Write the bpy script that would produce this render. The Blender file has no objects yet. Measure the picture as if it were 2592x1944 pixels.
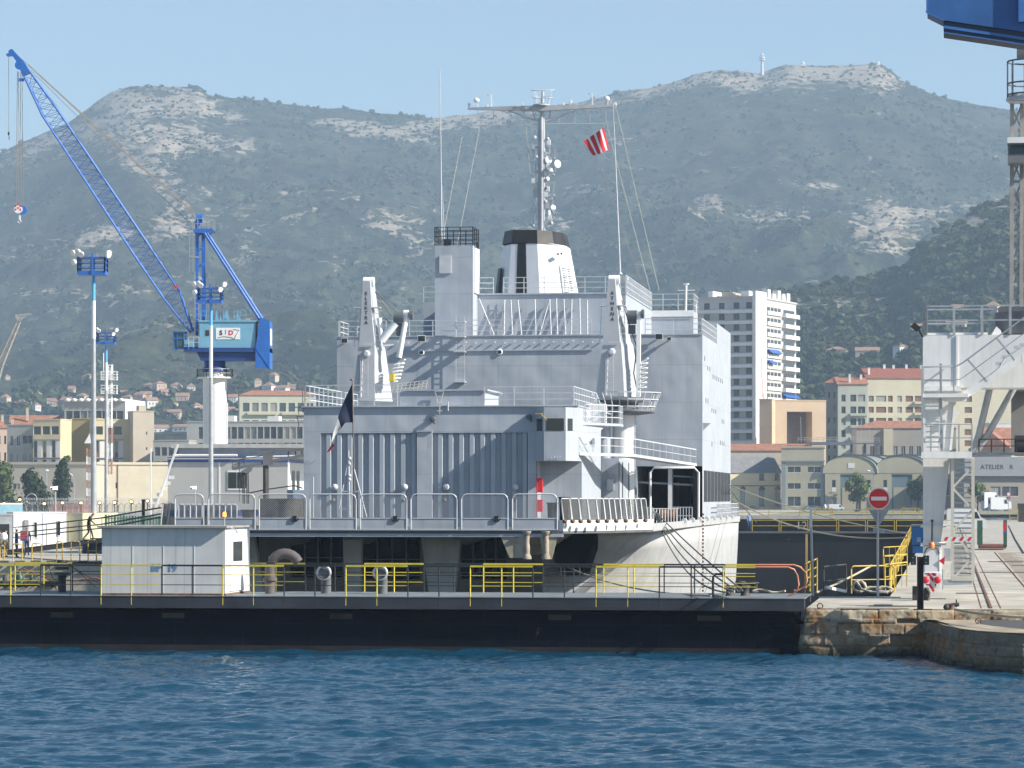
import bpy, math, random
import numpy as np
from mathutils import Vector, Matrix, noise as mnoise
R = random.Random(7)
SC = bpy.context.scene
COL = SC.collection
# ---------------------------------------------------------------- camera / light
F = 8000.0; HY = 1262.0; CX = 1296.0; CH = 5.7
cam_d = bpy.data.cameras.new('camera'); cam = bpy.data.objects.new('camera', cam_d); COL.objects.link(cam)
cam.location = (0, 0, CH); cam.rotation_euler = (math.radians(90), 0, 0)
cam_d.sensor_width = 36; cam_d.lens = F/2592*36; cam_d.shift_y = (HY-972)/2592
cam_d.clip_start = 1; cam_d.clip_end = 40000
SC.camera = cam
SUN = Vector((0.79, -0.295, 0.54)).normalized()
elev = math.asin(SUN.z); az = math.atan2(SUN.x, SUN.y)
w = bpy.data.worlds.new('World'); SC.world = w; w.use_nodes = True
nt = w.node_tree; bg = nt.nodes['Background']
sky = nt.nodes.new('ShaderNodeTexSky'); sky.sky_type = 'NISHITA'; sky.sun_disc = False
sky.sun_elevation = elev; sky.sun_rotation = az
sky.air_density = 1.0; sky.dust_density = 0.4; sky.ozone_density = 3.0; sky.altitude = 0
nt.links.new(sky.outputs[0], bg.inputs[0]); bg.inputs[1].default_value = 0.074
sd = bpy.data.lights.new('sun', 'SUN'); sd.energy = 5.0; sd.angle = math.radians(0.5); sd.color = (1, 0.935, 0.82)
so = bpy.data.objects.new('sun', sd); COL.objects.link(so); so.location = (60, -40, 90)
so.rotation_euler = (-SUN).to_track_quat('-Z', 'Y').to_euler()
SC.view_settings.view_transform = 'Standard'; SC.view_settings.look = 'None'
SC.view_settings.exposure = 0.98; SC.view_settings.gamma = 1
SC.cycles.max_bounces = 6; SC.cycles.volume_bounces = 0
SC.cycles.volume_max_steps = 64
# ---------------------------------------------------------------- frames
TH = math.atan2(1104, 8000); CT, ST = math.cos(TH), math.sin(TH)
def W(px, py, Y): return Vector(((px-CX)/F*Y, Y, CH+(HY-py)/F*Y))
def WZ(px, py, z):
    Y = (CH-z)*F/(py-HY); return Vector(((px-CX)/F*Y, Y, z))
def _ray(px, py):
    x, y, z = (px-CX)/F, 1.0, (HY-py)/F
    return x*CT-y*ST, x*ST+y*CT, z
def K(px, py, v):
    a, b, c = _ray(px, py); t = v/b; return Vector((a*t, v, CH+c*t))
def KZ(px, py, z):
    a, b, c = _ray(px, py); t = (z-CH)/c; return Vector((a*t, b*t, z))
def KU(px, py, u):
    a, b, c = _ray(px, py); t = u/a; return Vector((u, b*t, CH+c*t))
def KW(p):  # dock frame -> world
    return Vector((p[0]*CT+p[1]*ST, -p[0]*ST+p[1]*CT, p[2]))
def WK(p):
    return Vector((p[0]*CT-p[1]*ST, p[0]*ST+p[1]*CT, p[2]))
def pxm(v): return F/v
# ---------------------------------------------------------------- objects
ORG = {}
def _props(o, label=None, cat=None, group=None, kind=None):
    if label: o['label'] = label
    if cat: o['category'] = cat
    if group: o['group'] = group
    if kind: o['kind'] = kind
def thing(name, label, cat, loc=(0, 0, 0), fr='K', group=None, yaw=None, kind=None):
    o = bpy.data.objects.new(name, None); COL.objects.link(o); o.empty_display_size = 0.3
    loc = Vector(loc)
    if yaw is not None:                  # own local frame, loc in world
        o.location = loc; o.rotation_euler = (0, 0, yaw); ORG[o.name] = Vector((0, 0, 0))
    elif fr == 'K':
        o.location = KW(loc); o.rotation_euler = (0, 0, -TH); ORG[o.name] = loc
    else:
        o.location = loc; ORG[o.name] = loc
    _props(o, label, cat, group, kind)
    return o
class MB:
    def __init__(s): s.v = []; s.f = []; s.mi = []; s.sm = []; s.m = 0
    def add(s, vs, fs, smooth=False):
        n = len(s.v); s.v += [tuple(p) for p in vs]
        for f in fs: s.f.append(tuple(i+n for i in f)); s.mi.append(s.m); s.sm.append(smooth)
        return s
    def box(s, a, b):
        x0, y0, z0 = [min(a[i], b[i]) for i in range(3)]; x1, y1, z1 = [max(a[i], b[i]) for i in range(3)]
        return s.add([(x0,y0,z0),(x1,y0,z0),(x1,y1,z0),(x0,y1,z0),(x0,y0,z1),(x1,y0,z1),(x1,y1,z1),(x0,y1,z1)],
            [(3,2,1,0),(4,5,6,7),(0,1,5,4),(1,2,6,5),(2,3,7,6),(3,0,4,7)])
    def quad(s, a, b, c, d): return s.add([a, b, c, d], [(0, 1, 2, 3)])
    def bar(s, p, q, wd, h=None, up=(0, 0, 1)):
        p = Vector(p); q = Vector(q); h = h or wd; d = (q-p)
        if d.length < 1e-6: return s
        d.normalize(); up = Vector(up)
        if abs(d.dot(up)) > .98: up = Vector((0, 1, 0))
        x = d.cross(up).normalized()*wd/2; z = x.cross(d).normalized()*h/2
        vs = [p-x-z, p+x-z, p+x+z, p-x+z, q-x-z, q+x-z, q+x+z, q-x+z]
        return s.add(vs, [(0,1,2,3),(7,6,5,4),(0,4,5,1),(1,5,6,2),(2,6,7,3),(3,7,4,0)])
    def tube(s, pts, r, n=6, r2=None, cap=True):
        pts = [Vector(p) for p in pts]; N = len(pts); rings = []
        for i, p in enumerate(pts):
            d = (pts[min(i+1, N-1)]-pts[max(i-1, 0)])
            if d.length < 1e-9: d = Vector((0, 0, 1))
            d.normalize()
            up = Vector((0, 0, 1)) if abs(d.z) < .9 else Vector((0, 1, 0))
            a = d.cross(up).normalized(); b = a.cross(d)
            rr = r if r2 is None else r+(r2-r)*i/max(1, N-1)
            rings.append([p+a*rr*math.cos(t)+b*rr*math.sin(t) for t in [2*math.pi*k/n for k in range(n)]])
        return s.loft(rings, cap, n >= 6)
    def loft(s, rings, cap=True, smooth=False, closed=True):
        n = len(rings[0]); vs = [p for r in rings for p in r]; fs = []
        for i in range(len(rings)-1):
            for k in range(n if closed else n-1):
                k2 = (k+1) % n; fs.append((i*n+k, i*n+k2, (i+1)*n+k2, (i+1)*n+k))
        s.add(vs, fs, smooth)
        if cap:
            s.add(rings[0], [tuple(reversed(range(n)))]); s.add(rings[-1], [tuple(range(n))])
        return s
    def prism(s, poly, ext):
        e = Vector(ext); return s.loft([[Vector(p) for p in poly], [Vector(p)+e for p in poly]])
    def lathe(s, c, prof, n=16, ax='z', cap=True):
        c = Vector(c); rings = []
        for r, h in prof:
            rg = []
            for k in range(n):
                t = 2*math.pi*k/n; a, b = r*math.cos(t), r*math.sin(t)
                rg.append(c+{'z': Vector((a, b, h)), 'y': Vector((a, h, b)), 'x': Vector((h, a, b))}[ax])
            rings.append(rg)
        return s.loft(rings, cap, True)
    def sphere(s, c, r, n=10, sc=(1, 1, 1)):
        m = max(4, n//2)
        c = Vector(c); rings = [[c+Vector((r*sc[0]*math.sin(math.pi*j/m)*math.cos(2*math.pi*k/n), r*sc[1]*math.sin(math.pi*j/m)*math.sin(2*math.pi*k/n), r*sc[2]*math.cos(math.pi*j/m))) for k in range(n)] for j in range(m+1)]
        return s.loft(rings, False, True)
    def build(s, name, mats, parent=None, fr='K', label=None, cat=None, group=None, kind=None, org=None):
        me = bpy.data.meshes.new(name)
        if parent is not None: o0 = ORG[parent.name]
        elif org is not None: o0 = Vector(org)
        elif kind is not None and fr == 'W': o0 = Vector((0, 0, 0))
        else:
            a = np.array([tuple(p) for p in s.v]); o0 = Vector(((a[:, 0].min()+a[:, 0].max())/2, (a[:, 1].min()+a[:, 1].max())/2, a[:, 2].min()))
        me.from_pydata([(p[0]-o0[0], p[1]-o0[1], p[2]-o0[2]) for p in s.v], [], s.f)
        if not isinstance(mats, (list, tuple)): mats = [mats]
        for m in mats: me.materials.append(m)
        me.polygons.foreach_set('material_index', s.mi); me.polygons.foreach_set('use_smooth', s.sm)
        me.update()
        o = bpy.data.objects.new(name, me); COL.objects.link(o)
        if parent is not None: o.parent = parent; ORG[o.name] = o0
        else:
            if fr == 'K': o.location = KW(o0); o.rotation_euler = (0, 0, -TH)
            else: o.location = o0
            ORG[o.name] = o0
        _props(o, label, cat, group, kind)
        return o
def one(mb, name, mats, label, cat, fr='K', group=None): return mb.build(name, mats, None, fr, label, cat, group)
def kids(o): return [c for c in bpy.data.objects if c.parent == o]
def copy_tree(o, parent=None):
    c = o.copy(); COL.objects.link(c); ORG[c.name] = ORG[o.name]
    if parent: c.parent = parent
    for ch in list(o.children): copy_tree(ch, c)
    return c
def text_mesh(name, txt, size, mt, parent, p, ux, uz, spacing=1.0, ext=0.004, bold=0.0, vertical=False, align='CENTER'):
    """lettering built as a mesh; p = centre in the parent's frame, ux = reading direction, uz = up"""
    cu = bpy.data.curves.new(name, 'FONT'); cu.body = txt; cu.size = size; cu.extrude = ext; cu.offset = bold
    cu.align_x = align; cu.align_y = 'CENTER'; cu.space_character = spacing; cu.resolution_u = 3
    if vertical: cu.body = '\n'.join(txt); cu.space_line = spacing
    t = bpy.data.objects.new(name, cu); COL.objects.link(t)
    dg = bpy.context.evaluated_depsgraph_get(); me = bpy.data.meshes.new_from_object(t.evaluated_get(dg))
    COL.objects.unlink(t); bpy.data.objects.remove(t)
    ux = Vector(ux).normalized(); uz = Vector(uz).normalized(); n = ux.cross(uz)
    M = Matrix((ux, uz, n)).transposed().to_4x4(); M.translation = Vector(p)-ORG[parent.name]
    me.transform(M); me.materials.clear(); me.materials.append(mt)
    o = bpy.data.objects.new(name, me); COL.objects.link(o); o.parent = parent; ORG[o.name] = ORG[parent.name]
    return o
# ---------------------------------------------------------------- materials
def _n(t, k, **kw):
    n = t.nodes.new(k)
    for a, b in kw.items(): setattr(n, a, b)
    return n
def _noise(t, sc, vec, det=4, rough=.55, dist=0):
    n = _n(t, 'ShaderNodeTexNoise'); n.inputs['Scale'].default_value = sc; n.inputs['Detail'].default_value = det
    n.inputs['Roughness'].default_value = rough; n.inputs['Distortion'].default_value = dist
    t.links.new(vec, n.inputs['Vector']); return n.outputs['Fac']
def _ramp(t, fac, a, b, ca=(0, 0, 0, 1), cb=(1, 1, 1, 1)):
    r = _n(t, 'ShaderNodeValToRGB'); r.color_ramp.elements[0].position = a; r.color_ramp.elements[1].position = b
    r.color_ramp.elements[0].color = ca; r.color_ramp.elements[1].color = cb
    t.links.new(fac, r.inputs[0]); return r.outputs[0]
def _mix(t, fac, a, b, mode='MIX'):
    m = _n(t, 'ShaderNodeMix', data_type='RGBA', blend_type=mode)
    for s, v in ((0, fac), (6, a), (7, b)):
        if isinstance(v, (int, float)): m.inputs[s].default_value = v
        elif isinstance(v, (tuple, list)): m.inputs[s].default_value = (*v[:3], 1)
        else: t.links.new(v, m.inputs[s])
    return m.outputs[2]
def _map(t, sc, src='Object'):
    tc = _n(t, 'ShaderNodeTexCoord'); mp = _n(t, 'ShaderNodeMapping'); mp.inputs['Scale'].default_value = sc
    t.links.new(tc.outputs[src], mp.inputs['Vector']); return mp.outputs[0]
MATS = {}
def mat(name, col, rough=.5, metal=0., var=.12, sc=1.2, streak=0., rust=0., rsc=1.5, bump=0., bsc=3., spec=.5, emit=None, alpha=None, weld=None, rstk=0.):
    if name in MATS: return MATS[name]
    m = bpy.data.materials.new(name); m.use_nodes = True; t = m.node_tree; b = t.nodes['Principled BSDF']
    v1 = _map(t, (1, 1, 1)); c = col
    dark = tuple(x*(1-var*1.6) for x in col); lite = tuple(min(1, x*(1+var)) for x in col)
    c = _mix(t, _ramp(t, _noise(t, sc, v1, 6, .62), .3, .7), dark, lite)
    if streak:
        v2 = _map(t, (3.2, 3.2, .16))
        c = _mix(t, _ramp(t, _noise(t, 1.3, v2, 5, .65), .48, .80, (0, 0, 0, 1), (streak,)*3+(1,)), c, tuple(x*.45 for x in col))
    if rust:
        v3 = _map(t, (1, 1, .45))
        f = _ramp(t, _noise(t, rsc, v3, 8, .7), .72-rust*.3, .80-rust*.25)
        c = _mix(t, f, c, _mix(t, _noise(t, 9, v1, 3), (.16, .055, .02), (.33, .14, .05)))
    if rstk:
        v4 = _map(t, (2.6, 2.6, .10)); f = _ramp(t, _noise(t, 1.7, v4, 4, .6), .66, .74, (0, 0, 0, 1), (rstk,)*3+(1,)); gate_ = _ramp(t, _noise(t, .35, v1, 3), .45, .6)
        mm = _n(t, 'ShaderNodeMath', operation='MULTIPLY'); t.links.new(f, mm.inputs[0]); t.links.new(gate_, mm.inputs[1]); c = _mix(t, mm.outputs[0], c, (.20, .11, .06))
    if weld:
        br = _n(t, 'ShaderNodeTexBrick'); t.links.new(_map(t, (1, 1, 1)), br.inputs['Vector'])
        tc = _n(t, 'ShaderNodeTexCoord'); sp = _n(t, 'ShaderNodeSeparateXYZ'); cb = _n(t, 'ShaderNodeCombineXYZ')
        t.links.new(tc.outputs['Object'], sp.inputs[0])
        ad = _n(t, 'ShaderNodeMath', operation='ADD'); t.links.new(sp.outputs[0], ad.inputs[0]); t.links.new(sp.outputs[1], ad.inputs[1])
        t.links.new(ad.outputs[0], cb.inputs[0]); t.links.new(sp.outputs[2], cb.inputs[1]); t.links.new(cb.outputs[0], br.inputs['Vector'])
        br.inputs['Scale'].default_value = 1; br.inputs['Brick Width'].default_value = weld[0]; br.inputs['Row Height'].default_value = weld[1]
        br.inputs['Mortar Size'].default_value = weld[2]; br.inputs['Mortar Smooth'].default_value = .3
        k = weld[3] if len(weld) > 3 else .75
        c = _mix(t, br.outputs['Fac'], c, _mix(t, 1.0, c, (k, k, k), 'MULTIPLY'))
    if isinstance(c, tuple): b.inputs['Base Color'].default_value = (*c, 1)
    else: t.links.new(c, b.inputs['Base Color'])
    b.inputs['Roughness'].default_value = rough; b.inputs['Metallic'].default_value = metal
    b.inputs['Specular IOR Level'].default_value = spec
    if bump:
        bp = _n(t, 'ShaderNodeBump'); bp.inputs['Strength'].default_value = 1.0; bp.inputs['Distance'].default_value = bump
        t.links.new(_noise(t, bsc, v1, 1.2 if bsc < 1 else 4), bp.inputs['Height']); t.links.new(bp.outputs[0], b.inputs['Normal'])
    if emit:
        b.inputs['Emission Color'].default_value = (*emit[:3], 1); b.inputs['Emission Strength'].default_value = emit[3]
    if alpha is not None: b.inputs['Alpha'].default_value = alpha
    MATS[name] = m; return m
def mesh_mat(name, col, n=24., th=.22):
    """wire mesh: diamonds cut out by a checker-like pair of waves"""
    m = bpy.data.materials.new(name); m.use_nodes = True; t = m.node_tree; b = t.nodes['Principled BSDF']
    b.inputs['Base Color'].default_value = (*col, 1); b.inputs['Roughness'].default_value = .5
    tc = _n(t, 'ShaderNodeTexCoord'); sp = _n(t, 'ShaderNodeSeparateXYZ'); t.links.new(tc.outputs['Object'], sp.inputs[0])
    hx = _n(t, 'ShaderNodeMath', operation='ADD'); t.links.new(sp.outputs[0], hx.inputs[0]); t.links.new(sp.outputs[1], hx.inputs[1])
    o = []
    for op in ('ADD', 'SUBTRACT'):
        a = _n(t, 'ShaderNodeMath', operation=op); t.links.new(hx.outputs[0], a.inputs[0]); t.links.new(sp.outputs[2], a.inputs[1])
        k = _n(t, 'ShaderNodeMath', operation='MULTIPLY'); k.inputs[1].default_value = n; t.links.new(a.outputs[0], k.inputs[0])
        f = _n(t, 'ShaderNodeMath', operation='FRACT'); t.links.new(k.outputs[0], f.inputs[0])
        l = _n(t, 'ShaderNodeMath', operation='LESS_THAN'); l.inputs[1].default_value = th; t.links.new(f.outputs[0], l.inputs[0]); o.append(l)
    mx = _n(t, 'ShaderNodeMath', operation='MAXIMUM'); t.links.new(o[0].outputs[0], mx.inputs[0]); t.links.new(o[1].outputs[0], mx.inputs[1])
    t.links.new(mx.outputs[0], b.inputs['Alpha']); return m
def foliage(name, col, bright):
    m = bpy.data.materials.new(name); m.use_nodes = True; t = m.node_tree; b = t.nodes['Principled BSDF']
    v = _map(t, (1, 1, 1))
    c = _mix(t, _ramp(t, _noise(t, .35, v, 5, .7), .3, .7), col, bright)
    t.links.new(c, b.inputs['Base Color']); b.inputs['Roughness'].default_value = .8; b.inputs['Specular IOR Level'].default_value = .2
    return m
M_NAVY = mat('grey_ship_paint', (.385, .42, .47), .5, var=.06, sc=.4, streak=.28, rust=.02, weld=(5.2, 2.35, .022, .80), bump=.10, bsc=.55, rstk=.55)
M_HULL = mat('hull_paint', (.44, .445, .45), .5, var=.08, sc=.6, streak=.55, rust=.12, rsc=.9, weld=(4.1, 1.9, .018, .85), bump=.09, bsc=.6, rstk=.5)
M_DOOR = mat('hangar_door_paint', (.34, .38, .43), .5, var=.06, sc=.8, streak=.25, rust=.04, rstk=.4)
M_DARKG = mat('dark_grey_steel', (.12, .13, .145), .6, var=.2, rust=.15)
M_WHITE = mat('white_paint', (.74, .75, .75), .45, var=.05, streak=.12, rust=.04)
M_RAILG = mat('pale_grey_tube', (.50, .52, .55), .45, var=.1, rust=.1, rsc=5)
M_BLACK = mat('black_paint', (.018, .02, .024), .5, var=.3, rust=.06)
M_GLASS = mat('dark_glass', (.02, .03, .035), .08, var=.1)
M_YEL = mat('yellow_paint', (.62, .50, .05), .5, var=.15, rust=.12, rsc=4)
M_RUST = mat('rusty_steel', (.17, .09, .055), .85, var=.4, sc=4, bump=.01)
M_BLUE = mat('blue_crane_paint', (.022, .13, .46), .45, var=.12, streak=.15)
M_LBLUE = mat('light_blue_paint', (.16, .36, .50), .5, var=.06, streak=.12, weld=(1.2, 9, .02, .88))
M_RED = mat('red_paint', (.60, .02, .03), .45, var=.08)
M_ROPE = mat('rope', (.42, .37, .28), .9, var=.25, sc=12, bump=.01, bsc=30)
M_CABLE = mat('wire_rope', (.13, .125, .12), .6, var=.2)
M_GALV = mat('galvanised_steel', (.40, .42, .44), .45, .3, var=.12, sc=2)
# ---------------------------------------------------------------- terrain
def vnoise(x, y, seed=0):
    xi = np.floor(x).astype(np.int64); yi = np.floor(y).astype(np.int64); xf = x-xi; yf = y-yi
    def h(a, b):
        n = (a*374761393+b*668265263+seed*974634777) & 0x7fffffff
        n = (n ^ (n >> 13))*1274126177 & 0x7fffffff
        return ((n ^ (n >> 16)) & 0xffff)/65535.0
    u = xf*xf*(3-2*xf); v = yf*yf*(3-2*yf)
    return (h(xi, yi)*(1-u)+h(xi+1, yi)*u)*(1-v)+(h(xi, yi+1)*(1-u)+h(xi+1, yi+1)*u)*v
def fbm(x, y, o=5, seed=0, g=.5):
    s = 0; a = 1; t = 0
    for i in range(o): s = s+a*vnoise(x*2**i, y*2**i, seed+i*17); t += a; a *= g
    return s/t
def ridge(x, y, o=5, seed=0):
    s = 0; a = 1; t = 0
    for i in range(o): s = s+a*(1-np.abs(2*vnoise(x*2**i, y*2**i, seed+i*31)-1)); t += a; a *= .5
    return s/t
SIL = np.array([(-500,600),(-300,500),(-120,415),(0,387),(59,357),(117,334),(176,307),(211,281),(252,252),(281,234),(328,220),(387,217),(469,219),(498,213),(516,223),(521,238),(586,248),(656,254),(726,264),(820,275),(890,275),(961,287),(1031,291),(1101,300),(1172,291),(1242,281),(1324,275),(1465,260),(1558,234),(1640,223),(1699,211),(1758,187),(1828,176),(1922,185),(1992,164),(2062,168),(2168,164),(2226,158),(2262,182),(2285,205),(2332,228),(2402,250),(2473,264),(2555,278),(2620,284),(2900,330),(3200,400)], float)
NP_, NR_ = 900, 260
Y0M, Y1M = 1500., 4600.
_sx = np.arange(-600, 3300, 4.); _sy = np.interp(_sx, SIL[:, 0], SIL[:, 1]); _k = np.exp(-(np.arange(-40, 41)*4/60.)**2); _k /= _k.sum()
_ss = np.convolve(np.pad(_sy, 40, 'edge'), _k, 'valid')
def crest_e(px, t=1.0):
    a = np.interp(px, SIL[:, 0], SIL[:, 1]); b = np.interp(px, _sx, _ss); f = np.clip((np.asarray(t)-.90)/.10, 0, 1)**2
    return (HY-(b+(a-b)*f))/F
def mtn_z(px, Y):
    """height of the big mountain at bearing px and distance Y"""
    px = np.asarray(px, float); Y = np.asarray(Y, float); t = (Y-Y0M)/(Y1M-Y0M); X = (px-CX)/F*Y
    zc = CH+crest_e(px, t)*Y1M
    g = .2*t+.8*t*t
    sh = .55*np.exp(-((px-760)/230)**2)*(t*(1-t))-.35*np.exp(-((px-1350)/300)**2)*t*(1-t)+.3*np.exp(-((px-330)/260)**2)*t*(1-t)
    g = g+.35*sh*t
    n1 = ridge(X/420+3, Y/620+1, 5, 3)-.55; n2 = fbm(X/90, Y/90, 4, 9)-.5; n3 = fbm(X/28, Y/34, 3, 5)-.5
    wdw = np.clip(4*t*(1-t), 0, 1)
    up = np.clip(t*3, 0, 1)
    z = 2+(zc-2)*g+n1*125*wdw*up+n2*46*(wdw*.8+.08)*up+n3*20*(.18+wdw)*up
    return z
def mk_grid(name, PX, YY, Z, m, rock=None, kind='structure'):
    nr, nc = Z.shape
    co = np.stack([(PX-CX)/F*YY, YY, Z], -1).reshape(-1, 3)
    i = np.arange(nr*nc).reshape(nr, nc)
    q = np.stack([i[:-1, :-1], i[:-1, 1:], i[1:, 1:], i[1:, :-1]], -1).reshape(-1, 4)
    me = bpy.data.meshes.new(name); me.vertices.add(len(co)); me.vertices.foreach_set('co', co.ravel())
    me.loops.add(q.size); me.loops.foreach_set('vertex_index', q.ravel())
    me.polygons.add(len(q)); me.polygons.foreach_set('loop_start', np.arange(0, q.size, 4)); me.polygons.foreach_set('loop_total', np.full(len(q), 4))
    me.polygons.foreach_set('use_smooth', np.ones(len(q), bool))
    me.update(calc_edges=True)
    if rock is not None:
        at = me.attributes.new('rock', 'FLOAT', 'POINT'); at.data.foreach_set('value', rock.ravel().astype(np.float32))
    me.materials.append(m); o = bpy.data.objects.new(name, me); COL.objects.link(o); o['kind'] = kind
    return o
def terrain_mat(name, veg1, veg2, rock1, rock2, s=1.0, soil=(.30, .26, .19)):
    m = bpy.data.materials.new(name); m.use_nodes = True; t = m.node_tree; b = t.nodes['Principled BSDF']
    v = _map(t, (s, s*.55, s*2.2)); v2 = _map(t, (s, s, s))
    at = _n(t, 'ShaderNodeAttribute'); at.attribute_name = 'rock'
    veg = _mix(t, _ramp(t, _noise(t, .035, v2, 9, .8), .40, .60), veg1, veg2)
    veg = _mix(t, _ramp(t, _noise(t, .011, v2, 7, .75), .47, .60), veg, tuple(x*.55 for x in veg1))
    fine = _noise(t, .045, v, 9, .74, .6)
    big = _noise(t, .008, v, 5, .6)
    a = _n(t, 'ShaderNodeMath', operation='MULTIPLY_ADD'); a.inputs[1].default_value = .6; t.links.new(big, a.inputs[0]); b3 = _n(t, 'ShaderNodeMath', operation='MULTIPLY'); b3.inputs[1].default_value = 1.9; t.links.new(fine, b3.inputs[0]); t.links.new(b3.outputs[0], a.inputs[2])
    sb = _n(t, 'ShaderNodeMath', operation='ADD'); t.links.new(a.outputs[0], sb.inputs[0]); t.links.new(at.outputs['Fac'], sb.inputs[1])
    # the ramp input tops out at 1: scale down
    sc_ = _n(t, 'ShaderNodeMath', operation='MULTIPLY'); sc_.inputs[1].default_value = .4; t.links.new(sb.outputs[0], sc_.inputs[0])
    f = _ramp(t, sc_.outputs[0], .585, .615)
    rk = _mix(t, _ramp(t, _noise(t, .06, _map(t, (s*.5, s*.5, s*5)), 8, .75), .35, .65), rock1, rock2)
    c = _mix(t, f, veg, rk)
    t.links.new(c, b.inputs['Base Color']); b.inputs['Roughness'].default_value = .9; b.inputs['Specular IOR Level'].default_value = .1
    bp = _n(t, 'ShaderNodeBump'); bp.inputs['Strength'].default_value = 1; bp.inputs['Distance'].default_value = 9/s
    t.links.new(_noise(t, .06, v2, 6, .7), bp.inputs['Height']); t.links.new(bp.outputs[0], b.inputs['Normal'])
    return m
px = np.linspace(-350, 2950, NP_); tt = np.linspace(0, 1, NR_)**.8
PX, TT = np.meshgrid(px, tt); YY = Y0M+(Y1M-Y0M)*TT
ZZ = mtn_z(PX, YY)
# back slope falls away
PXb, TB = np.meshgrid(px, [1.01, 1.05, 1.3]); YB = Y0M+(Y1M-Y0M)*TB
ZB = mtn_z(PXb, np.full_like(PXb, Y1M))-np.array([[2], [60], [500]])
PXa = np.vstack([PX, PXb]); YYa = np.vstack([YY, YB]); ZZa = np.vstack([ZZ, ZB])
PY = HY-(ZZa-CH)/YYa*F
ROCKS = [(330,265,150,45,.34,0),(450,270,90,50,.34,0),(420,350,150,60,.32,0),(300,330,120,60,.30,0),(200,330,70,40,.30,-.3),(250,330,130,55,.27,-.3),(100,370,120,28,.34,-.45),(380,430,120,45,.26,.5),(420,470,60,60,.27,.8),(440,500,30,60,.3,.6),
 (520,270,50,30,.24,.2),(260,600,190,36,.27,-.25),(420,575,130,40,.27,-.1),(620,370,26,18,.45,0),(560,290,60,20,.25,.2),(850,310,70,16,.3,.1),(960,330,120,24,.33,.1),(1100,315,120,22,.34,-.1),(1240,300,120,20,.34,-.15),(1500,262,150,14,.28,-.1),
 (1720,215,200,26,.34,-.2),(1880,200,180,30,.36,0),(2060,185,150,26,.38,0),(2200,190,80,36,.42,.2),(1000,560,90,30,.27,.1),(1060,600,50,26,.26,0),(860,670,80,16,.2,0),(700,560,160,16,.17,-.3),
 (1800,520,50,40,.25,0),(1950,540,90,26,.24,0),(2260,570,80,70,.34,0),(2330,540,90,30,.3,-.1),(2200,600,70,50,.24,0),(2480,520,90,16,.24,0),(1400,560,60,22,.22,0),(1500,480,120,16,.16,0),(2080,470,110,14,.18,0),(600,760,150,16,.18,0),
 (260,760,170,26,.24,-.25),(130,740,120,16,.20,0),(60,810,60,14,.22,0),(330,830,120,16,.2,-.2),(480,700,80,16,.2,0),(1500,350,150,12,.17,0),(760,480,120,14,.15,-.2),(620,640,30,50,.22,0),(100,690,60,14,.2,0)]
RK = np.full_like(PY, -.03)
for (cx, cy, rx, ry, am, sl) in ROCKS:
    dy = PY-cy-sl*(PXa-cx)
    RK = np.maximum(RK, -.03+am*1.32*np.exp(-((PXa-cx)/rx)**2-(dy/ry)**2))
RK -= .10*np.clip((PY-880)/60, 0, 1)
M_MTN = terrain_mat('mountain_scrub', (.020, .027, .015), (.072, .076, .042), (.20, .17, .135), (.42, .365, .295))
mk_grid('mountain', PXa, YYa, ZZa, M_MTN, RK)
SIL2 = np.array([(1150,905),(1500,800),(1700,760),(1875,744),(1969,724),(2062,703),(2168,685),(2270,664),(2300,640),(2320,600),(2340,580),(2379,556),(2437,527),(2496,498),(2567,478),(2700,430),(2950,380)], float)
Y0H, Y1H = 1290., 2250.
def hill_z(px, Y):
    px = np.asarray(px, float); Y = np.asarray(Y, float); t = (Y-Y0H)/(Y1H-Y0H); X = (px-CX)/F*Y
    zc = CH+(HY-np.interp(px, SIL2[:, 0], SIL2[:, 1]))/F*Y1H-5
    g = .55*t+.45*t*t
    wd = np.clip(4*t*(1-t), 0, 1)
    zc = 1.5+(zc-1.5)*np.clip((px-1180)/330, 0, 1)**.8
    return np.clip((px-1150)/200, 0, 1)*((ridge(X/180, Y/260, 4, 12)-.55)*30*wd+(fbm(X/40, Y/40, 4, 8)-.5)*12*(wd+.1))+1.5+(zc-1.5)*g-4*(px<1400)
px2 = np.linspace(1150, 2950, 420); t2 = np.linspace(0, 1, 130)
P2, T2 = np.meshgrid(px2, t2); Y2 = Y0H+(Y1H-Y0H)*T2; Z2 = hill_z(P2, Y2)
P2b, T2b = np.meshgrid(px2, [1.02, 1.2]); Y2b = Y0H+(Y1H-Y0H)*T2b; Z2b = hill_z(P2b, np.full_like(P2b, Y1H))-np.array([[3], [150]])
P2 = np.vstack([P2, P2b]); Y2 = np.vstack([Y2, Y2b]); Z2 = np.vstack([Z2, Z2b])
PY2 = HY-(Z2-CH)/Y2*F; RK2 = np.full_like(PY2, -.02)
for (cx, cy, rx, ry, am) in [(2100,775,130,25,.26),(2230,800,120,18,.22),(2060,830,60,22,.22),(2350,600,60,30,.34),(2430,560,80,26,.32),(2440,740,110,12,.26),(2400,700,80,10,.2),(2540,520,60,20,.2),(2300,690,90,12,.15)]:
    RK2 = np.maximum(RK2, -.02+1.3*am*np.exp(-((P2-cx)/rx)**2-((PY2-cy)/ry)**2))
M_HILL = terrain_mat('near_hill_scrub', (.022, .032, .014), (.058, .066, .030), (.22, .19, .15), (.42, .38, .32), 2.2)
mk_grid('hill', P2, Y2, Z2, M_HILL, RK2)
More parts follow.
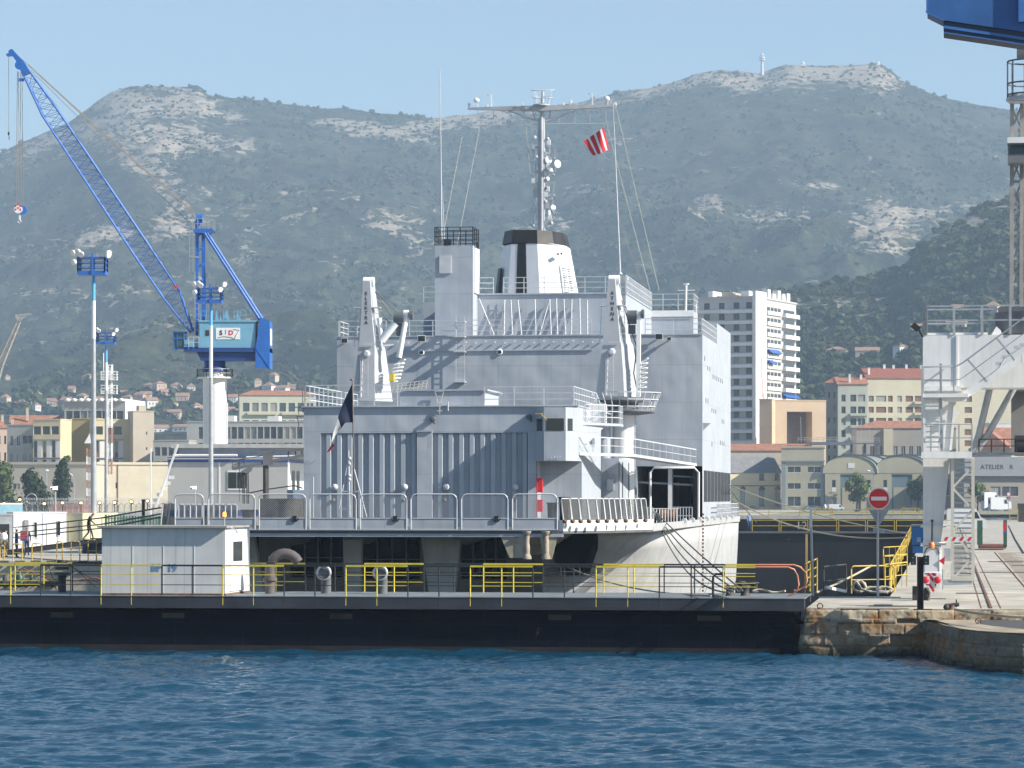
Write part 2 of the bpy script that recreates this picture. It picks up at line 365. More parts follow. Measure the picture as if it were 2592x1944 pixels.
# scattered scrub and pines: merged low polygon clumps (uncountable)
def clump_tmpl(rs, n=26):
    """a ragged crown of small leaf faces round a few lobes"""
    vs = []; fs = []
    lobes = [(Vector((rs.uniform(-.45, .45), rs.uniform(-.45, .45), rs.uniform(.35, .95))), rs.uniform(.32, .55)) for _ in range(5)]
    for i in range(n):
        c, r = lobes[i % 5]
        d = Vector((rs.gauss(0, 1), rs.gauss(0, 1), rs.gauss(.25, 1))).normalized()
        p = c+d*r*rs.uniform(.75, 1.05); a = d.cross(Vector((rs.gauss(0, 1), rs.gauss(0, 1), rs.gauss(0, 1)))).normalized(); b = d.cross(a)
        a = (a+d*rs.uniform(-.5, .5))*rs.uniform(.18, .34); b = (b+d*rs.uniform(-.5, .5))*rs.uniform(.18, .34)
        k = len(vs); vs += [p-a-b, p+a-b, p+a+b, p-a+b]; fs.append((k, k+1, k+2, k+3))
    return np.array([tuple(v) for v in vs]), np.array(fs)
def scatter(name, pts, sizes, mats, n=26, squash=1.0, seed=1, label=None):
    rs = random.Random(seed); T = [clump_tmpl(rs, n) for _ in range(6)]
    V = []; Q = []; MI = []; off = 0
    for (p, s) in zip(pts, sizes):
        tv, tf = T[rs.randrange(6)]; a = rs.uniform(0, 6.28); c, sn = math.cos(a), math.sin(a)
        v = np.empty_like(tv); v[:, 0] = (tv[:, 0]*c-tv[:, 1]*sn)*s+p[0]; v[:, 1] = (tv[:, 0]*sn+tv[:, 1]*c)*s+p[1]; v[:, 2] = tv[:, 2]*s*squash+p[2]-s*.25
        V.append(v); Q.append(tf+off); MI.append(np.full(len(tf), rs.randrange(len(mats)))); off += len(v)
    V = np.vstack(V); Q = np.vstack(Q); MI = np.concatenate(MI)
    me = bpy.data.meshes.new(name); me.vertices.add(len(V)); me.vertices.foreach_set('co', V.ravel())
    me.loops.add(Q.size); me.loops.foreach_set('vertex_index', Q.ravel()); me.polygons.add(len(Q))
    me.polygons.foreach_set('loop_start', np.arange(0, Q.size, 4)); me.polygons.foreach_set('loop_total', np.full(len(Q), 4))
    for m in mats: me.materials.append(m)
    me.polygons.foreach_set('material_index', MI); me.update(calc_edges=True)
    o = bpy.data.objects.new(name, me); COL.objects.link(o); o['kind'] = 'stuff'
    if label: o['label'] = label
    return o
FOL = [foliage('pine_green', (.024, .040, .014), (.050, .066, .022)), foliage('olive_green', (.040, .055, .020), (.075, .090, .034)), foliage('deep_green', (.015, .028, .013), (.032, .048, .020))]
rs = np.random.RandomState(5)
pts = []; sz = []
n = 0
while n < 15000:
    p_ = rs.uniform(-60, 2650); t_ = rs.uniform(0, 1)**.8; Y_ = Y0M+(Y1M-Y0M)*t_
    j = int((p_+350)/3300*(NP_-1)); py_ = HY-(mtn_z(p_, Y_)-CH)/Y_*F
    ii = min(NR_-1, int(round(t_**(1/.8)*(NR_-1))))
    rk_ = RK[ii, j] > .17
    if rk_ and rs.rand() < .25: continue
    if not rk_ and fbm(np.array([(p_-CX)/F*Y_/130]), np.array([Y_/200]), 4, 77)[0] < .47 and rs.rand() < .8: continue
    s_ = rs.uniform(1.6, 4.2) if rk_ else 1.8+6.5*rs.rand()**2.2*(1.15 if t_ < .3 else .9)
    pts.append(((p_-CX)/F*Y_, Y_, float(mtn_z(p_, Y_)))); sz.append(s_); n += 1
for i in range(500):   # along the crest
    p_ = rs.uniform(-60, 2650); Y_ = Y1M*rs.uniform(.985, 1.0); pts.append(((p_-CX)/F*Y_, Y_, float(mtn_z(p_, Y_))-2)); sz.append(rs.uniform(2.5, 5.5) if (p_ < 180 or 520 < p_ < 1100 or p_ > 2290) else rs.uniform(1.2, 2.6))
scatter('scrub_woodland', pts, sz, FOL, 16, .8, 3, 'dark scrub and low trees covering the mountain slope')
pts = []; sz = []
for i in range(5200):
    p_ = rs.uniform(1200, 2700); t_ = rs.uniform(.02, 1.0); Y_ = Y0H+(Y1H-Y0H)*t_
    z_ = float(hill_z(p_, Y_)); py_ = HY-(z_-CH)/Y_*F; bare = 0
    for (cx, cy, rx, ry) in [(2100,775,120,22),(2230,800,110,14),(2350,600,55,28),(2430,560,75,22),(2440,742,100,9)]: bare = max(bare, math.exp(-((p_-cx)/rx)**2-((py_-cy)/ry)**2))
    if rs.rand() < bare*.85: continue
    pts.append(((p_-CX)/F*Y_, Y_, z_)); sz.append(rs.uniform(3.2, 6.2)*(1 if t_ < .9 else .75))
scatter('pine_woodland', pts, sz, FOL, 40, .85, 4, 'dense pine wood on the near hillside')
# ---------------------------------------------------------------- water and ground
def water_mat():
    m = bpy.data.materials.new('sea_water'); m.use_nodes = True; t = m.node_tree; b = t.nodes['Principled BSDF']
    tc = _n(t, 'ShaderNodeTexCoord'); v = tc.outputs['Object']
    c = _mix(t, _noise(t, .25, v, 3), (.003, .030, .064), (.006, .049, .090))
    t.links.new(c, b.inputs['Base Color']); b.inputs['Roughness'].default_value = .07; b.inputs['IOR'].default_value = 1.33
    mp = _n(t, 'ShaderNodeMapping'); mp.inputs['Scale'].default_value = (1, 1.5, 1); t.links.new(v, mp.inputs[0])
    bp = _n(t, 'ShaderNodeBump'); bp.inputs['Strength'].default_value = .9; bp.inputs['Distance'].default_value = .05
    t.links.new(_noise(t, 3.2, mp.outputs[0], 5, .6), bp.inputs['Height']); t.links.new(bp.outputs[0], b.inputs['Normal'])
    return m
M_WATER = water_mat()
def waves(X, Y):
    z = 0
    rw = random.Random(3)
    for i in range(30):
        L = .36*1.14**i*.6; th = rw.gauss(-1.35, .55); k = 2*math.pi/L; a = .0115*L**.62*(1 if L < 6 else .5)
        ph = rw.uniform(0, 6.28); A = k*(X*math.cos(th)+Y*math.sin(th))+ph+1.6*fbm(X/ (L*2.5)+i, Y/(L*2.5), 2, i)*2
        z = z+a*(np.exp(np.sin(A)-1)*1.6-.7)*(.35+1.3*fbm(X/7+i, Y/7, 2, 50+i))
    return z
gx = np.linspace(-26, 26, 560); gy = np.concatenate([np.linspace(56, 112, 620)[:-1], np.linspace(112, 124, 90)])
GX, GY = np.meshgrid(gx, gy); GZ = waves(GX, GY)*1.15
edge = np.clip((26-np.abs(GX))/4, 0, 1)*np.clip((GY-56)/4, 0, 1)*np.clip((124-GY)/3, 0, 1); GZ = GZ*edge
mk_grid('water', GX/GY*F+CX, GY, GZ, M_WATER)
def sheet(name, pts, m, z, fr='W', th=0):
    b = MB(); P = [Vector((p[0], p[1], z)) for p in pts]
    if fr == 'K': P = [KW(p) for p in P]
    b.add(P, [tuple(range(len(P)))]); return b.build(name, m, None, 'W', kind='structure')
for nm, q in (('water', [(-400,-120),(400,-120),(400,56),(-400,56)]), ('water', [(-400,56),(-26,56),(-26,124),(-400,124)]), ('water', [(26,56),(400,56),(400,124),(26,124)])):
    sheet(nm, q, M_WATER, 0)
VF = KZ(1200, 1652, 0).y       # face of the dock gate
VG2 = 322.                     # the far gate of the dry dock
M_CONC = mat('quay_concrete', (.42, .39, .335), .9, var=.26, sc=.5, rust=.16, rsc=.25, bump=.02, bsc=2, weld=(6, 5, .01, .8))
M_CONC2 = mat('dock_wall_concrete', (.52, .49, .40), .9, var=.12, sc=.6, streak=.35, rust=.04, bump=.02)
M_ASPH = mat('dark_asphalt', (.06, .06, .062), .9, var=.2, sc=2, bump=.01)
# ---------------------------------------------------------------- quays, dock, gates
ZL, ZR, ZC = 2.1, 1.7, 2.07
uL = K(560, 1300, 175).x; uR = -2.35; uA = K(2035, 1500, 116).x
sheet('ground', [(-7000, 985), (7000, 985), (7000, 14000), (-7000, 14000)], mat('town_ground', (.20, .19, .17), .9, var=.2, sc=.02), 2.0)
sheet('quay', [(-900, 175), (uL, 175), (uL, 330), (uL, 1100), (-900, 1100)], M_CONC, ZL, 'K')
b = MB(); b.box((-900, 175, -10), (uL, 175.3, ZL-.004)); b.box((uL-.3, 175, -10), (uL, 330, ZL-.004)); b.build('quay_wall', M_CONC2, None, 'K', kind='structure')
b = MB(); b.box((-900, 112, -3), (900, 112.2, -1))
sheet('water', [(uL, VG2+6), (2500, VG2+6), (2500, 1150), (uL, 1150)], M_WATER, 0, 'K')
sheet('dock_floor', [(uL, VF+6), (uR, VF+6), (uR, VG2), (uL, VG2)], mat('dock_floor_concrete', (.07, .07, .065), .9, var=.3, sc=.4), -8.5, 'K')
b = MB(); b.box((uR, VF+14, -10), (uR+.4, VG2, ZR-.004)); b.box((uA, VF+13.6, -10), (uR, VF+14, ZR-.004)); b.build('dock_wall', M_CONC2, None, 'K', kind='structure')
# pier top
VA = KZ(2200, 1541, ZR).y
sheet('quay', [(uA+.1, VA), (40, VA), (40, 588), (uR, 588), (uR, VA+14.5), (uA+.1, VA+14.5)], M_CONC, ZR, 'K')
b = MB(); b.box((uR, 580, -3), (40, 588.1, ZR-.01)); b.box((39.8, VA, -3), (40.1, 588, ZR-.01)); b.build('quay_wall', M_CONC2, None, 'K', kind='structure')
def stone_mat():
    m = bpy.data.materials.new('quay_stone'); m.use_nodes = True; t = m.node_tree; b = t.nodes['Principled BSDF']
    v = _map(t, (1, 1, 1)); vs = _map(t, (1, 1, 1.6))
    at = _n(t, 'ShaderNodeAttribute'); at.attribute_name = 'rock'     # block tone
    c = _mix(t, at.outputs['Fac'], (.20, .16, .11), (.44, .38, .27))
    c = _mix(t, _ramp(t, _noise(t, .7, vs, 6, .7), .48, .62), c, (.26, .13, .045))
    c = _mix(t, _ramp(t, _noise(t, 1.6, v, 7, .75), .55, .66), c, (.085, .08, .065))
    tc = _n(t, 'ShaderNodeTexCoord'); sp = _n(t, 'ShaderNodeSeparateXYZ'); t.links.new(tc.outputs['Object'], sp.inputs[0])
    a = _n(t, 'ShaderNodeMath', operation='MULTIPLY_ADD'); a.inputs[1].default_value = .5; t.links.new(_noise(t, 2.5, v, 5, .7), a.inputs[0]); t.links.new(sp.outputs[2], a.inputs[2])
    c = _mix(t, _ramp(t, a.outputs[0], .30, .75), (.03, .035, .022), c)     # weed and damp line
    t.links.new(c, b.inputs['Base Color']); b.inputs['Roughness'].default_value = .9
    bp = _n(t, 'ShaderNodeBump'); bp.inputs['Strength'].default_value = 1; bp.inputs['Distance'].default_value = .035
    t.links.new(_noise(t, 9, v, 7, .75), bp.inputs['Height']); t.links.new(bp.outputs[0], b.inputs['Normal'])
    return m
M_STONE = stone_mat()
def stonewall(name, path, z0, z1, course=.42, blk=.8, batter=.16, step=.035, seed=1, cope=.38, rough=1.0, dark=1.0):
    P = [Vector((p[0], p[1])) for p in path]; seg = []; L = 0
    for a, b_ in zip(P[:-1], P[1:]): seg.append((L, (b_-a).length, a, (b_-a).normalized())); L += (b_-a).length
    ns = int(L/step)+1; nz = int((z1-z0)/step)+1
    S, Z = np.meshgrid(np.linspace(0, L, ns), np.linspace(z0, z1, nz))
    U = np.zeros(ns); V = np.zeros(ns); NU = np.zeros(ns); NV = np.zeros(ns)
    for i, s_ in enumerate(np.linspace(0, L, ns)):
        for (l0, ln, a, d) in seg:
            if s_ <= l0+ln+1e-6: break
        p = a+d*(s_-l0); U[i], V[i] = p; NU[i], NV[i] = d.y, -d.x
    for A in (NU, NV):  # smooth normals
        k = np.ones(25)/25; A[:] = np.convolve(np.pad(A, 12, 'edge'), k, 'valid')
    cz = np.where(Z > z1-cope, 99, np.floor((Z-z0)/course)); bl = np.where(cz == 99, blk*1.7, blk)
    off = (cz*.37 % 1)*bl; Sx = S+off+.10*(fbm(S*1.3, Z*1.3, 2, seed)-.5)
    ci = np.floor(Sx/bl); fr_ = Sx/bl-ci
    rnd = lambda a, b, k: (np.sin(a*12.9898+b*78.233+k*3.7+seed)*43758.5453) % 1
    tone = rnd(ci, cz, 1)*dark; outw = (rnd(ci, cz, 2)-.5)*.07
    ez = np.where(cz == 99, (Z-(z1-cope))/cope, ((Z-z0)/course) % 1)
    hgt = np.where(cz == 99, cope, course)
    d1 = np.minimum(fr_, 1-fr_)*bl; d2 = np.minimum(ez, 1-ez)*hgt; dm = np.minimum(d1, np.where((cz == 99) & (ez > .5), 9, d2))
    joint = np.clip(dm/.035, 0, 1)
    gone = rnd(ci, cz, 5) < .06
    nrm = outw+joint*.045+(fbm(S*4, Z*4, 4, seed+5)-.5)*.09*rough-gone*.12+(fbm(S*.8, Z*.8, 3, seed+8)-.5)*.16*rough
    nrm = nrm-np.clip((Z-(z1-.10))/.10, 0, 1)**2*.12+batter*(z1-Z)
    X = U[None]+NU[None]*nrm; Y = V[None]+NV[None]*nrm
    n = nz*ns; co = np.stack([X, Y, Z], -1).reshape(-1, 3); o0 = np.array([path[0][0], path[0][1], 0.])
    i = np.arange(n).reshape(nz, ns); q = np.stack([i[:-1, :-1], i[:-1, 1:], i[1:, 1:], i[1:, :-1]], -1).reshape(-1, 4)
    me = bpy.data.meshes.new(name); me.from_pydata((co-o0).tolist(), [], q.tolist())
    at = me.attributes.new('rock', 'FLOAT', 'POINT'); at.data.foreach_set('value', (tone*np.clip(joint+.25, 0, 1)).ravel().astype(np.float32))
    me.polygons.foreach_set('use_smooth', [True]*len(q)); me.materials.append(M_STONE)
    o = bpy.data.objects.new(name, me); COL.objects.link(o); o.location = KW(o0); o.rotation_euler = (0, 0, -TH); o['kind'] = 'structure'
    return o
stonewall('quay_wall', [(uA+.12, VA+2), (uA+.12, VA+.02), (uA+.3, VA), (3.2, VA)], -.5, ZR+.005, seed=3)
# curved pier: lower and nearer, its own shade painted in as a darker block tone
ZP = 1.32
cur = [KZ(x, y, ZP) for x, y in ((2343, 1561), (2350, 1567), (2368, 1575), (2392, 1583), (2430, 1591), (2480, 1597), (2540, 1601), (2592, 1603), (2700, 1604))]
cpath = [(cur[0].x-.02, VA-.05)]+[(c.x, c.y) for c in cur]+[(cur[-1].x+12, cur[-1].y+.3)]
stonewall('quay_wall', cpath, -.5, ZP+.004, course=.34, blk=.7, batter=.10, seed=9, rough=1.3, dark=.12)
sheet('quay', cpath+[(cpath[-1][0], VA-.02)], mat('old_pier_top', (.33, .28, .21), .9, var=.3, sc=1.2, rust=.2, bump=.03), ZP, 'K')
asp = [KZ(x, y, ZP+.006) for x, y in ((2470, 1566), (2440, 1557), (2600, 1560), (2760, 1566), (2760, 1594), (2600, 1592), (2520, 1585), (2482, 1579))]
sheet('pavement', [(a.x, a.y) for a in asp], M_ASPH, ZP+.006, 'K')
# scarred step between the two levels: raised kerb of weathered stones
b = MB(); b.box((-.9, VA-.02, ZP-.2), (16, VA+.3, ZR-.006)); b.build('kerb', mat('kerb_stone', (.36, .31, .24), .9, var=.3, sc=2, rust=.15, bump=.03, bsc=6, weld=(1.4, 3, .02, .6)), None, 'K', kind='structure')
# crane rails and sleepers let into the quay
g = MB(); g.bar((1.55, VA+1, ZR+.02), (1.55, 560, ZR+.02), .09, .05); g.bar((1.2, VA+1, ZR+.006), (1.2, 560, ZR+.006), .04, .012); g.bar((1.9, VA+1, ZR+.006), (1.9, 560, ZR+.006), .04, .012)
g.build('crane_rail', M_RUST, None, 'K', kind='structure')
g = MB()
for i in range(60):
    v_ = VA+8+i*1.9+.0*i; 
    g.box((3.6, v_, ZR-.05), (4.5+.4*(i % 3), v_+.22, ZR+.012)); g.box((3.35, v_+.06, ZR), (3.45, v_+.16, ZR+.05))
g.build('sleepers', M_RUST, None, 'K', kind='structure')
b = MB()
for (x0, y0, x1, y1) in ((2200, 1532, 2320, 1536), (2120, 1538, 2300, 1540), (2500, 1420, 2592, 1423), (2480, 1447, 2600, 1450), (2420, 1500, 2500, 1503), (2560, 1430, 2600, 1432)):
    p = KZ(x0, y0, ZR+.008); q = KZ(x1, y1, ZR+.008); b.box((p.x, q.y, ZR+.004), (q.x, p.y, ZR+.009))
b.build('channel_covers', mat('channel_iron', (.12, .09, .07), .8, var=.3, sc=3), None, 'K', kind='structure')
# ---------------- near dock gate (floating caisson)
gate = thing('dock_gate', 'long black steel dock gate floating across the front, below the grey ship', 'dock gate', (-17, VF, 0))
uG0, uG1 = -42, K(2036, 1500, VF).x
b = MB()
e = KZ(2012, 1652, 0).x
b.loft([[Vector((uG0, VF+.0, -1.5)), Vector((e-.1, VF, -1.5)), Vector((e-.1, VF+5.4, -1.5)), Vector((uG0, VF+5.4, -1.5))],
        [Vector((uG0, VF, ZC-.55)), Vector((uG1-.35, VF, ZC-.55)), Vector((uG1-.35, VF+5.4, ZC-.55)), Vector((uG0, VF+5.4, ZC-.55))]])
for i in range(16):
    u = uG0+1.2+i*2.9; b.box((u, VF-.02, ZC-.95), (u+1.4, VF+.01, ZC-.82))
b.build('hull', mat('gate_black_paint', (.004, .006, .013), .6, spec=.08, weld=(2.6, 1.05, .02, 2.2), var=.3, sc=.5, rust=.14, rsc=.8, bump=.02, bsc=1.5, streak=.2), gate)
b = MB(); b.box((uG0, VF-.38, ZC-.46), (uG1+.02, VF+.1, ZC-.02)); b.box((uG0, VF+5.0, ZC-.3), (uG1, VF+5.6, ZC-.02))
b.build('deck_edge', mat('gate_edge_paint', (.035, .037, .048), .55, var=.25, sc=.7, rust=.10, rsc=1.6, streak=.5), gate)
b = MB(); b.box((uG0, VF-.40, ZC-.025), (uG1+.04, VF+5.62, ZC)); b.build('deck', mat('gate_deck_paint', (.16, .18, .19), .7, var=.25, rust=.2, rsc=.7), gate)
b = MB()
for x in (1955, 1985, 2003): 
    p = KZ(x-1900+1900, 1500, ZC)
b2 = MB()
for x, y in ((1872, 1500), (1893, 1497)): p = KZ(x, y, ZC)
b = MB()
for i in range(9): u = uG0+3+i*4.3+(i*7 % 3); b.lathe((u, VF-.12, .55+.2*(i % 2)), [(.18, -.5), (.21, 0), (.18, .5)], 12); b.bar((u, VF-.1, 1.1), (u, VF-.05, ZC-.5), .03)
b.build('tyre_fender', mat('old_rubber', (.010, .010, .011), .85, var=.3), gate) if False else None
for i in range(5): u = (-33.5, -29.2, -22.8, -14.6, -9.1)[i]; b = MB(); b.box((u, VF-.05, 1.22), (u+.85, VF-.01, 1.42)); b.build('rusty_pocket', mat('pocket_rust', (.055, .035, .025), .85, var=.4), gate)
b = MB(); b.box((uG0, VF-.012, -.6), (uG1-.9, VF-.004, .22)); b.build('boot_top', mat('boot_top_rust', (.012, .009, .010), .8, var=.6, sc=.8, rust=.22, rsc=.9), gate)
def gate_rail(v, x_first, top, seq, zpost, label):
    """seq alternates (colour, bays)"""
    g_ = thing('guard_rail', label, 'railing', (K(x_first, 1500, v).x, v, ZC), group='guard rails on the dock gate')
    bay = 80.7/F*VF; u = K(x_first, 1500, v).x; 
    for colr, nb in seq:
        m = MB(); u1 = u+nb*bay
        m.bar((u, v, ZC+top), (u1, v, ZC+top), .065, .065)
        for k in (.36, .70): m.bar((u, v, ZC+top*k), (u1, v, ZC+top*k), .028)
        for j in range(nb): m.tube([(u+j*bay, v, zpost), (u+j*bay, v, ZC+top)], .026, 6)
        m.build('rail_section', M_YEL if colr == 'y' else M_BLACK, g_, label='yellow rail section' if colr == 'y' else 'black rail section')
        u = u1
    return g_, u
gf, ue = gate_rail(VF-.36, -49, 1.13, [('y', 2), ('k', 2)]*6+[('y', 1)], ZC-.34, 'yellow and black guard rail along the near edge of the dock gate')
m = MB(); v = VF-.36                                   # rounded, salmon coloured end
a0 = K(1995, 1500, v).x; a1 = K(2022, 1500, v).x
m.tube([(ue-.02, v, ZC+1.13), (a0, v, ZC+1.13), (a0+.22, v, ZC+1.05), (a1-.06, v, ZC+.85), (a1, v, ZC+.5), (a1-.06, v, ZC+.3), (a0+.2, v, ZC+.16), (a0, v, ZC+.12)], .034, 8)
m.build('rail_end', mat('salmon_paint', (.55, .22, .13), .5), gf, label='rounded salmon rail end')
gr_, ue2 = gate_rail(VF+5.1, 38, 1.10, [('y', 2), ('k', 2)]*6+[('y', 1)], ZC-.3, 'yellow and black guard rail along the far edge of the dock gate')
m = MB(); v = VF+5.1; a0 = K(2010, 1500, v).x; a1 = K(2043, 1500, v).x
m.tube([(ue2-.02, v, ZC+1.10), (a0, v, ZC+1.10), (a0+.25, v, ZC+1.02), (a1-.05, v, ZC+.8), (a1, v, ZC+.5), (a1-.05, v, ZC+.3), (a0+.2, v, ZC+.16), (a0, v, ZC+.12)], .034, 8)
m.build('rail_end', MATS['salmon_paint'], gr_, label='rounded salmon rail end')
# ladder cage of the gate end, mooring bits
M_BOL = mat('dark_iron', (.05, .048, .047), .7, var=.3, rust=.12)
for i, (x, y, lb) in enumerate(((1848, 1508, 'squat black bollard at the foot of the hull corner, leftmost of four'), (1874, 1496, 'squat black bollard behind the second one from the left, right end of the dock gate'), (1886, 1508, 'black bollard nearest the camera at the right end of the dock gate'), (1908, 1499, 'rightmost black bollard on the right end of the dock gate'))):
    p = KZ(x, y, ZC); m = MB(); m.lathe(p, [(.20, 0), (.16, .05), (.15, .30), (.21, .34), (.21, .38), (.05, .40)], 14); one(m, 'bollard', M_BOL, lb, 'bollard', group='bollards on the dock gate')
# hut BP 19
hut = thing('hut', 'white ribbed steel hut lettered BP 19 standing on the dock gate', 'hut', K(420, 1508, VF+.25))
H0 = K(258, 1508, VF+.25); H1 = K(570, 1336, VF+.25); hv0 = VF+.25; hv1 = hv0+4.2; zt = H1.z
M_HUT = mat('hut_paint', (.58, .59, .59), .5, var=.08, sc=.8, streak=.35, rust=.05, rstk=.6, weld=(1.42, 9, .02, .82))
m = MB(); m.box((H0.x, hv0, ZC+.06), (H1.x, hv1, zt))
for k in range(1, 4):
    u = H0.x+(H1.x-H0.x)*k/4*1.0; m.box((u-.012, hv0-.012, ZC+.08), (u+.012, hv0, zt-.02))
m.build('wall', M_HUT, hut)
m = MB(); m.box((H0.x-.12, hv0-.24, zt), (H1.x+.12, hv1+.2, zt+.07)); m.build('roof', mat('hut_roof', (.30, .29, .27), .7, var=.2, rust=.2), hut)
m = MB(); m.box((H0.x-.03, hv0-.03, ZC), (H1.x+.03, hv1+.03, ZC+.07)); m.build('base_frame', M_RUST, hut)
dr = MB(); dr.box((H1.x+.003, hv0+.7, ZC+.14), (H1.x+.05, hv0+3.2, zt-.15)); d_ = dr.build('door', M_WHITE, hut)
m = MB(); m.box((H1.x+.05, hv0+1.1, ZC+1.25), (H1.x+.055, hv0+2.7, ZC+2.0)); m.build('pane', M_GLASS, d_)
m = MB(); m.bar((H1.x+.13, hv0+.2, zt+.03), (H1.x+.4, hv0+.2, zt-.12), .03); m.sphere((H1.x+.42, hv0+.2, zt-.14), .06); m.build('lamp', M_WHITE, hut)
m = MB(); m.tube([(H1.x-.05, hv0+.1, zt+.05), (H1.x-.05, hv0+.1, zt+.42)], .02); bc_ = m.build('beacon_post', M_GALV, hut)
m = MB(); m.lathe((H1.x-.05, hv0+.1, zt+.42), [(.07, 0), (.075, .12), (.05, .17), (.0, .18)], 12); m.build('beacon', mat('amber_beacon', (.9, .25, .02), .2, emit=(1, .35, .05, 1.2)), bc_)
text_mesh('lettering', 'BP  19', .38, mat('hut_blue_letter', (.12, .25, .42), .6), hut, K(415, 1438, hv0-.008), (1, 0, 0), (0, 0, 1), 1.0, .002, .016)
# thick vent post + pipes behind rail at left, ring pipes
def pipe_thing(pts, r, m_, label, cat='pipe', nm='pipe', flg=()):
    t_ = thing(nm, label, cat, pts[0]); m = MB(); m.tube(pts, r, 12); m.build('tube', m_, t_)
    for p, ax, rr in flg:
        m = MB(); m.lathe(p, [(rr, -.05), (rr, .05)], 14, ax); m.build('flange', m_, t_)
    return t_
p0 = K(157, 1512, VF+3.4); zt_ = K(157, 1420, VF+3.4).z
pipe_thing([(p0.x, p0.y, ZC), (p0.x, p0.y, zt_-.55)], .16, M_BOL, 'thick black capped vent post on the dock gate left of the hut', 'vent', 'vent_post', (((p0.x, p0.y, zt_-.5), 'z', .30), ((p0.x, p0.y, zt_-.28), 'z', .27), ((p0.x, p0.y, zt_-.02), 'z', .2)))
m = MB(); p = KZ(157, 1500, ZC)
pp = K(690, 1500, VF+2.6); rr = .58
arc = [(pp.x-.1, pp.y, ZC)]+[(pp.x-.1+rr*(1-math.cos(a)), pp.y, ZC+.95+rr*math.sin(a)) for a in np.linspace(0, 2.7, 10)]
pipe_thing(arc, .2, mat('pipe_pinkish_rust', (.10, .085, .085), .7, var=.25, rust=.3), 'big swan neck pipe bent over behind the yellow rail, right of the hut', 'pipe', 'swan_neck_pipe', (((pp.x-.1, pp.y, ZC+.55), 'z', .28),))
for x, lb in ((795, 'round ventilator mouth behind the rail under the ship stern, left one'), (938, 'round ventilator mouth under the ship stern, right one')):
    p = K(x+25, 1500, VF+2.8); t_ = thing('ventilator', lb, 'ventilator', (p.x, p.y, ZC)); m = MB(); m.tube([(p.x, p.y+.4, ZC), (p.x, p.y+.4, ZC+.6), (p.x, p.y+.2, ZC+.75), (p.x, p.y, ZC+.8)], .2, 12); m.build('duct', M_DARKG, t_)
    m = MB(); m.lathe((p.x, p.y-.1, ZC+.8), [(.24, 0), (.30, 0), (.30, .1), (.2, .12)], 16, 'y', False); m.build('mouth', M_GALV, t_)
pt = K(1822, 1510, VF+1.0); pipe_thing([(pt.x-.25, pt.y, ZC), (pt.x-.25, pt.y, ZC+.72), (pt.x-.15, pt.y, ZC+.84), (pt.x+.1, pt.y, ZC+.84)], .045, M_BLACK, 'thin black standpipe with a valve in front of the hull corner', 'pipe', 'standpipe', (((pt.x+.12, pt.y, ZC+.84), 'x', .09),))
# ---------------- far gate of the dry dock with rail and number 12
fg = thing('dock_gate', 'dark dock gate numbered 12 closing the far end of the dry dock', 'dock gate', (-20, VG2, 0))
b = MB(); zf = K(2100, 1345, VG2).z
b.box((uL-40, VG2, -9), (uR+.05, VG2+5, zf)); b.build('hull', mat('far_gate_paint', (.008, .009, .014), .5, var=.35, sc=.3, rust=.12, rsc=.4, weld=(9, 1.9, .03, 1.6)), fg)
b = MB(); zf2 = K(2100, 1314, VG2+5.1).z
b.box((uL-40, VG2-.3, zf-.2), (uR+.05, VG2+.4, zf)); b.build('deck_edge', M_DARKG, fg)
b = MB(); b.box((uL-40, VG2+2.6, zf), (uR+.05, VG2+5.2, zf2)); b.build('parapet', MATS['far_gate_paint'], fg)
text_mesh('lettering', '12', 1.15, mat('pale_letter', (.42, .42, .40), .7), fg, K(2029, 1331, VG2+2.55), (1, 0, 0), (0, 0, 1), 1.05, .003)
x = 1890
M_YT = mat('yellow_tube_far', (.50, .36, .05), .6, var=.2)
for i in range(7):
    x0 = 1904+i*73; a = K(x0, 1316, VG2+.1); c = K(x0+68, 1316, VG2+.1)
    m = MB(); zt_ = K(x0, 1317, VG2+.1).z
    for zz in (zt_, (zt_+zf)/2): m.bar((a.x, a.y, zz), (c.x, a.y, zz), .07)
    for uu in (a.x, c.x): m.bar((uu, a.y, zf), (uu, a.y, zt_), .08)
    m.build('rail_panel', M_YT, fg)
# ---------------------------------------------------------------- the ship
VS, VH, VU = 150., 172., 198.
zD = K(1000, 1343, VS).z
ship = thing('naval_ship', 'big grey navy support ship in dry dock seen from its stern', 'ship', (-27, VS, 0))
def rail_mb(m, pts, h=1.02, n=3, post=1.6, r=.022, rp=.026):
    pts = [Vector(p) for p in pts]
    for a, b in zip(pts[:-1], pts[1:]):
        for k in range(n): z = h*(k+1)/n; m.bar(a+Vector((0, 0, z)), b+Vector((0, 0, z)), r*2, r*2)
        N = max(1, round((b-a).length/post))
        for i in range(N+1): p = a.lerp(b, i/N); m.bar(p, p+Vector((0, 0, h)), rp*2, rp*2)
    return m
def rail(pts, parent, mt=None, **kw):
    return rail_mb(MB(), pts, **kw).build('railing', mt or M_RAILG, parent)
def ladder_mb(m, a, b, w=.4, step=.3, side=(1, 0, 0), r=.03):
    a = Vector(a); b = Vector(b); s = Vector(side).normalized()*w/2
    m.bar(a-s, b-s, r); m.bar(a+s, b+s, r); N = int((b-a).length/step)
    for i in range(1, N): p = a.lerp(b, i/N); m.bar(p-s, p+s, r*.8)
    return m
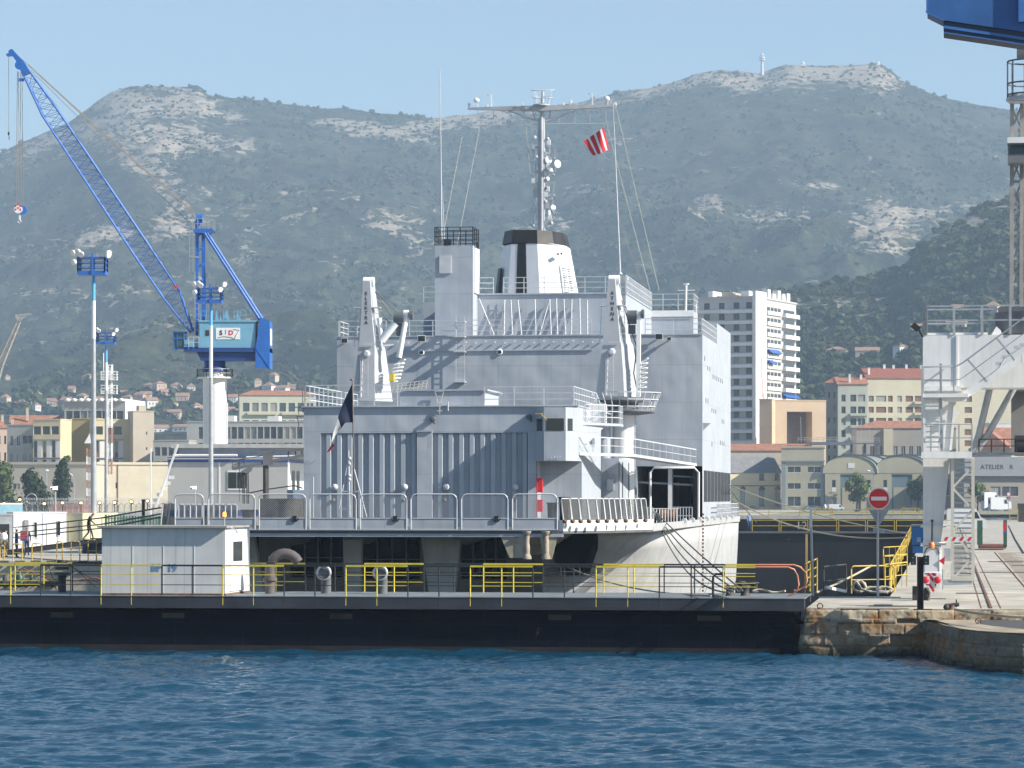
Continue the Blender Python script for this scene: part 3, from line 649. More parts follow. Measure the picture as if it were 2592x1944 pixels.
# hull: lofted stations
uC = -27.0
ST_ = [(159.5, 9.6, 1.5, .6), (163, 10.8, 4.4, .7), (168, 11.7, 7.2, .9), (176, 12.1, 9.3, 1.1), (188, 12.15, 10.8, 1.2), (200, 12.15, 11.5, 1.25), (215, 12.2, 11.9, 1.25), (227, 12.1, 11.6, 1.25), (250, 9.9, 8.6, 1.25), (275, 5.6, 4.2, 1.25), (296, .8, .3, 1.25)]
rings = []
for (v, hd, hb_, pw_) in ST_:
    r_ = []
    ztop = zD-.12
    for k in range(9):
        f = k/8; z = ztop+(-4.5-ztop)*f; h_ = hd+(hb_-hd)*(f**pw_); r_.append(Vector((uC+h_, v, z)))
    r_.append(Vector((uC+hb_*.4, v, -6.5))); r_.append(Vector((uC-hb_*.4, v, -6.5)))
    for k in range(8, -1, -1):
        f = k/8; z = ztop+(-4.5-ztop)*f; h_ = hd+(hb_-hd)*(f**pw_); r_.append(Vector((uC-h_, v, z)))
    rings.append(r_)
fine = []
for a, b in zip(rings[:-1], rings[1:]):
    for j in range(4): fine.append([p.lerp(q, j/4) for p, q in zip(a, b)])
fine.append(rings[-1])
m = MB(); m.loft(fine, True, True); hull = m.build('hull', M_HULL, ship)
# transom with mooring deck openings under the flight deck
m = MB(); tv = 158.6
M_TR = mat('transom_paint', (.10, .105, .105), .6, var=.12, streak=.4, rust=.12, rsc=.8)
def panel_holes(m, p0, ux, uz, Wd, Hd, holes, n, dep, back=True):
    """wall sheet in the plane p0+ux,uz with rectangular holes and reveals (dep along n)"""
    p0, ux, uz, n = Vector(p0), Vector(ux), Vector(uz), Vector(n)
    xs = sorted(set([0, Wd]+[h[0] for h in holes]+[h[2] for h in holes])); zs = sorted(set([0, Hd]+[h[1] for h in holes]+[h[3] for h in holes]))
    P = lambda x, z, d=0: p0+ux*x+uz*z+n*d
    for i in range(len(xs)-1):
        for j in range(len(zs)-1):
            cx, cz = (xs[i]+xs[i+1])/2, (zs[j]+zs[j+1])/2
            if any(h[0] < cx < h[2] and h[1] < cz < h[3] for h in holes): continue
            m.quad(P(xs[i], zs[j]), P(xs[i+1], zs[j]), P(xs[i+1], zs[j+1]), P(xs[i], zs[j+1]))
    for (a, b, c, d) in holes:
        for q in (((a, b), (c, b)), ((c, b), (c, d)), ((c, d), (a, d)), ((a, d), (a, b))):
            (x0, z0), (x1, z1) = q; m.quad(P(x0, z0), P(x0, z0, dep), P(x1, z1, dep), P(x1, z1))
    return m
t0 = K(590, 1560, tv); t1 = K(1372, 1345, tv); Wt = t1.x-t0.x; zb = -4.0
def hx(px): return K(px, 1400, tv).x-t0.x
def hz(py): return K(1000, py, tv).z-zb
holes = [(hx(600), hz(1430), hx(655), hz(1350)), (hx(734), hz(1462), hx(868), hz(1347)), (hx(915), hz(1466), hx(1063), hz(1347)), (hx(1166), hz(1465), hx(1282), hz(1347))]
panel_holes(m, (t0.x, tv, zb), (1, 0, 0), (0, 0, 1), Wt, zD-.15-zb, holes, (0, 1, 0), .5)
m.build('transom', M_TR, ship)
m = MB(); m.box((t0.x+.5, tv+.55, zb), (t1.x-.3, tv+.8, zD-.2)); m.build('mooring_deck', mat('mooring_deck_paint', (.003, .003, .004), .9, spec=.05, var=.3), ship)  # thin black backing painted for the shade inside the transom openings
for (a, b, c, d) in holes[1:]:
    m = MB()
    for k in range(1, 4): x = t0.x+a+(c-a)*k/4; m.bar((x, tv+.4, zb+b), (x, tv+.4, zb+d), .08)
    m.bar((t0.x+a, tv+.4, zb+b+1), (t0.x+c, tv+.4, zb+b+1), .05); m.build('stanchion', M_DARKG, ship)
for px in (1130, 1205, 1258, 1300):     # round fairleads low in the shade
    if px == 1130: continue
    p = K(px, 1440 if px < 1230 else 1446, tv-.05); m = MB(); m.lathe(p, [(.18, 0), (.27, 0), (.27, -.12), (.18, -.14)], 16, 'y', False); m.build('fairlead', M_TR, ship)
m = MB(); vq_ = 159.3; m.prism([K(1404, 1349, vq_), K(1512, 1349, vq_), K(1494, 1400, vq_), K(1476, 1456, vq_), K(1424, 1456, vq_), K(1404, 1420, vq_)], (0, 3.0, 0)); m.build('mooring_port', MATS['mooring_deck_paint'], ship)  # solid black block painted for the overhang's shade and a mooring opening
m = MB(); rail_mb(m, [K(1420, 1458, 159), K(1468, 1458, 159)], h=.45, n=2, post=.9, r=.02); m.build('port_rail', M_RAILG, ship)
# brackets that carry the overhang
for i, (xa, xb, xc) in enumerate(((1275, 1408, 1340), (1160, 1240, 1150), (690, 745, 722), (868, 918, 890))):
    m = MB(); a = K(xa, 1345, VS+1.5); b = K(xb, 1345, VS+1.5); c = K(xc, 1405 if i == 0 else 1380, VS+5)
    for w_ in ((0, .12),):
        m.loft([[Vector((a.x, VS+.8, zD-.2)), Vector((b.x, VS+.8, zD-.2)), Vector((b.x, tv, zD-.2)), Vector((a.x, tv, zD-.2))],
                [Vector((c.x-.25, VS+5.5, c.z)), Vector((c.x+.25, VS+5.5, c.z)), Vector((c.x+.25, tv, c.z)), Vector((c.x-.25, tv, c.z))]])
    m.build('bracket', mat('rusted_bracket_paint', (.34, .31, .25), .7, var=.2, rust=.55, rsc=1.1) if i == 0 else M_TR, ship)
M_FIN = mat('rusted_cream_plate', (.40, .36, .27), .7, var=.2, streak=.3, rust=.5, rsc=1.4)
for pl_ in (((1262, 1346), (1330, 1346), (1324, 1412), (1290, 1412)), ((1350, 1346), (1414, 1346), (1396, 1416), (1372, 1402), (1366, 1352))):
    m = MB(); m.prism([K(x, y, VS+.03) for x, y in pl_], (0, .12, 0)); m.build('fin_plate', M_FIN, ship)
for px in (1334, 1382):
    m = MB(); p = K(px, 1352, VS+.02); q = K(px, 1410, VS+.02); m.tube([p, q], .14, 10); m.lathe((p.x, p.y, p.z-.1), [(.13, 0), (.26, .2), (.26, .25)], 8); m.lathe((q.x, q.y, q.z), [(.22, -.1), (.22, 0), (.1, .25)], 8); m.build('fender_post', mat('rusted_pale_post', (.36, .31, .25), .7, var=.3, rust=.6, rsc=2.5), ship)
for x0, x1, x2, x3 in ((592, 640, 668, 628), (868, 915, 912, 872), (1064, 1166, 1150, 1085)):     # pale pillars under the overhang
    m = MB(); va = VS+3.2; a, b, c, d = K(x0, 1348, va), K(x1, 1348, va), K(x2, 1500, va), K(x3, 1500, va); m.loft([[a, b, b+Vector((0, .5, 0)), a+Vector((0, .5, 0))], [d, c, c+Vector((0, .5, 0)), d+Vector((0, .5, 0))]]); m.build('pillar', mat('pillar_paint', (.34, .35, .34), .6, var=.12, streak=.5, rust=.1), ship)
# flight deck slab
dk = [(K(398, 1343, VS).x, VS), (K(1425, 1343, VS).x, VS), (-16.6, 152.6), (-14.75, 158.5), (-14.85, 227), (-17.1, 250), (-21.4, 275), (-27, 296), (-32.6, 275), (-36.9, 250), (-39.1, 227), (-39.1, 165)]
m = MB(); m.prism([(x, y, zD-.14) for x, y in dk], (0, 0, .14)); deck = m.build('flight_deck', mat('deck_grey', (.10, .105, .115), .8, var=.2, rust=.1), ship)
m = MB(); m.box((dk[0][0], VS-.02, zD-.30), (dk[1][0], VS+.15, zD-.145)); m.build('deck_beam', M_NAVY, ship)
# stern guard frames with wire netting
M_NET = mesh_mat('wire_net', (.33, .35, .38), 9, .16)
M_NETK = mesh_mat('black_net', (.03, .03, .03), 11, .55)
zt = K(1000, 1251, VS).z; zb_ = K(1000, 1341, VS).z; zp = K(1000, 1313, VS).z
for i, (x0, x1) in enumerate(((441, 517), (526, 647), (654, 776), (782, 903), (910, 1031), (1038, 1158), (1166, 1287), (1295, 1412))):
    a = K(x0+2, 1300, VS-.1).x; b = K(x1-2, 1300, VS-.1).x; v = VS-.1; m = MB()
    r_ = .25; pth = [(a, v, zb_), (a, v, zt-r_)]+[(a+r_-r_*math.cos(t), v, zt-r_+r_*math.sin(t)) for t in (.5, 1.0)]+[(a+r_, v, zt), (b-r_, v, zt)]+[(b-r_+r_*math.sin(t), v, zt-r_+r_*math.cos(t)) for t in (.5, 1.0)]+[(b, v, zt-r_), (b, v, zb_)]
    m.tube(pth, .033, 8); m.bar((a, v, zp+.02), (b, v, zp+.02), .05); m.bar((a, v, zb_+.02), (b, v, zb_+.02), .05)
    fr_ = m.build('guard_frame', M_RAILG, ship)
    m = MB(); m.quad((a, v, zp), (b, v, zp), (b, v, zt-.05), (a, v, zt-.05)); m.build('net', M_NET, fr_)
    m = MB(); m.box((a+.03, v-.005, zb_+.03), (b-.03, v+.02, zp)); m.build('plate', M_NAVY, fr_)
    if i in (2, 4, 6):
        uu = b-.55; m = MB(); m.tube([(uu-.2, v-.03, zp+.02), (uu-.12, v-.05, zp-.12), (uu+.12, v-.05, zp-.12), (uu+.2, v-.03, zp+.02)], .025, 6); m.box((uu-.1, v-.05, zp-.1), (uu+.1, v+.1, zp+.14)); m.build('fitting', M_BLACK, fr_)
# leaning side nets (left quarter) and the lit row of nets on the right quarter
def nets(path, N, h, lean, label=None):
    P = [Vector(p) for p in path]; L = [0]
    for a, b in zip(P[:-1], P[1:]): L.append(L[-1]+(b-a).length)
    def at(s):
        for i in range(len(P)-1):
            if s <= L[i+1]+1e-6: return P[i].lerp(P[i+1], (s-L[i])/(L[i+1]-L[i]))
        return P[-1]
    for i in range(N):
        a = at(L[-1]*i/N); b = at(L[-1]*(i+.94)/N); up = Vector((lean[0], lean[1], h)); m = MB()
        m.tube([a, a+up*.97, a.lerp(b, .1)+up, a.lerp(b, .9)+up, b+up*.97, b], .034, 6); f_ = m.build('guard_frame', M_RAILG, ship)
        m = MB(); m.quad(a, b, b+up*.97, a+up*.97); m.build('net', M_NETK, f_)
zt2 = 1.45
nets([(dk[1][0]+.02, VS+.1, zD+.42), (-16.6, 152.6, zD+.42), (-14.9, 158, zD+.42)], 13, 1.12, (-.14, .05))
nets([(K(405, 1300, VS).x, VS, zD-.1), (K(441, 1300, VS).x, VS, zD-.1)], 2, 1.42, (.15, 0))
nets([(K(452, 1300, VS+5).x, VS+5, zD-.05), (K(600, 1300, VS+5).x, VS+5, zD-.05)], 10, 1.30, (0, 0))
m = MB(); pp = [(dk[1][0], VS), (-16.6, 152.6), (-14.75, 158.5)]
for a, b in zip(pp[:-1], pp[1:]):
    A = Vector((a[0]+.02, a[1], 0)); B = Vector((b[0]+.02, b[1], 0)); m.loft([[A+Vector((0, 0, zD-.02)), A+Vector((.05, 0, zD+.5)), A+Vector((-.3, .1, zD+.5)), A+Vector((-.3, .1, zD-.02))], [B+Vector((0, 0, zD-.02)), B+Vector((.05, 0, zD+.5)), B+Vector((-.3, .1, zD+.5)), B+Vector((-.3, .1, zD-.02))]])
m.build('side_coaming', M_WHITE, ship)
for i in range(10):
    f = i/9; u = dk[1][0]+f*(-15.0-dk[1][0])+.1; v = VS+f*f*6.5; m = MB(); m.sphere((u, v-.05, zD+.45), .13, 8, (1, 1, .8)); m.build('roller', M_RUST, ship)
# bulwark on the starboard side with hawse pieces
m = MB(); m.box((-14.84, 159, zD-.1), (-14.74, 226, zD+.28)); m.build('bulwark', M_HULL, ship)
# ------------- hangar
hz0 = zD; hz1 = K(1100, 1030, VH).z
uH0, uHm, uH1 = K(769, 1100, VH).x, K(1357, 1100, VH).x, K(1462, 1100, VH).x
VHb = VH*(2400-1462)/(2400-1522)
M_HNG = M_NAVY
m = MB()
zdt = K(1000, 1096, VH).z; zds = K(1000, 1312, VH).z
d0a, d0b = K(812, 1200, VH).x, K(1055, 1200, VH).x; d1a, d1b = K(1095, 1200, VH).x, K(1336, 1200, VH).x
panel_holes(m, (uH0, VH, hz0), (1, 0, 0), (0, 0, 1), uHm-uH0, hz1-hz0, [(d0a-uH0, zds-hz0, d0b-uH0, zdt-hz0), (d1a-uH0, zds-hz0, d1b-uH0, zdt-hz0)], (0, 1, 0), .25)
m.box((uH0, VH+.6, hz0), (uHm, VHb+8, hz1-.005)); m.quad((uH0, VH+.6, hz0), (uH0, VH, hz0), (uH0, VH, hz1), (uH0, VH+.6, hz1))
m.quad((uH0, VH, hz1), (uHm, VH, hz1), (uHm, VH+.6, hz1), (uH0, VH+.6, hz1))
zbx = K(1400, 1167, VH).z
m.box((uHm, VH, zbx), (uH1, VHb, hz1)); m.box((uHm, VH+2.0, hz0), (uH1, VHb, zbx))
m.box((uHm-.2, VH+.005, zbx-.002), (uHm-.001, VH+.4, hz1-.01))
hangar = m.build('hangar', M_HNG, ship)
m = MB(); m.box((uH0-.12, VH-.15, hz1), (uH1+.05, VHb+8, hz1+.07)); m.build('roof_edge', M_NAVY, hangar)
for (a, b) in ((d0a, d0b), (d1a, d1b)):   # corrugated sliding doors
    m = MB(); n = 9; pitch = (b-a)/n; v0 = VH+.20; pr = []
    for k in range(n):
        x = a+k*pitch; pr += [(x, v0), (x+pitch*.42, v0), (x+pitch*.52, v0-.16), (x+pitch*.90, v0-.16)]
    pr.append((b, v0)); 
    for (x0, y0), (x1, y1) in zip(pr[:-1], pr[1:]): m.quad((x0, y0, zds), (x1, y1, zds), (x1, y1, zdt-.02), (x0, y0, zdt-.02))
    d_ = m.build('hangar_door', M_DOOR, ship)
    m = MB()
    for k in range(n): x = a+k*pitch+pitch*.52; m.box((x, v0-.175, zds+.05), (x+pitch*.38, v0-.161, zdt-.25))
    m.build('rib', M_DOOR, d_)
m = MB(); m.box((d0b+.02, VH-.10, zds), (d1a-.02, VH-.002, zdt+.05)); m.box((d0b+.02, VH-.2, zdt+.05), (d1a, VH-.05, zdt+.13)); m.build('door_post', M_NAVY, ship)
for px in (847, 1024, 1129, 1304):
    m = MB(); p = K(px, 1233, VH-.1); m.lathe(p, [(.18, .1), (.18, -.02), (.12, -.1), (0, -.13)], 16, 'y'); m.build('lamp_cover', M_RAILG, ship)
    m = MB(); p = K(px-3, 1266, VH-.05); m.lathe(p, [(.10, .1), (.10, -.05), (0, -.06)], 12, 'y'); m.build('plug', mat('brownish_plug', (.2, .17, .13), .7), ship)
for px, py in ((1095, 1061), (1339, 1055)):
    m = MB(); p = K(px, py, VH-.2); m.lathe(p, [(.15, .25), (.16, -.02), (.11, -.03)], 14, 'y'); m.lathe((p.x, p.y-.035, p.z), [(.06, 0), (.05, -.04)], 10, 'y'); m.sphere((p.x+.1, p.y, p.z-.2), .07, 8); m.build('floodlight', M_DARKG, ship)
# control cabin
m = MB(); vf = VH-1.3; zc0 = zbx; zc1 = hz1-.08
pl = [(K(1356, 1100, VH).x, VH-.01), (K(1377, 1100, vf).x, vf), (K(1432, 1100, vf).x, vf), (uH1+.02, VH-.05)]
m.loft([[Vector((x, y, zc0)) for x, y in pl], [Vector((x, y, zc1)) for x, y in pl]]); cab = m.build('control_cabin', M_NAVY, ship)
zw0, zw1 = K(1400, 1090, vf).z, K(1400, 1059, vf).z
for i in range(3):
    a = Vector((*pl[i], 0)); b = Vector((*pl[i+1], 0)); d = (b-a).normalized(); nn = Vector((d.y, -d.x, 0)); f0, f1 = ((.15, .8), (.1, .92), (.15, .55))[i]
    m = MB(); A = a.lerp(b, f0)+nn*.02; B = a.lerp(b, f1)+nn*.02; m.loft([[A+Vector((0, 0, zw0)), B+Vector((0, 0, zw0)), B+Vector((0, 0, zw1)), A+Vector((0, 0, zw1))], [p-nn*.1 for p in (A+Vector((0, 0, zw0)), B+Vector((0, 0, zw0)), B+Vector((0, 0, zw1)), A+Vector((0, 0, zw1)))]]); m.build('window', M_GLASS, cab)
m = MB(); p = K(1368, 1047, vf); m.bar(p, p+Vector((.35, -.2, -.35)), .05); m.bar(p+Vector((-.3, 0, 0)), p+Vector((.2, 0, 0)), .05); m.build('wiper_bracket', M_YT, cab)
m = MB(); a = K(1395, 1159, vf-.05)
for k in range(4): m.tube([a+Vector((k*.16, -.04, .06*(k % 2))), a+Vector((k*.16+.02, 0, .06*(k % 2)))], .03, 6)
m.build('stud', M_RAILG, cab)
m = MB(); a = K(771, 1162, VH-.05)
for k in range(6): p = a+Vector((.1+k*.15, -.05, .09*(k % 2))); m.bar(p, p+Vector((.08, 0, .05)), .03)
m.build('stud', M_RAILG, hangar)
# red safety gear and dark winch next to the doors
m = MB(); a = K(1360, 1210, VH-.6); m.box((a.x, a.y, K(1, 1247, VH-.6).z), (a.x+.28, a.y+.3, a.z)); a2 = K(1359, 1265, VH-.6); m.box((a2.x, a2.y, K(1, 1295, VH-.6).z), (a2.x+.3, a2.y+.3, a2.z)); m.tube([(a.x-.02, a.y, K(1, 1200, VH-.6).z), (a.x-.02, a.y, K(1, 1305, VH-.6).z)], .025); m.build('lifebuoy_box', M_RED, ship)
# roof things
hx0, hx1 = K(1009, 1000, VH).x, K(1223, 1000, VH).x
m = MB(); m.box((hx0, VH+.4, hz1+.07), (hx1, VH+6, K(1100, 989, VH).z)); m.box((hx0+.3, VH+.3, K(1100, 989, VH).z+.001), (hx1+.2, VH+6.2, K(1100, 985, VH).z)); hb2 = m.build('roof_box', M_NAVY, ship)
m = MB(); p = K(1112, 990, VH+.2)
m.bar(p+Vector((-.25, 0, .0)), p+Vector((-.08, 0, -.62)), .05); m.bar(p+Vector((.25, 0, 0)), p+Vector((.08, 0, -.62)), .05); m.bar(p+Vector((-.25, 0, 0)), p+Vector((.25, 0, 0)), .05); m.bar(p+Vector((-.16, 0, -.3)), p+Vector((.16, 0, -.3)), .05); m.bar(p+Vector((-.15, 0, -.62)), p+Vector((.15, 0, -.62)), .06); m.build('bracket', M_RAILG, hb2)
for px, y0, y1 in ((1134, 1017, 1040), (893, 960, 1000)):
    if px == 893: continue
    m = MB(); a = K(px, y0, VH-.2); b = K(px, y1, VH-.2); m.tube([a, b], .035, 6); m.build('post', M_RAILG, hangar)
m = MB(); a = K(1113, 1030, VH-.15); m.bar(a, K(1113, 1048, VH-.15), .05); m.bar(K(1106, 1040, VH-.15), K(1120, 1040, VH-.15), .06); m.build('cross_fitting', M_RAILG, hangar)
m = MB(); z = hz1+.07; c0 = K(772, 1, VH).x; c1 = K(1006, 1, VH).x
rail_mb(m, [(c0, VHb+4, z), (c0, VH, z), (c1, VH, z)], h=1.15, post=1.35); m.build('railing', M_RAILG, hangar)
m = MB(); c0 = K(1226, 1, VH).x; c1 = K(1452, 1, VH).x
rail_mb(m, [(c0, VH, z), (c1, VH, z)], h=1.02, post=1.6); rail_mb(m, [(c1, VH, z), (c1, VHb-.5, z)], h=1.02, post=1.25, rp=.04); m.build('railing', M_RAILG, hangar)
m = MB(); a = K(765, 968, VH); m.tube([a, (a.x+.05, a.y, hz1-.3)], .025); a = K(745, 1031, VH); m.bar(a, (uH0, VH, a.z+.02), .05); m.bar((a.x+.2, VH, a.z), (a.x+.25, VH, a.z-.4), .03); m.bar(K(752, 1054, VH), (uH0, VH, hz1-.5), .05); m.bar(K(752, 1054, VH), K(758, 1085, VH), .05); m.build('outrigger', M_DARKG, hangar)
m = MB(); a = K(793, 1207, VH-.3); m.tube([a, (a.x, a.y, zD)], .03); m.build('post', M_RAILG, ship)
# yellowish grating leaning up behind the roof (left)
m = MB(); a = K(992, 993, VH+8); b = K(1078, 985, VH+8); c = K(1082, 963, VH+8); d = K(998, 972, VH+8)
for i in range(4): m.bar(a.lerp(d, i/3), b.lerp(c, i/3), .035)
for i in range(9): m.bar(a.lerp(b, i/8), d.lerp(c, i/8), .035)
m.build('grating', mat('cream_rail', (.62, .58, .48), .6), ship)
# small gallery and catwalk right of the hangar
m = MB(); g0 = K(1480, 1075, VH+4); uu = uH1; zz = K(1500, 1078, VH+5).z
m.prism([(uu, VH+2.5, zz), (uu+1.7, VH+6, zz), (uu+1.7, VH+8, zz), (uu, VH+8, zz)], (0, 0, .14)); m.loft([[Vector((uu, VH+2.6, zz)), Vector((uu+1.0, VH+5, zz)), Vector((uu, VH+5, zz))], [Vector((uu, VH+2.7, zz-1.2)), Vector((uu+.05, VH+3, zz-1.2)), Vector((uu, VH+3.1, zz-1.2))]]); gal = m.build('side_gallery', M_NAVY, ship)
rail([(uu+.1, VH+2.9, zz+.14), (uu+1.65, VH+6, zz+.14), (uu+1.65, VH+8, zz+.14)], gal, post=.7)
m = MB(); m.box((uu, VH+5.5, zz+.15), (uu+.9, VH+6.6, zz+1.25)); m.build('cabinet', M_WHITE, gal)
m = MB(); zz = K(1500, 1152, VH+6).z; A = Vector((uH1, VH+.6, zz)); B = Vector((uH1+2.3, VH+8, zz)); C_ = Vector((-15.6, 197, zz-.35))
for (p, q) in ((A, B), (B, C_)):
    d = (q-p).normalized(); s = Vector((d.y, -d.x, 0))*.0
    m.bar(p, q, .12, .16); m.bar(p+Vector((0, 0, .95)), q+Vector((0, 0, .95)), .06); m.bar(p+Vector((0, 0, .5)), q+Vector((0, 0, .5)), .03)
    N = int((q-p).length/1.6)
    for i in range(N+1): r_ = p.lerp(q, i/N); m.bar(r_, r_+Vector((0, 0, .95)), .045)
m.quad(A, B, B+Vector((-1.5, .5, 0)), A+Vector((-.2, .1, 0))); m.quad(B, C_, C_+Vector((-1.2, 0, 0)), B+Vector((-1.5, .5, 0)))
m.build('catwalk', M_RAILG, ship)
# deckhouse with white lit side
m = MB(); v0 = 184.5; a = K(1523, 1160, v0); b = K(1567, 1160, v0)
m.box((a.x, v0, zD), (b.x, v0+9, a.z)); dh = m.build('deckhouse', M_NAVY, ship)
m = MB(); p = K(1545, 1215, v0-.1); m.box((p.x-.2, v0-.18, p.z-.6), (p.x+.2, v0-.002, p.z+.05)); m.tube([p+Vector((-.35, 0, -.1)), p+Vector((-.1, 0, .1)), p+Vector((.12, 0, .45))], .03); m.tube([p+Vector((.35, 0, -.1)), p+Vector((.1, 0, .1)), p+Vector((-.12, 0, .45))], .03); m.build('cabinet', M_RAILG, dh)
m = MB(); 
for px in (1567, 1576, 1592): p = KU(px, 1200, b.x+.03); m.box((b.x+.002, p.y-.05, zD+.2), (b.x+.06, p.y+.05, a.z-.2))
m.build('door_frame', M_DARKG, dh)
# crane pedestal, starboard
def pedestal(px, v, r, zt_, name='crane_pedestal'):
    p = K(px, 1100, v); m = MB(); m.lathe((p.x, v, zD), [(r, 0), (r, zt_-zD)], 24); return m.build(name, M_WHITE, ship), p.x
vc = 191.
zpl = K(1580, 1048, vc-3).z; zpt = K(1580, 1035, vc-3).z
ped, uc = pedestal(1578, vc, .66, zpl)
m = MB(); m.lathe((uc+.15, vc-.2, zpl), [(.8, 0), (1.75, .12), (1.85, .3), (1.2, .34)], 24); m.lathe((uc-.1, vc, zpl+.3), [(1.0, 0), (1.0, .45), (1.35, .5), (1.35, .72)], 24); m.build('turntable', M_DARKG, ped)
m = MB(); N = 14; rr0, rr1 = 1.7, 2.15; pr = []
for i in range(N+1):
    t = math.radians(-170+i*210/N); p = Vector((uc+.15+rr0*math.cos(t), vc-.2+rr0*math.sin(t), zpl+.3)); q = Vector((uc+.15+rr1*math.cos(t), vc-.2+rr1*math.sin(t), zpl+1.35)); m.bar(p, q, .045); pr.append((p, q))
for a, b in zip(pr[:-1], pr[1:]):
    for f in (.2, .6, 1): m.bar(a[0].lerp(a[1], f), b[0].lerp(b[1], f), .05)
m.build('railing', M_RAILG, ped)
m = MB(); m.lathe((uc-1.15, vc-.5, zD), [(.42, 0), (.42, zpl-zD)], 16); m.build('vent_trunk', M_NAVY, ship)
m = MB(); ladder_mb(m, (uc+.75, vc-.3, zD+3), (uc+.75, vc-.3, zpl), .35, .3, (0, 1, 0)); m.build('ladder', M_RAILG, ped)
# ------------- superstructure
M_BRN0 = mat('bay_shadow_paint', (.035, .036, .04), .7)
zS = K(1300, 850, VU).z; zSb = K(1700, 1180, VU).z
uS0, uS1 = K(853, 900, VU).x, K(1778, 900, VU).x
VUb = VU*(2400-1778)/(2400-1850.); VUn = VU*(2400-1778)/(2400-1815.)
m = MB(); um = K(1612, 1, VU).x
m.box((uS0, VU, zSb), (uS1, VUb, zS)); m.box((uS0, VU+.001, zD), (um, VUb, zSb-.001))
sup = m.build('superstructure', M_NAVY, ship)
m = MB(); m.box((uS1-.5, VUn, zS+.001), (uS1, VUb, K(1815, 818, VUn).z)); m.build('wing_bulwark', M_NAVY, sup)
# side wall under the bay with tall slots
sl = []; Hs = zSb-zD; s0 = K(1780, 1270, VU).z-zD; s1 = K(1780, 1190, VU).z-zD
L = VUb-VU
for k in range(8):
    a = L*(.045+.118*k); sl.append((a, s0, a+L*.075, s1))
m = MB(); panel_holes(m, (uS1, VU, zD), (0, 1, 0), (0, 0, 1), L, Hs, [], (-1, 0, 0), .25); m.build('side_plating', M_NAVY, sup)
for (a_, b_, c_, d_) in sl: m = MB(); m.box((uS1+.004, VU+a_, zD+b_), (uS1+.03, VU+c_+.55, zD+d_)); m.build('slot', M_BLACK, sup)  # black panels on solid plating, painted for the dark inside of the slots
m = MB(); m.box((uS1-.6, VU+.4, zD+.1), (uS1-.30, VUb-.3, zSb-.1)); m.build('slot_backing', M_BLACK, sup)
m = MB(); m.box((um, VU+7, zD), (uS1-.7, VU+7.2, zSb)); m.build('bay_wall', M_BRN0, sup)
m = MB(); m.box((um+1.8, VU+2, zD), (um+2.1, VU+2.4, zSb)); m.box((uS1-2.2, VU+.4, zD), (uS1-1.95, VU+.7, zSb)); m.build('bay_post', M_WHITE, sup)
m = MB(); a = K(1646, 1, VU-.5).x; b = K(1768, 1, VU-.5).x; z = K(1, 1186, VU-.5).z
m.tube([(a, VU-.5, zD), (a, VU-.5, z-.3), (a+.25, VU-.5, z), (b-.25, VU-.5, z), (b, VU-.5, z-.3), (b, VU-.5, zD)], .08, 8); m.build('pipe_frame', M_WHITE, ship)
m = MB(); rail_mb(m, [(uS0+.15, VU+.1, zS), (K(1154, 1, VU).x, VU+.1, zS)]); rail_mb(m, [(K(1178, 1, VU).x, VU+.1, zS), (K(1497, 1, VU).x, VU+.1, zS)]); rail_mb(m, [(K(1633, 1, VU).x, VU+.1, zS), (uS1-.05, VU+.1, zS)]); m.build('railing', M_RAILG, sup)
m = MB(); rail_mb(m, [(uS1-.05, VU+.1, zS), (uS1-.05, VUn, zS)], post=.9, rp=.03); rail_mb(m, [(uS0+.1, VU+.1, zS), (uS0+.1, VU+8, zS)]); m.build('railing', M_RAILG, sup)
m = MB(); m.box((uS0, VU-.06, zS-.02), (uS1+.001, VU-.001, zS+.05)); m.box((uS0+4.0, VU-.1, zS-.95), (K(1500, 1, VU).x, VU-.002, zS-.88))
m.build('deck_edge', M_NAVY, sup)
m = MB(); x = uS0+4
for i in range(22): m.tube([(x+i*.62, VU-.06, zS-.35-.05*(i % 3)), (x+i*.62, VU-.16, zS-.35-.05*(i % 3))], .05, 6)
m.build('small_lamp', M_WHITE, sup)
m = MB(); ladder_mb(m, K(1165, 800, VU-.35), K(1165, 975, VU-.35), .55, .35, r=.035)
for i in range(5): p = K(1165, 815+i*38, VU-.3); m.box((p.x-.35, VU-.75, p.z-.03), (p.x+.35, VU-.0, p.z+.03)) if i in (0, 1, 2, 4) else None
m.build('caged_ladder', M_RAILG, sup)
for px, py in ((1067, 892), (1265, 891)):
    m = MB(); p = K(px, py, VU-.02); m.lathe(p, [(.19, .02), (.20, -.08), (.13, -.09)], 16, 'y', False); pq = m.build('porthole', M_WHITE, sup); m = MB(); m.lathe(p, [(.15, .01), (.15, -.03)], 14, 'y'); m.build('pane', M_GLASS, pq)
for px, py, s_ in ((1067, 857, .27), (1668, 852, .26), (1694, 857, .14), (872, 862, .22)):
    m = MB(); p = K(px, py, VU-.45); m.loft([[p+Vector((-s_, 0, -s_*.8)), p+Vector((s_, 0, -s_*.8)), p+Vector((s_, 0, s_*.8)), p+Vector((-s_, 0, s_*.8))], [p+Vector((-s_*.6, .25, -s_*.5)), p+Vector((s_*.6, .25, -s_*.5)), p+Vector((s_*.6, .25, s_*.5)), p+Vector((-s_*.6, .25, s_*.5))]]); m.bar(p+Vector((0, .2, 0)), p+Vector((0, .46, -.05)), .08); fl = m.build('floodlight', M_WHITE, sup)
    m = MB(); m.box(p+Vector((-s_*.82, -.01, -s_*.62)), p+Vector((s_*.82, .0, s_*.62))); m.build('lens', M_GLASS, fl)
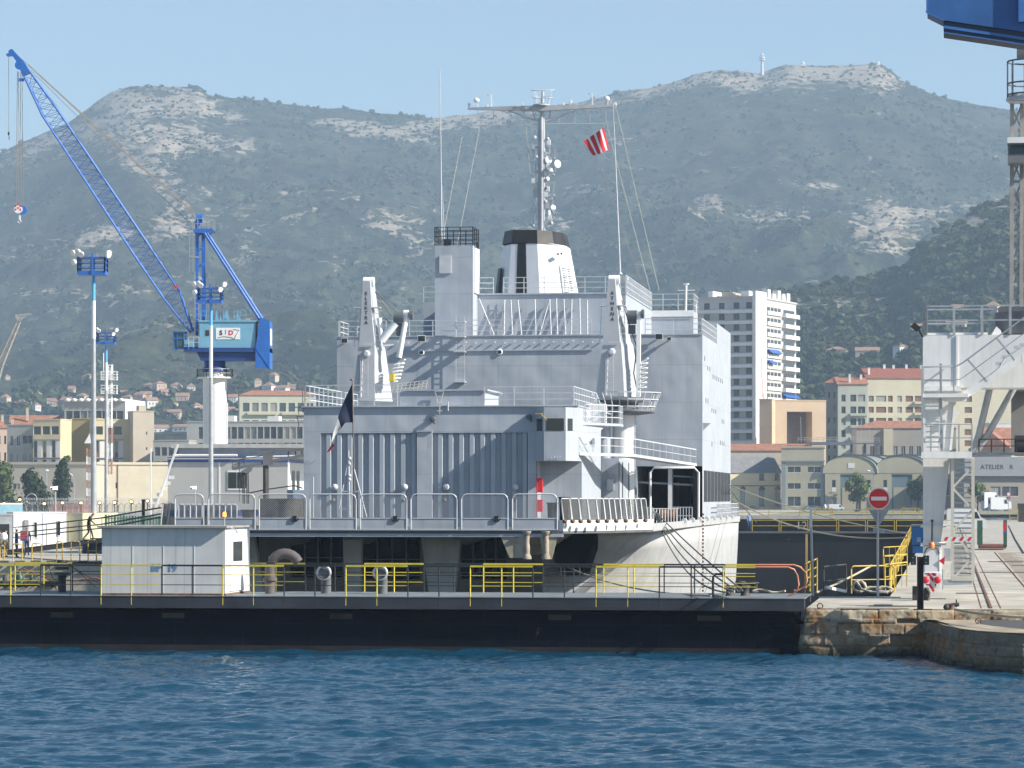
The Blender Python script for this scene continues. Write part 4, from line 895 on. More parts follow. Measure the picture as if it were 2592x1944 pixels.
# windows high on the sunlit side
for (fx, py, n) in ((.06, 905, 1), (.16, 925, 2), (.34, 940, 6), (.1, 1010, 2), (.30, 1030, 3), (.66, 1050, 2), (.3, 1120, 1), (.60, 1110, 3)):
    for k in range(n):
        v = VU+L*(fx+.055*k*1.2); z = K(1778, py, VU).z; m = MB(); m.box((uS1+.001, v, z-.13), (uS1+.02, v+.34, z+.16)); m.build('window', M_DARKG, sup)
m = MB(); p = Vector((uS1, VU+.2, K(1778, 1070, VU).z)); m.prism([(p.x, p.y, p.z), (p.x+.5, p.y+.1, p.z-.02), (p.x, p.y+.1, p.z-.5)], (0, .06, 0)); m.build('bracket', M_NAVY, sup)
# upper block (wheelhouse level)
VB = 202.; zB = K(1300, 744, VB).z; uB0 = K(1072, 1, 205).x; uB1 = K(1584, 1, VB).x; VBb = VB*(2400-1584)/(2400-1650.)
m = MB(); m.box((K(1150, 1, VB).x, VB, zS+.002), (uB1, VBb, zB)); m.box((uB0, 205, zS+.002), (K(1150, 1, VB).x-.001, VBb, zB-.3))
ub = m.build('wheelhouse_block', M_NAVY, ship)
m = MB(); uW0 = K(1640, 1, VBb).x; uW1 = K(1755, 1, VBb).x; zW = K(1700, 787, VBb).z; m.box((uB1+.001, VBb, zS+.002), (uW1, VBb+4, zW)); m.build('bridge_wing', M_NAVY, ub)
m = MB(); m.box((uW0, VBb-.1, K(1, 815, VBb).z), (uW1+.05, VBb-.003, zW+.03)); m.build('wing_screen', M_WHITE, ub)
m = MB(); m.box((K(1140, 1, VB).x, VB-.1, zB-.05), (uB1+.05, VBb, zB+.04)); m.build('deck_edge', M_NAVY, ub)
m = MB(); z = zB+.04; rail_mb(m, [(K(1212, 1, VB).x, VB, z), (K(1249, 1, VB).x, VB, z)]); rail_mb(m, [(K(1275, 1, VB).x, VB, z), (uB1, VB, z)], post=1.25)
rail_mb(m, [(uB1, VB, z), (uB1, VBb, z)], post=.75, rp=.035, h=1.1); rail_mb(m, [(uW0, VBb, zW+.03), (uW1, VBb, zW+.03), (uW1, VBb+4, zW+.03)], h=1.15, n=3, post=1.0); rail_mb(m, [(uB0, 205, z-.35), (uB0+1.0, 205, z-.35)]); m.build('railing', M_RAILG, ub)
sticks = [(1213, 758, 1250, 846), (1277, 762, 1276, 846), (1293, 762, 1297, 846), (1311, 762, 1320, 846), (1354, 760, 1356, 846), (1390, 762, 1366, 846), (1391, 760, 1395, 846), (1408, 758, 1411, 846), (1427, 760, 1431, 846), (1447, 760, 1446, 846), (1467, 758, 1469, 846), (1486, 762, 1487, 846), (1154, 762, 1150, 846)]
for (x0, y0, x1, y1) in sticks:
    a = K(x0, y0, VB-.25); b = K(x1, y1, VB-.6); m = MB(); m.tube([a, b], .045, 6); m.tube([b, b+Vector((.12, -.1, -.12))], .03, 5); m.tube([b, b+Vector((-.12, -.1, -.12))], .03, 5); m.sphere(a, .07, 6); m.build('davit_strut', M_RAILG, ub)
m = MB(); ladder_mb(m, K(1262, 760, VB-.1), K(1262, 848, VB-.1), .5, .33); m.build('ladder', M_NAVY, ub)
# tall square tower with black railing
VT = 200.; uT0, uT1 = K(1101, 1, VT).x, K(1197, 1, VT).x; zT = K(1, 634, VT).z
m = MB(); m.box((uT0, VT, zS+.003), (uT1, VT+2.4, zT)); tw = m.build('vent_tower', M_NAVY, ship)
m = MB(); m.box((uT1+.001, VT+.4, zB), (uT1+.10, VT+2.2, zT-.1)); m.build('side_plate', M_WHITE, tw)
m = MB(); rail_mb(m, [(uT0, VT, zT), (uT1, VT, zT), (uT1, VT+2.4, zT), (uT0, VT+2.4, zT), (uT0, VT, zT)], h=1.17, n=4, post=.8, r=.022, rp=.03); m.build('railing', M_BLACK, tw)
m = MB(); a = K(1112, 692, VT-.08); b = K(1142, 647, VT-.08); m.box((a.x, VT-.10, a.z), (b.x, VT-.003, b.z)); m.build('hatch', M_RAILG, tw)
m = MB(); m.box((uT1+.2, VT+.5, zT-.2), (uT1+.28, VT+.6, zT+.25)); m.bar((uT1, VT+.5, zT-.1), (uT1+.3, VT+.5, zT-.1), .07); m.box((uT0+.5, VT+.4, zT+.01), (uT0+.95, VT+.9, zT+.45)); m.build('vent_hook', M_BLACK, tw)
# whip aerials
def whip(x0, y0, x1, y1, v, r, lb, base=True):
    m = MB(); a = K(x1, y1, v); b = K(x0, y0, v); m.tube([a, a.lerp(b, .33), a.lerp(b, .66), b], r, 6, r*.35)
    if base: m.lathe(a, [(.16, 0), (.12, .06), (.05, .15)], 10)
    m.build('whip_aerial', M_RAILG, ship)
whip(1114, 178, 1118, 628, VT+.3, .055, 'l'); whip(1120, 470, 1125, 628, VT+.9, .035, 'l', False)
whip(1552, 262, 1570, 694, VB+1, .06, 'r')
m = MB(); a = K(1552, 704, VB+1); m.box((a.x-.1, VB+.6, a.z-.12), (a.x+.95, VB+1.4, a.z+.02)); m.box((a.x+.35, VB+.9, zB), (a.x+.5, VB+1.1, a.z-.12)); m.build('aerial_table', M_RAILG, ub)
for (x0, y0, x1, y1) in ((1737, 722, 1736, 790), (1762, 768, 1762, 798)):
    m = MB(); a = K(x1, y1, VBb); b = K(x0, y0, VBb); m.tube([a, b], .07 if x0 < 1750 else .03, 8); 
    if x0 < 1750: m.lathe(b, [(.05, -.05), (.22, .08), (.22, .12)], 12); m.bar(b+Vector((-.6, 0, -.35)), b+Vector((.6, 0, -.35)), .05)
    m.build('light_post', M_WHITE, ub)
# funnel
vF = 213.; zF0 = zB+.04; zF1 = K(1355, 591, vF).z; zFb = K(1355, 626, vF).z
cx_ = K(1362, 1, vF).x; ct_ = K(1356, 1, vF).x
def fring(w_, l_, c_, z, tilt=0):
    pts = [(-.5, -.18), (-.30, -.50), (.12, -.56), (.36, -.46), (.5, -.14), (.5, .25), (.3, .5), (-.3, .5), (-.5, .25)]
    return [Vector((c_+x*w_, vF+y*l_, z-tilt*x)) for x, y in pts]
m = MB(); wb, wt, wm = 5.4, 3.95, 4.30
m.loft([fring(wb, 7.0, cx_, zF0), fring(wm, 5.9, ct_+.03, zFb, .0)], False); fu = m.build('funnel', mat('funnel_white', (.66, .67, .68), .45, var=.04, streak=.2, rust=.03), ship)
m = MB(); m.loft([fring(wm+.04, 5.94, ct_+.03, zFb, .25), fring(wt+.04, 5.3, ct_, zF1, .15)], True); m.build('funnel_cap', mat('soot_black', (.022, .021, .022), .55, var=.4, rust=.22, rsc=.5), fu)
m = MB(); fr0, fr1 = fring(wb, 7.0, cx_, zF0), fring(wm, 5.9, ct_+.03, zFb)
def onf(f, g): a = fr0[1].lerp(fr0[2], f); b = fr1[1].lerp(fr1[2], f); return a.lerp(b, g)+Vector((0, -.02, 0))
m.quad(onf(.26, 0), onf(.60, 0), onf(.56, 1), onf(.24, 1)); m.build('black_stripe', MATS['soot_black'], fu)
for k, (f, w_) in enumerate(((.18, .16), (.58, .12))):
    m = MB()
    a0 = fr0[3].lerp(fr0[4], f); a1 = fr1[3].lerp(fr1[4], f); b0 = fr0[3].lerp(fr0[4], f+.3); b1 = fr1[3].lerp(fr1[4], f+.3); o_ = Vector((.12, -.12, 0))
    m.loft([[a0+o_, b0+o_, b0, a0], [a0.lerp(a1, .62)+o_, b0.lerp(b1, .62)+o_, b0.lerp(b1, .62), a0.lerp(a1, .62)]])
    lv = m.build('louvre', M_WHITE, fu); m = MB()
    for i in range(14): p = a0.lerp(a1, .03+.042*i)+o_*1.15; q = b0.lerp(b1, .03+.042*i)+o_*1.15; m.bar(p.lerp(q, .2), p.lerp(q, .85), .03, .06)
    m.build('slats', M_DARKG, lv)
m = MB(); a0, a1 = fr0[0]+Vector((-.1, -.2, 0)), fr1[0]+Vector((-.1, -.2, 0)); b0, b1 = fr0[0].lerp(fr0[1], .35)+Vector((-.15, -.25, 0)), fr1[0].lerp(fr1[1], .35)+Vector((-.15, -.25, 0)); m.loft([[a0, b0, b0+Vector((.1, 0, 0)), a0+Vector((.1, 0, 0))], [p.lerp(q, .6) for p, q in ((a0, a1), (b0, b1), (b0+Vector((.1, 0, 0)), b1+Vector((.1, 0, 0))), (a0+Vector((.1, 0, 0)), a1+Vector((.1, 0, 0))))]]); m.build('louvre', M_BLACK, fu)
for px, py in ((1412, 643), (1421, 642)): m = MB(); p = K(px, py, vF-3.2); m.box(p+Vector((-.06, -.1, -.06)), p+Vector((.06, .2, .06))); m.build('lamp', M_RUST, fu)
# mast
vM = 221.
def KM(px, py): return K(px, py, vM)
mast = MB()
for dx, r in ((-6, .10), (1, .17), (7, .10)): mast.tube([KM(1370+dx, 600), KM(1370+dx*.8, 300)], r, 8)
mast.tube([KM(1371, 305), KM(1374, 232)], .16, 8, .10)
mast.tube([KM(1363, 310), KM(1370, 350), KM(1376, 378), KM(1371, 420)], .05, 6)
for i in range(20): mast.bar(KM(1363, 330+i*13), KM(1378, 330+i*13), .05)
mst = mast.build('mast', mat('mast_grey', (.40, .42, .45), .5, var=.15, rust=.1), ship)
M_MAST = MATS['mast_grey']
m = MB(); yl, yr, yc = KM(1184, 275), KM(1560, 268), KM(1370, 272)
for a, b in ((yl, yc), (yr, yc)): m.loft([[a+Vector((0, -.12, -.07)), a+Vector((0, .12, -.07)), a+Vector((0, .12, .07)), a+Vector((0, -.12, .07))], [b+Vector((0, -.3, -.27)), b+Vector((0, .3, -.27)), b+Vector((0, .3, .12)), b+Vector((0, -.3, .12))]])
m.lathe(yc+Vector((0, 0, .1)), [(.6, 0), (.6, .1)], 12); m.build('yard', M_MAST, mst)
m = MB()
for s in (-1, 1):
    m.tube([KM(1372+s*84, 280), KM(1372+s*40, 298), KM(1372+s*8, 306)], .05); m.tube([KM(1372+s*26-2, 270), KM(1372+s*18, 300)], .04)
m.bar(KM(1328, 301), KM(1394, 301), .05); m.bar(KM(1206, 316), KM(1366, 315), .05); m.bar(KM(1379, 313), KM(1536, 312), .05)
for x in (1210, 1249, 1289, 1328, 1415, 1455, 1494, 1534): m.bar(KM(x, 279), KM(x, 314), .035)
m.bar(KM(1347, 303), KM(1348, 400), .05); m.build('yard_brace', M_RAILG, mst)
def dish(p, r, d, name='dish'):
    m = MB(); p = Vector(p); d = Vector(d).normalized(); a = d.cross(Vector((0, 0, 1))).normalized(); b = a.cross(d); rings = []
    for rr, h in ((0.01, -.4*r), (r*.6, -.25*r), (r, 0), (r*.98, .02), (r*.6, .06*r), (.01, .1*r)): rings.append([p+d*h+a*rr*math.cos(t)+b*rr*math.sin(t) for t in [k*math.pi/8 for k in range(16)]])
    m.loft(rings, True, True); return m.build(name, M_WHITE, mst)
rc_ = random.Random(11)
for i in range(26):
    y = 345+i*9.6+rc_.uniform(-3, 3); sd_ = -1 if i % 3 == 0 else 1; w_ = rc_.uniform(8, 22); m = MB(); a = KM(1370+sd_*5, y); b = KM(1370+sd_*w_, y+rc_.uniform(-4, 4)); m.bar(a, b, .05); r_ = rc_.random()
    if r_ < .35: m.box(b+Vector((-.12, -.1, -.14)), b+Vector((.12, .1, .2)))
    elif r_ < .6: m.sphere(b, .15, 8)
    elif r_ < .8: m.bar(b, b+Vector((0, 0, .8)), .035)
    else: m.lathe(b, [(.12, -.2), (.12, .15), (.03, .2)], 8)
    m.build('mast_fitting', M_MAST if i % 2 else M_WHITE, mst)
dish(KM(1388, 405), .27, (.6, -1, .1)); dish(KM(1411, 415), .30, (.9, -1, .1)); dish(KM(1386, 453), .16, (.8, -1, -.2)); dish(KM(1400, 525), .2, (.6, -1, .1))
for (x, y) in ((1206, 254), (1536, 250)): m = MB(); m.sphere(KM(x, y), .22, 10, (1, 1, .8)); m.bar(KM(x+2, y), KM(x+3, 272), .07); m.bar(KM(x-2, y-12), KM(x+2, y), .04); m.build('satellite_dome', M_WHITE, mst)
for (x, y) in ((1243, 240), (1499, 237)): m = MB(); m.bar(KM(x, y), KM(x+1, 272), .09); m.box(KM(x-10, y+1), KM(x-4, y-2)+Vector((0, .2, 0))); m.bar(KM(x-8, y-1), KM(x+3, y-1), .03); m.build('wind_sensor', M_WHITE, mst)
for (x, y) in ((1187, 264), (1232, 266), (1322, 264), (1426, 262), (1444, 255), (1557, 262)): m = MB(); m.box(KM(x-3, y+5), KM(x+3, y-3)+Vector((0, .2, 0))); m.bar(KM(x, y), KM(x, 274), .05); m.build('yard_lamp', M_WHITE, mst)
m = MB()
for y, w_ in ((228, 30), (247, 26)):
    pts = [KM(1374, y)+Vector((w_/F*vM*math.cos(t), .8*w_/F*vM*math.sin(t), .1*math.sin(t*1))) for t in [k*math.pi/8 for k in range(17)]]; m.tube(pts, .03, 5)
for k in range(8): t = k*math.pi/4; m.bar(KM(1374, 228)+Vector((30/F*vM*math.cos(t), .8*30/F*vM*math.sin(t), 0)), KM(1374, 266)+Vector((20/F*vM*math.cos(t), .8*20/F*vM*math.sin(t), 0)), .03)
m.build('crow_nest', M_RAILG, mst)
for (x0, x1, y0, y1) in ((1348, 1364, 373, 400), (1380, 1405, 372, 398), (1355, 1403, 414, 440), (1384, 1402, 430, 441), (1384, 1403, 460, 492), (1352, 1362, 462, 500), (1384, 1400, 505, 533)):
    m = MB(); a, b, c, d = KM(x0, y0), KM(x1, y0), KM(x1-3, y1), KM(x0+2, y1)
    for p, q in ((a, b), (b, c), (c, d), (d, a)): m.bar(p, q, .05)
    for p, q in ((a, b), (b, c), (c, d), (d, a)): m.bar(p+Vector((0, .9, 0)), q+Vector((0, .9, 0)), .04)
    m.bar(d, d+Vector((0, .9, 0)), .05); m.bar(c, c+Vector((0, .9, 0)), .05); m.build('platform', M_MAST, mst)
m = MB(); m.lathe(KM(1390, 430), [(.3, -.15), (.3, .1), (.1, .15)], 12); m.box(KM(1349, 500), KM(1356, 480)+Vector((0, .3, 0))); m.tube([KM(1350, 500), KM(1350, 575)], .03); m.sphere(KM(1395, 565), .16, 8); m.sphere(KM(1350, 572), .14, 8); m.box(KM(1378, 596), KM(1398, 585)+Vector((0, .3, 0))); m.box(KM(1392, 508), KM(1399, 500)+Vector((0, .2, 0))); m.bar(KM(1397, 530), KM(1397, 575), .03); m.build('mast_gear', M_MAST, mst)
# rigging wires
m = MB()
for a, b in ((KM(1170, 345), K(1124, 580, VT+1)), (KM(1215, 318), K(1157, 620, VT+1)), (KM(1330, 310), KM(1342, 440)), (KM(1480, 314), K(1625, 720, VBb-8)), (KM(1560, 276), K(1668, 735, VBb)), (KM(1535, 312), K(1645, 735, VBb-3))): m.tube([a, b], .022, 4)
m.build('rigging', mat('rigging_wire', (.30, .30, .27), .7), mst)
# ------------- deck cranes
def dcrane(px0, base_y, txt, st, part):
    """kingpost built from measured widths; st = list of (y, front left, front right, side right)"""
    v = vc-.9; rg = []
    for (y, a, b, c) in st:
        A, B = K(a, y, v), K(b, y, v); C_ = K(c, y, v+1.3); rg.append([A, B, Vector((C_.x, v+1.3, A.z)), Vector((A.x+.15, v+1.5, A.z))])
    cr = MB(); cr.loft(rg); root = cr.build('deck_crane', mat('crane_grey_white', (.40, .42, .45), .45, var=.05, streak=.15, rust=.03), ship)
    return root, rg, v
ath, rg, v = dcrane(0, 0, 'ATHENA', [(1004, 1507, 1580, 1620), (940, 1516, 1577, 1613), (872, 1525, 1572, 1603), (862, 1526, 1569, 1597), (780, 1533, 1562, 1582), (715, 1539, 1557, 1566), (706, 1540, 1556, 1564)], 0)
M_LET = mat('black_letter', (.03, .03, .035), .6)
text_mesh('lettering', 'ATHENA', .30, M_LET, ath, K(1550, 775, v-.012), (1, 0, -.04), (0, 0, 1), 1.05, .003, .004, True)
elk, rg2, v = dcrane(0, 0, 'ELEKTRA', [(1015, 893, 950, 994), (950, 899, 948, 985), (880, 907, 948, 975), (869, 909, 948, 969), (800, 914, 941, 959), (720, 918, 937, 949), (711, 919, 936, 947)], 0)
text_mesh('lettering', 'ELEKTRA', .29, M_LET, elk, K(927, 780, v-.012), (1, 0, -.03), (0, 0, 1), 1.02, .003, .004, True)
for cr, ox, oy in ((ath, 1551, 0), (elk, 930, 5)):
    m = MB(); 
    for s, xx in ((-1, -24), (1, 22)):
        a = K(ox+xx+(-3 if s < 0 else 6), 872+oy, v+.2); b = K(ox+xx+(-2 if s < 0 else 0), 775+oy, v+.2)
        if s < 0: b = K(ox-22, 775+oy, v+.2); a = K(ox-28, 872+oy, v+.2)
        ladder_mb(m, a, b, .28, .3, r=.035); m.prism([b+Vector((-.25, -.2, 0)), b+Vector((.25, -.2, 0)), b+Vector((.25, .4, 0)), b+Vector((-.25, .4, 0))], (0, 0, .06))
    m.bar(K(ox+26, 780+oy, v), K(ox+36, 782+oy, v), .06); ladder_mb(m, K(ox-8, 1000+oy, v-.15), K(ox-8, 890+oy, v-.12), .45, .35, r=.035)
    m.build('ladder', M_RAILG, cr)
    m = MB(); p = K(ox+5, 708+oy, v+.6); m.lathe(p, [(.28, -.35), (.28, .3)], 16, 'x'); m.build('sheave_head', M_WHITE, cr)
    m = MB(); p = K(ox-3, 890+oy, v-.2); m.lathe(p, [(.22, .2), (.22, 0), (.12, -.05)], 12, 'y'); m.build('hose_drum', M_RAILG, cr)
    m = MB(); p = K(ox-16, 1000+oy, v-.1); q = K(ox-12, 885+oy, v-.1); m.tube([p, q], .04); p = K(ox-12, 866+oy, v-.1); m.bar(p, K(ox+20, 866+oy, v-.1), .07); m.build('pipework', M_RAILG, cr)
# folded jibs
def coil(m, a, b, R_, n, r):
    a, b = Vector(a), Vector(b); pts = []
    for i in range(n*8+1): f = i/(n*8); t = i*math.pi/4; pts.append(a.lerp(b, f)+Vector((R_*math.cos(t), R_*math.sin(t)*.6, .12*math.cos(t))))
    m.tube(pts, r, 5)
m = MB(); vj = v+.3; m.bar(K(1617, 788, vj), K(1616, 1004, vj), .24, .35); m.bar(K(1611, 925, vj), K(1624, 925, vj), .3); jb = m.build('jib', M_WHITE, ath)
m = MB(); m.lathe(K(1600, 798, vj), [(.30, -.3), (.30, .3)], 14, 'x'); m.box(K(1588, 820, vj), K(1612, 806, vj)+Vector((0, .4, 0))); m.lathe(K(1627, 795, vj), [(.28, -.08), (.28, .08)], 14, 'x'); m.box(K(1590, 845, vj), K(1608, 822, vj)+Vector((0, .3, 0))); m.build('winch', M_DARKG, ath)
m = MB(); coil(m, K(1628, 912, vj), K(1624, 985, vj), .30, 6, .04); m.build('hose_coil', M_WHITE, ath)
m = MB(); m.tube([K(1572, 740, vj), K(1590, 795, vj)], .03); m.tube([K(1574, 760, vj), K(1612, 880, vj), K(1604, 945, vj), K(1612, 985, vj)], .035); m.build('hoist_rope', M_CABLE, ath)
m = MB(); m.tube([K(966, 862, vj), K(1002, 818, vj)], .24, 10); m.tube([K(1030, 790, vj), K(1010, 905, vj)], .17, 8); m.tube([K(960, 805, vj), K(966, 860, vj)], .16, 8); m.bar(K(968, 875, vj), K(1002, 872, vj), .1); m.lathe(K(1028, 792, vj), [(.18, -.15), (.18, .15)], 12, 'x'); jb = m.build('jib', M_WHITE, elk)
m = MB(); m.lathe(K(1010, 803, vj), [(.34, -.3), (.34, .3)], 14, 'x'); m.lathe(K(1042, 798, vj), [(.28, -.1), (.28, .1)], 14, 'x'); m.box(K(1000, 835, vj), K(1022, 818, vj)+Vector((0, .4, 0))); m.box(K(1003, 850, vj), K(1016, 836, vj)+Vector((0, .3, 0))); m.build('winch', M_DARKG, elk)
m = MB(); coil(m, K(1012, 915, vj), K(1000, 962, vj), .33, 5, .045); coil(m, K(1000, 930, vj), K(996, 970, vj), .25, 4, .04); m.build('hose_coil', M_WHITE, elk)
m = MB(); m.tube([K(950, 738, vj), K(1005, 792, vj)], .03); m.tube([K(950, 740, vj), K(990, 800, vj)], .03); m.tube([K(955, 770, vj), K(975, 805, vj), K(1000, 830, vj)], .03); m.build('hoist_rope', M_CABLE, elk)
m = MB(); a = K(985, 965, v-.2); m.box(a, K(998, 946, v)+Vector((0, .4, 0))); m.build('yellow_box', M_YEL, elk)
# clutter on the flight deck right quarter: reel, net racks, fenders
m = MB(); a = K(1655, 1296, 186); 
for i in range(9): u = a.x+i*.17; m.tube([(u, 186, zD), (u, 186, zD+.95)], .025, 5)
m.bar((a.x-.05, 186, zD+.95), (a.x+1.5, 186, zD+.95), .05); m.build('rope_rack', M_WHITE, ship)
m = MB(); m.lathe((a.x+.8, 186.8, zD+.5), [(.4, -.5), (.4, .5)], 14, 'x'); m.build('rope_reel', M_RUST, ship)
m = MB(); rail_mb(m, [(K(1700, 1, 190).x, 190, zD), (K(1752, 1, 190).x, 190, zD)], post=.17, n=2); rail_mb(m, [(K(1615, 1, 184).x, 184, zD), (K(1652, 1, 184).x, 184, zD)], post=.3, n=2); rail_mb(m, [(-14.85, 205, zD+.3), (-14.85, 226, zD+.3)], h=.9, post=1.2); m.build('railing', M_RAILG, ship)
M_BRN = mat('dull_dark_gear', (.055, .05, .045), .8, var=.4, sc=3)
for (x0, y0, x1, y1, vv) in ((1415, 1320, 1440, 1258, 152), (1385, 1318, 1412, 1272, 154), (700, 1320, 745, 1262, 160), (612, 1320, 650, 1290, 158)):
    m = MB(); a = K(x0, y0, vv); b = K(x1, y1, vv); m.lathe(((a.x+b.x)/2, vv, zD), [((b.x-a.x)/2, 0), ((b.x-a.x)/2*.9, (b.z-zD)*.5), ((b.x-a.x)/2, b.z-zD-.1), ((b.x-a.x)/2*1.2, b.z-zD)], 12); m.build('deck_winch', M_BRN, ship)
m = MB(); a = K(655, 1318, 165); m.box((a.x, 165, zD), (K(742, 1, 165).x, 168, K(1, 1262, 165).z)); m.box((K(690, 1, 164.8).x, 164.8, zD+.4), (K(736, 1, 164.8).x, 165, zD+.95)); m.build('deck_machine', M_BRN, ship)
m = MB(); m.box((K(742, 1, 168).x, 168, zD), (uH0-.1, 171, K(1, 1240, 168).z)); m.build('locker', mat('locker_blue_grey', (.10, .14, .20), .6, var=.1), ship)
# draught marks chain and scars on the hull side
m = MB()
for i in range(22): p = KU(1777, 1302+i*9.2, -14.72); m.box((p.x, p.y-.02, p.z-.07), (p.x+.10, p.y+.16, p.z+.06))
m.build('draught_ladder', M_RUST, ship)
m = MB()
for k in range(8): p = Vector((-14.74, 178+k*5.6, zD+.30)); m.lathe(p, [(.14, -.3), (.14, .3)], 8, 'y')
m.build('roller', M_RAILG, ship)
# bollard pair and stern light etc
m = MB(); a = K(1700, 1270, 205); m.box((a.x, 205, zD), (a.x+.5, 205.4, zD+2.6)); m.box((a.x+1.2, 205, zD), (a.x+1.4, 205.4, zD+2.9)); m.bar((um, VU+1, zSb-1), (uS1-.3, VU+1, zSb-1.2), .12); m.bar((um+2, VU+1, zSb-.6), (uS1-.3, VU+1.5, zSb-.7), .1); m.build('bay_gear', M_NAVY, sup)
# jackstaff tripod
vg = VS+1.2
m = MB(); m.tube([K(885, 1308, vg), K(882, 1140, vg)], .05, 8, .035); m.tube([K(858, 1288, vg), K(880, 1172, vg)], .03); m.tube([K(928, 1309, vg), K(889, 1160, vg)], .035); m.bar(K(867, 1244, vg), K(911, 1244, vg), .06); m.bar(K(862, 1288, vg), K(895, 1288, vg), .04)
for y in (1204, 1214, 1160, 1174): m.lathe(K(884, y, vg), [(.09, -.05), (.11, 0), (.09, .07)], 10)
m.build('light_tripod', M_RAILG, ship)
m = MB(); m.tube([K(898, 1308, vg), K(892, 965, vg)], .045, 8, .03); m.sphere(K(890, 961, vg), .085, 10, (1, 1, .7)); m.build('flagstaff', mat('staff_brown', (.16, .12, .10), .6), ship)
# ------------- flags (held by the ship but things of their own)
def cloth(name, label, grid, cols, v, wav, group=None):
    """grid: rows of (px,py) along the hoist, each a polyline towards the fly"""
    m = MB(); n = len(grid[0]); sub = 5
    G = []
    for row in grid:
        r_ = []
        for i in range(n-1):
            for j in range(sub): f = j/sub; r_.append(((row[i][0]*(1-f)+row[i+1][0]*f), (row[i][1]*(1-f)+row[i+1][1]*f)))
        r_.append(row[-1]); G.append(r_)
    N = len(G[0]); rows = []
    for k in range(7):
        f = k/6*(len(G)-1); i = min(int(f), len(G)-2); f -= i
        rows.append([K(G[i][j][0]*(1-f)+G[i+1][j][0]*f, G[i][j][1]*(1-f)+G[i+1][j][1]*f, v+wav*math.sin(j*.55+k*.35)*min(1, j/6)) for j in range(N)])
    fs = []; vs = [p for r_ in rows for p in r_]
    for k in range(6):
        for j in range(N-1): fs.append((k*N+j, k*N+j+1, (k+1)*N+j+1, (k+1)*N+j))
    m.add(vs, fs, True); m.mi = [min(len(cols)-1, int((f[0] % N)/(N-1)*len(cols))) for f in fs]
    ms = []; 
    for c in cols:
        if c not in ms: ms.append(c)
    m.mi = [ms.index(cols[i]) for i in m.mi]
    return one(m, name, ms, label, 'flag')
FB, FW, FR_ = mat('flag_navy', (.010, .018, .055), .8), mat('flag_white', (.70, .70, .70), .8), mat('flag_red', (.52, .02, .035), .8)
cloth('flag', 'limp blue, white and red flag on the stern staff in front of the hangar doors', [[(891, 972), (864, 1030), (843, 1098), (838, 1128), (826, 1146)], [(896, 1069), (874, 1070), (848, 1104), (845, 1130), (834, 1143)]], [FB, FB, FB, FB, FW, FW, FW, FW, FR_, FR_, FR_, FR_], vg, .12)
cloth('flag', 'red and white striped signal flag flying from a halyard right of the mast', [[(1477, 358), (1503, 340), (1528, 322)], [(1501, 394), (1521, 388), (1542, 377)]], [FR_, FW, FR_, FW, FR_, FW, FR_], 219, .18)
# mooring lines
def rope(a, b, sag, r, label, group='mooring lines', fr='K', mt=None, cat='rope', N=16):
    a, b = Vector(a), Vector(b); m = MB()
    m.tube([a.lerp(b, i/N)-Vector((0, 0, sag*4*(i/N)*(1-i/N))) for i in range(N+1)], r, 6)
    return one(m, 'mooring_line', mt or M_ROPE, label, cat, fr, group)
M_RG = mat('grey_rope', (.16, .16, .15), .9, var=.3, sc=8)
h0 = K(1655, 1295, 178)
for i, (x1, y1, lb) in enumerate(((1846, 1500, 'grey mooring line sagging from the ship side to the gate, lowest of the bundle'), (1856, 1497, 'grey mooring line from the ship side to the gate, second from below in the bundle'), (1868, 1496, 'grey mooring line from the ship side to the gate, third from below in the bundle'), (1880, 1495, 'tautest grey mooring line from the ship side, top of the bundle'))):
    rope(h0+Vector((0, .3*i, 0)), KZ(x1, y1, ZC+.3), 1.1-.33*i, .035, lb, mt=M_RG)
m = MB()
for i in range(4): a = K(1664+i*2, 1300, 177); m.tube([a, K(1667+i*3, 1380, 176), K(1668+i*4, 1405-i*3, 176), K(1676-i*2, 1425+i*6, 176)], .03, 5)
one(m, 'rope_bundle', M_RG, 'dark bundle of ropes hanging down the pale hull side', 'rope')
rope(K(1428, 1432, 160), KZ(1800, 1508, ZC+.15), .35, .035, 'frayed tan hawser stretched low across the hull behind the yellow rail')
# ---------------------------------------------------------------- helpers for harbour gear
def lattice(m, A, B, nb, rc, rb, taper=None):
    """A, B: corner lists (4 points) at both ends"""
    n = len(A)
    for a, b in zip(A, B): m.tube([a, b], rc, 6)
    for i in range(nb):
        f0, f1 = i/nb, (i+1)/nb
        P = [a.lerp(b, f0) for a, b in zip(A, B)]; Q = [a.lerp(b, f1) for a, b in zip(A, B)]
        for k in range(n):
            k2 = (k+1) % n; m.bar(P[k], P[k2], rb*1.6); 
            if (i+k) % 2: m.bar(P[k], Q[k2], rb*1.6)
            else: m.bar(P[k2], Q[k], rb*1.6)
    return m
# ---------------------------------------------------------------- blue harbour crane
YC = 300.
def C(x, y, d=0.): p = W(x, y, YC); return Vector((p.x, YC+d, p.z))
crane = thing('harbour_crane', 'tall blue slewing harbour crane with lattice boom on a white column', 'crane', C(544, 1262), 'W')
c0 = C(544, 1125); m = MB(); m.lathe((c0.x, YC, 2.0), [(1.16, 0), (1.13, C(0, 957).z-2)], 28); m.lathe((c0.x, YC, C(0, 958).z), [(1.7, 0), (1.7, .12), (1.0, .14), (.98, .7)], 28); col_ = m.build('column', mat('column_white', (.72, .72, .70), .5, var=.04, streak=.12, weld=(30, 2.4, .03, .9)), crane)
m = MB(); pts = [Vector((c0.x+1.7*math.cos(t), YC+1.7*math.sin(t), C(0, 956).z)) for t in [k*math.pi/8 for k in range(17)]]
rail_mb(m, pts, h=.8, n=2, post=.7); m.build('railing', M_GALV, col_)
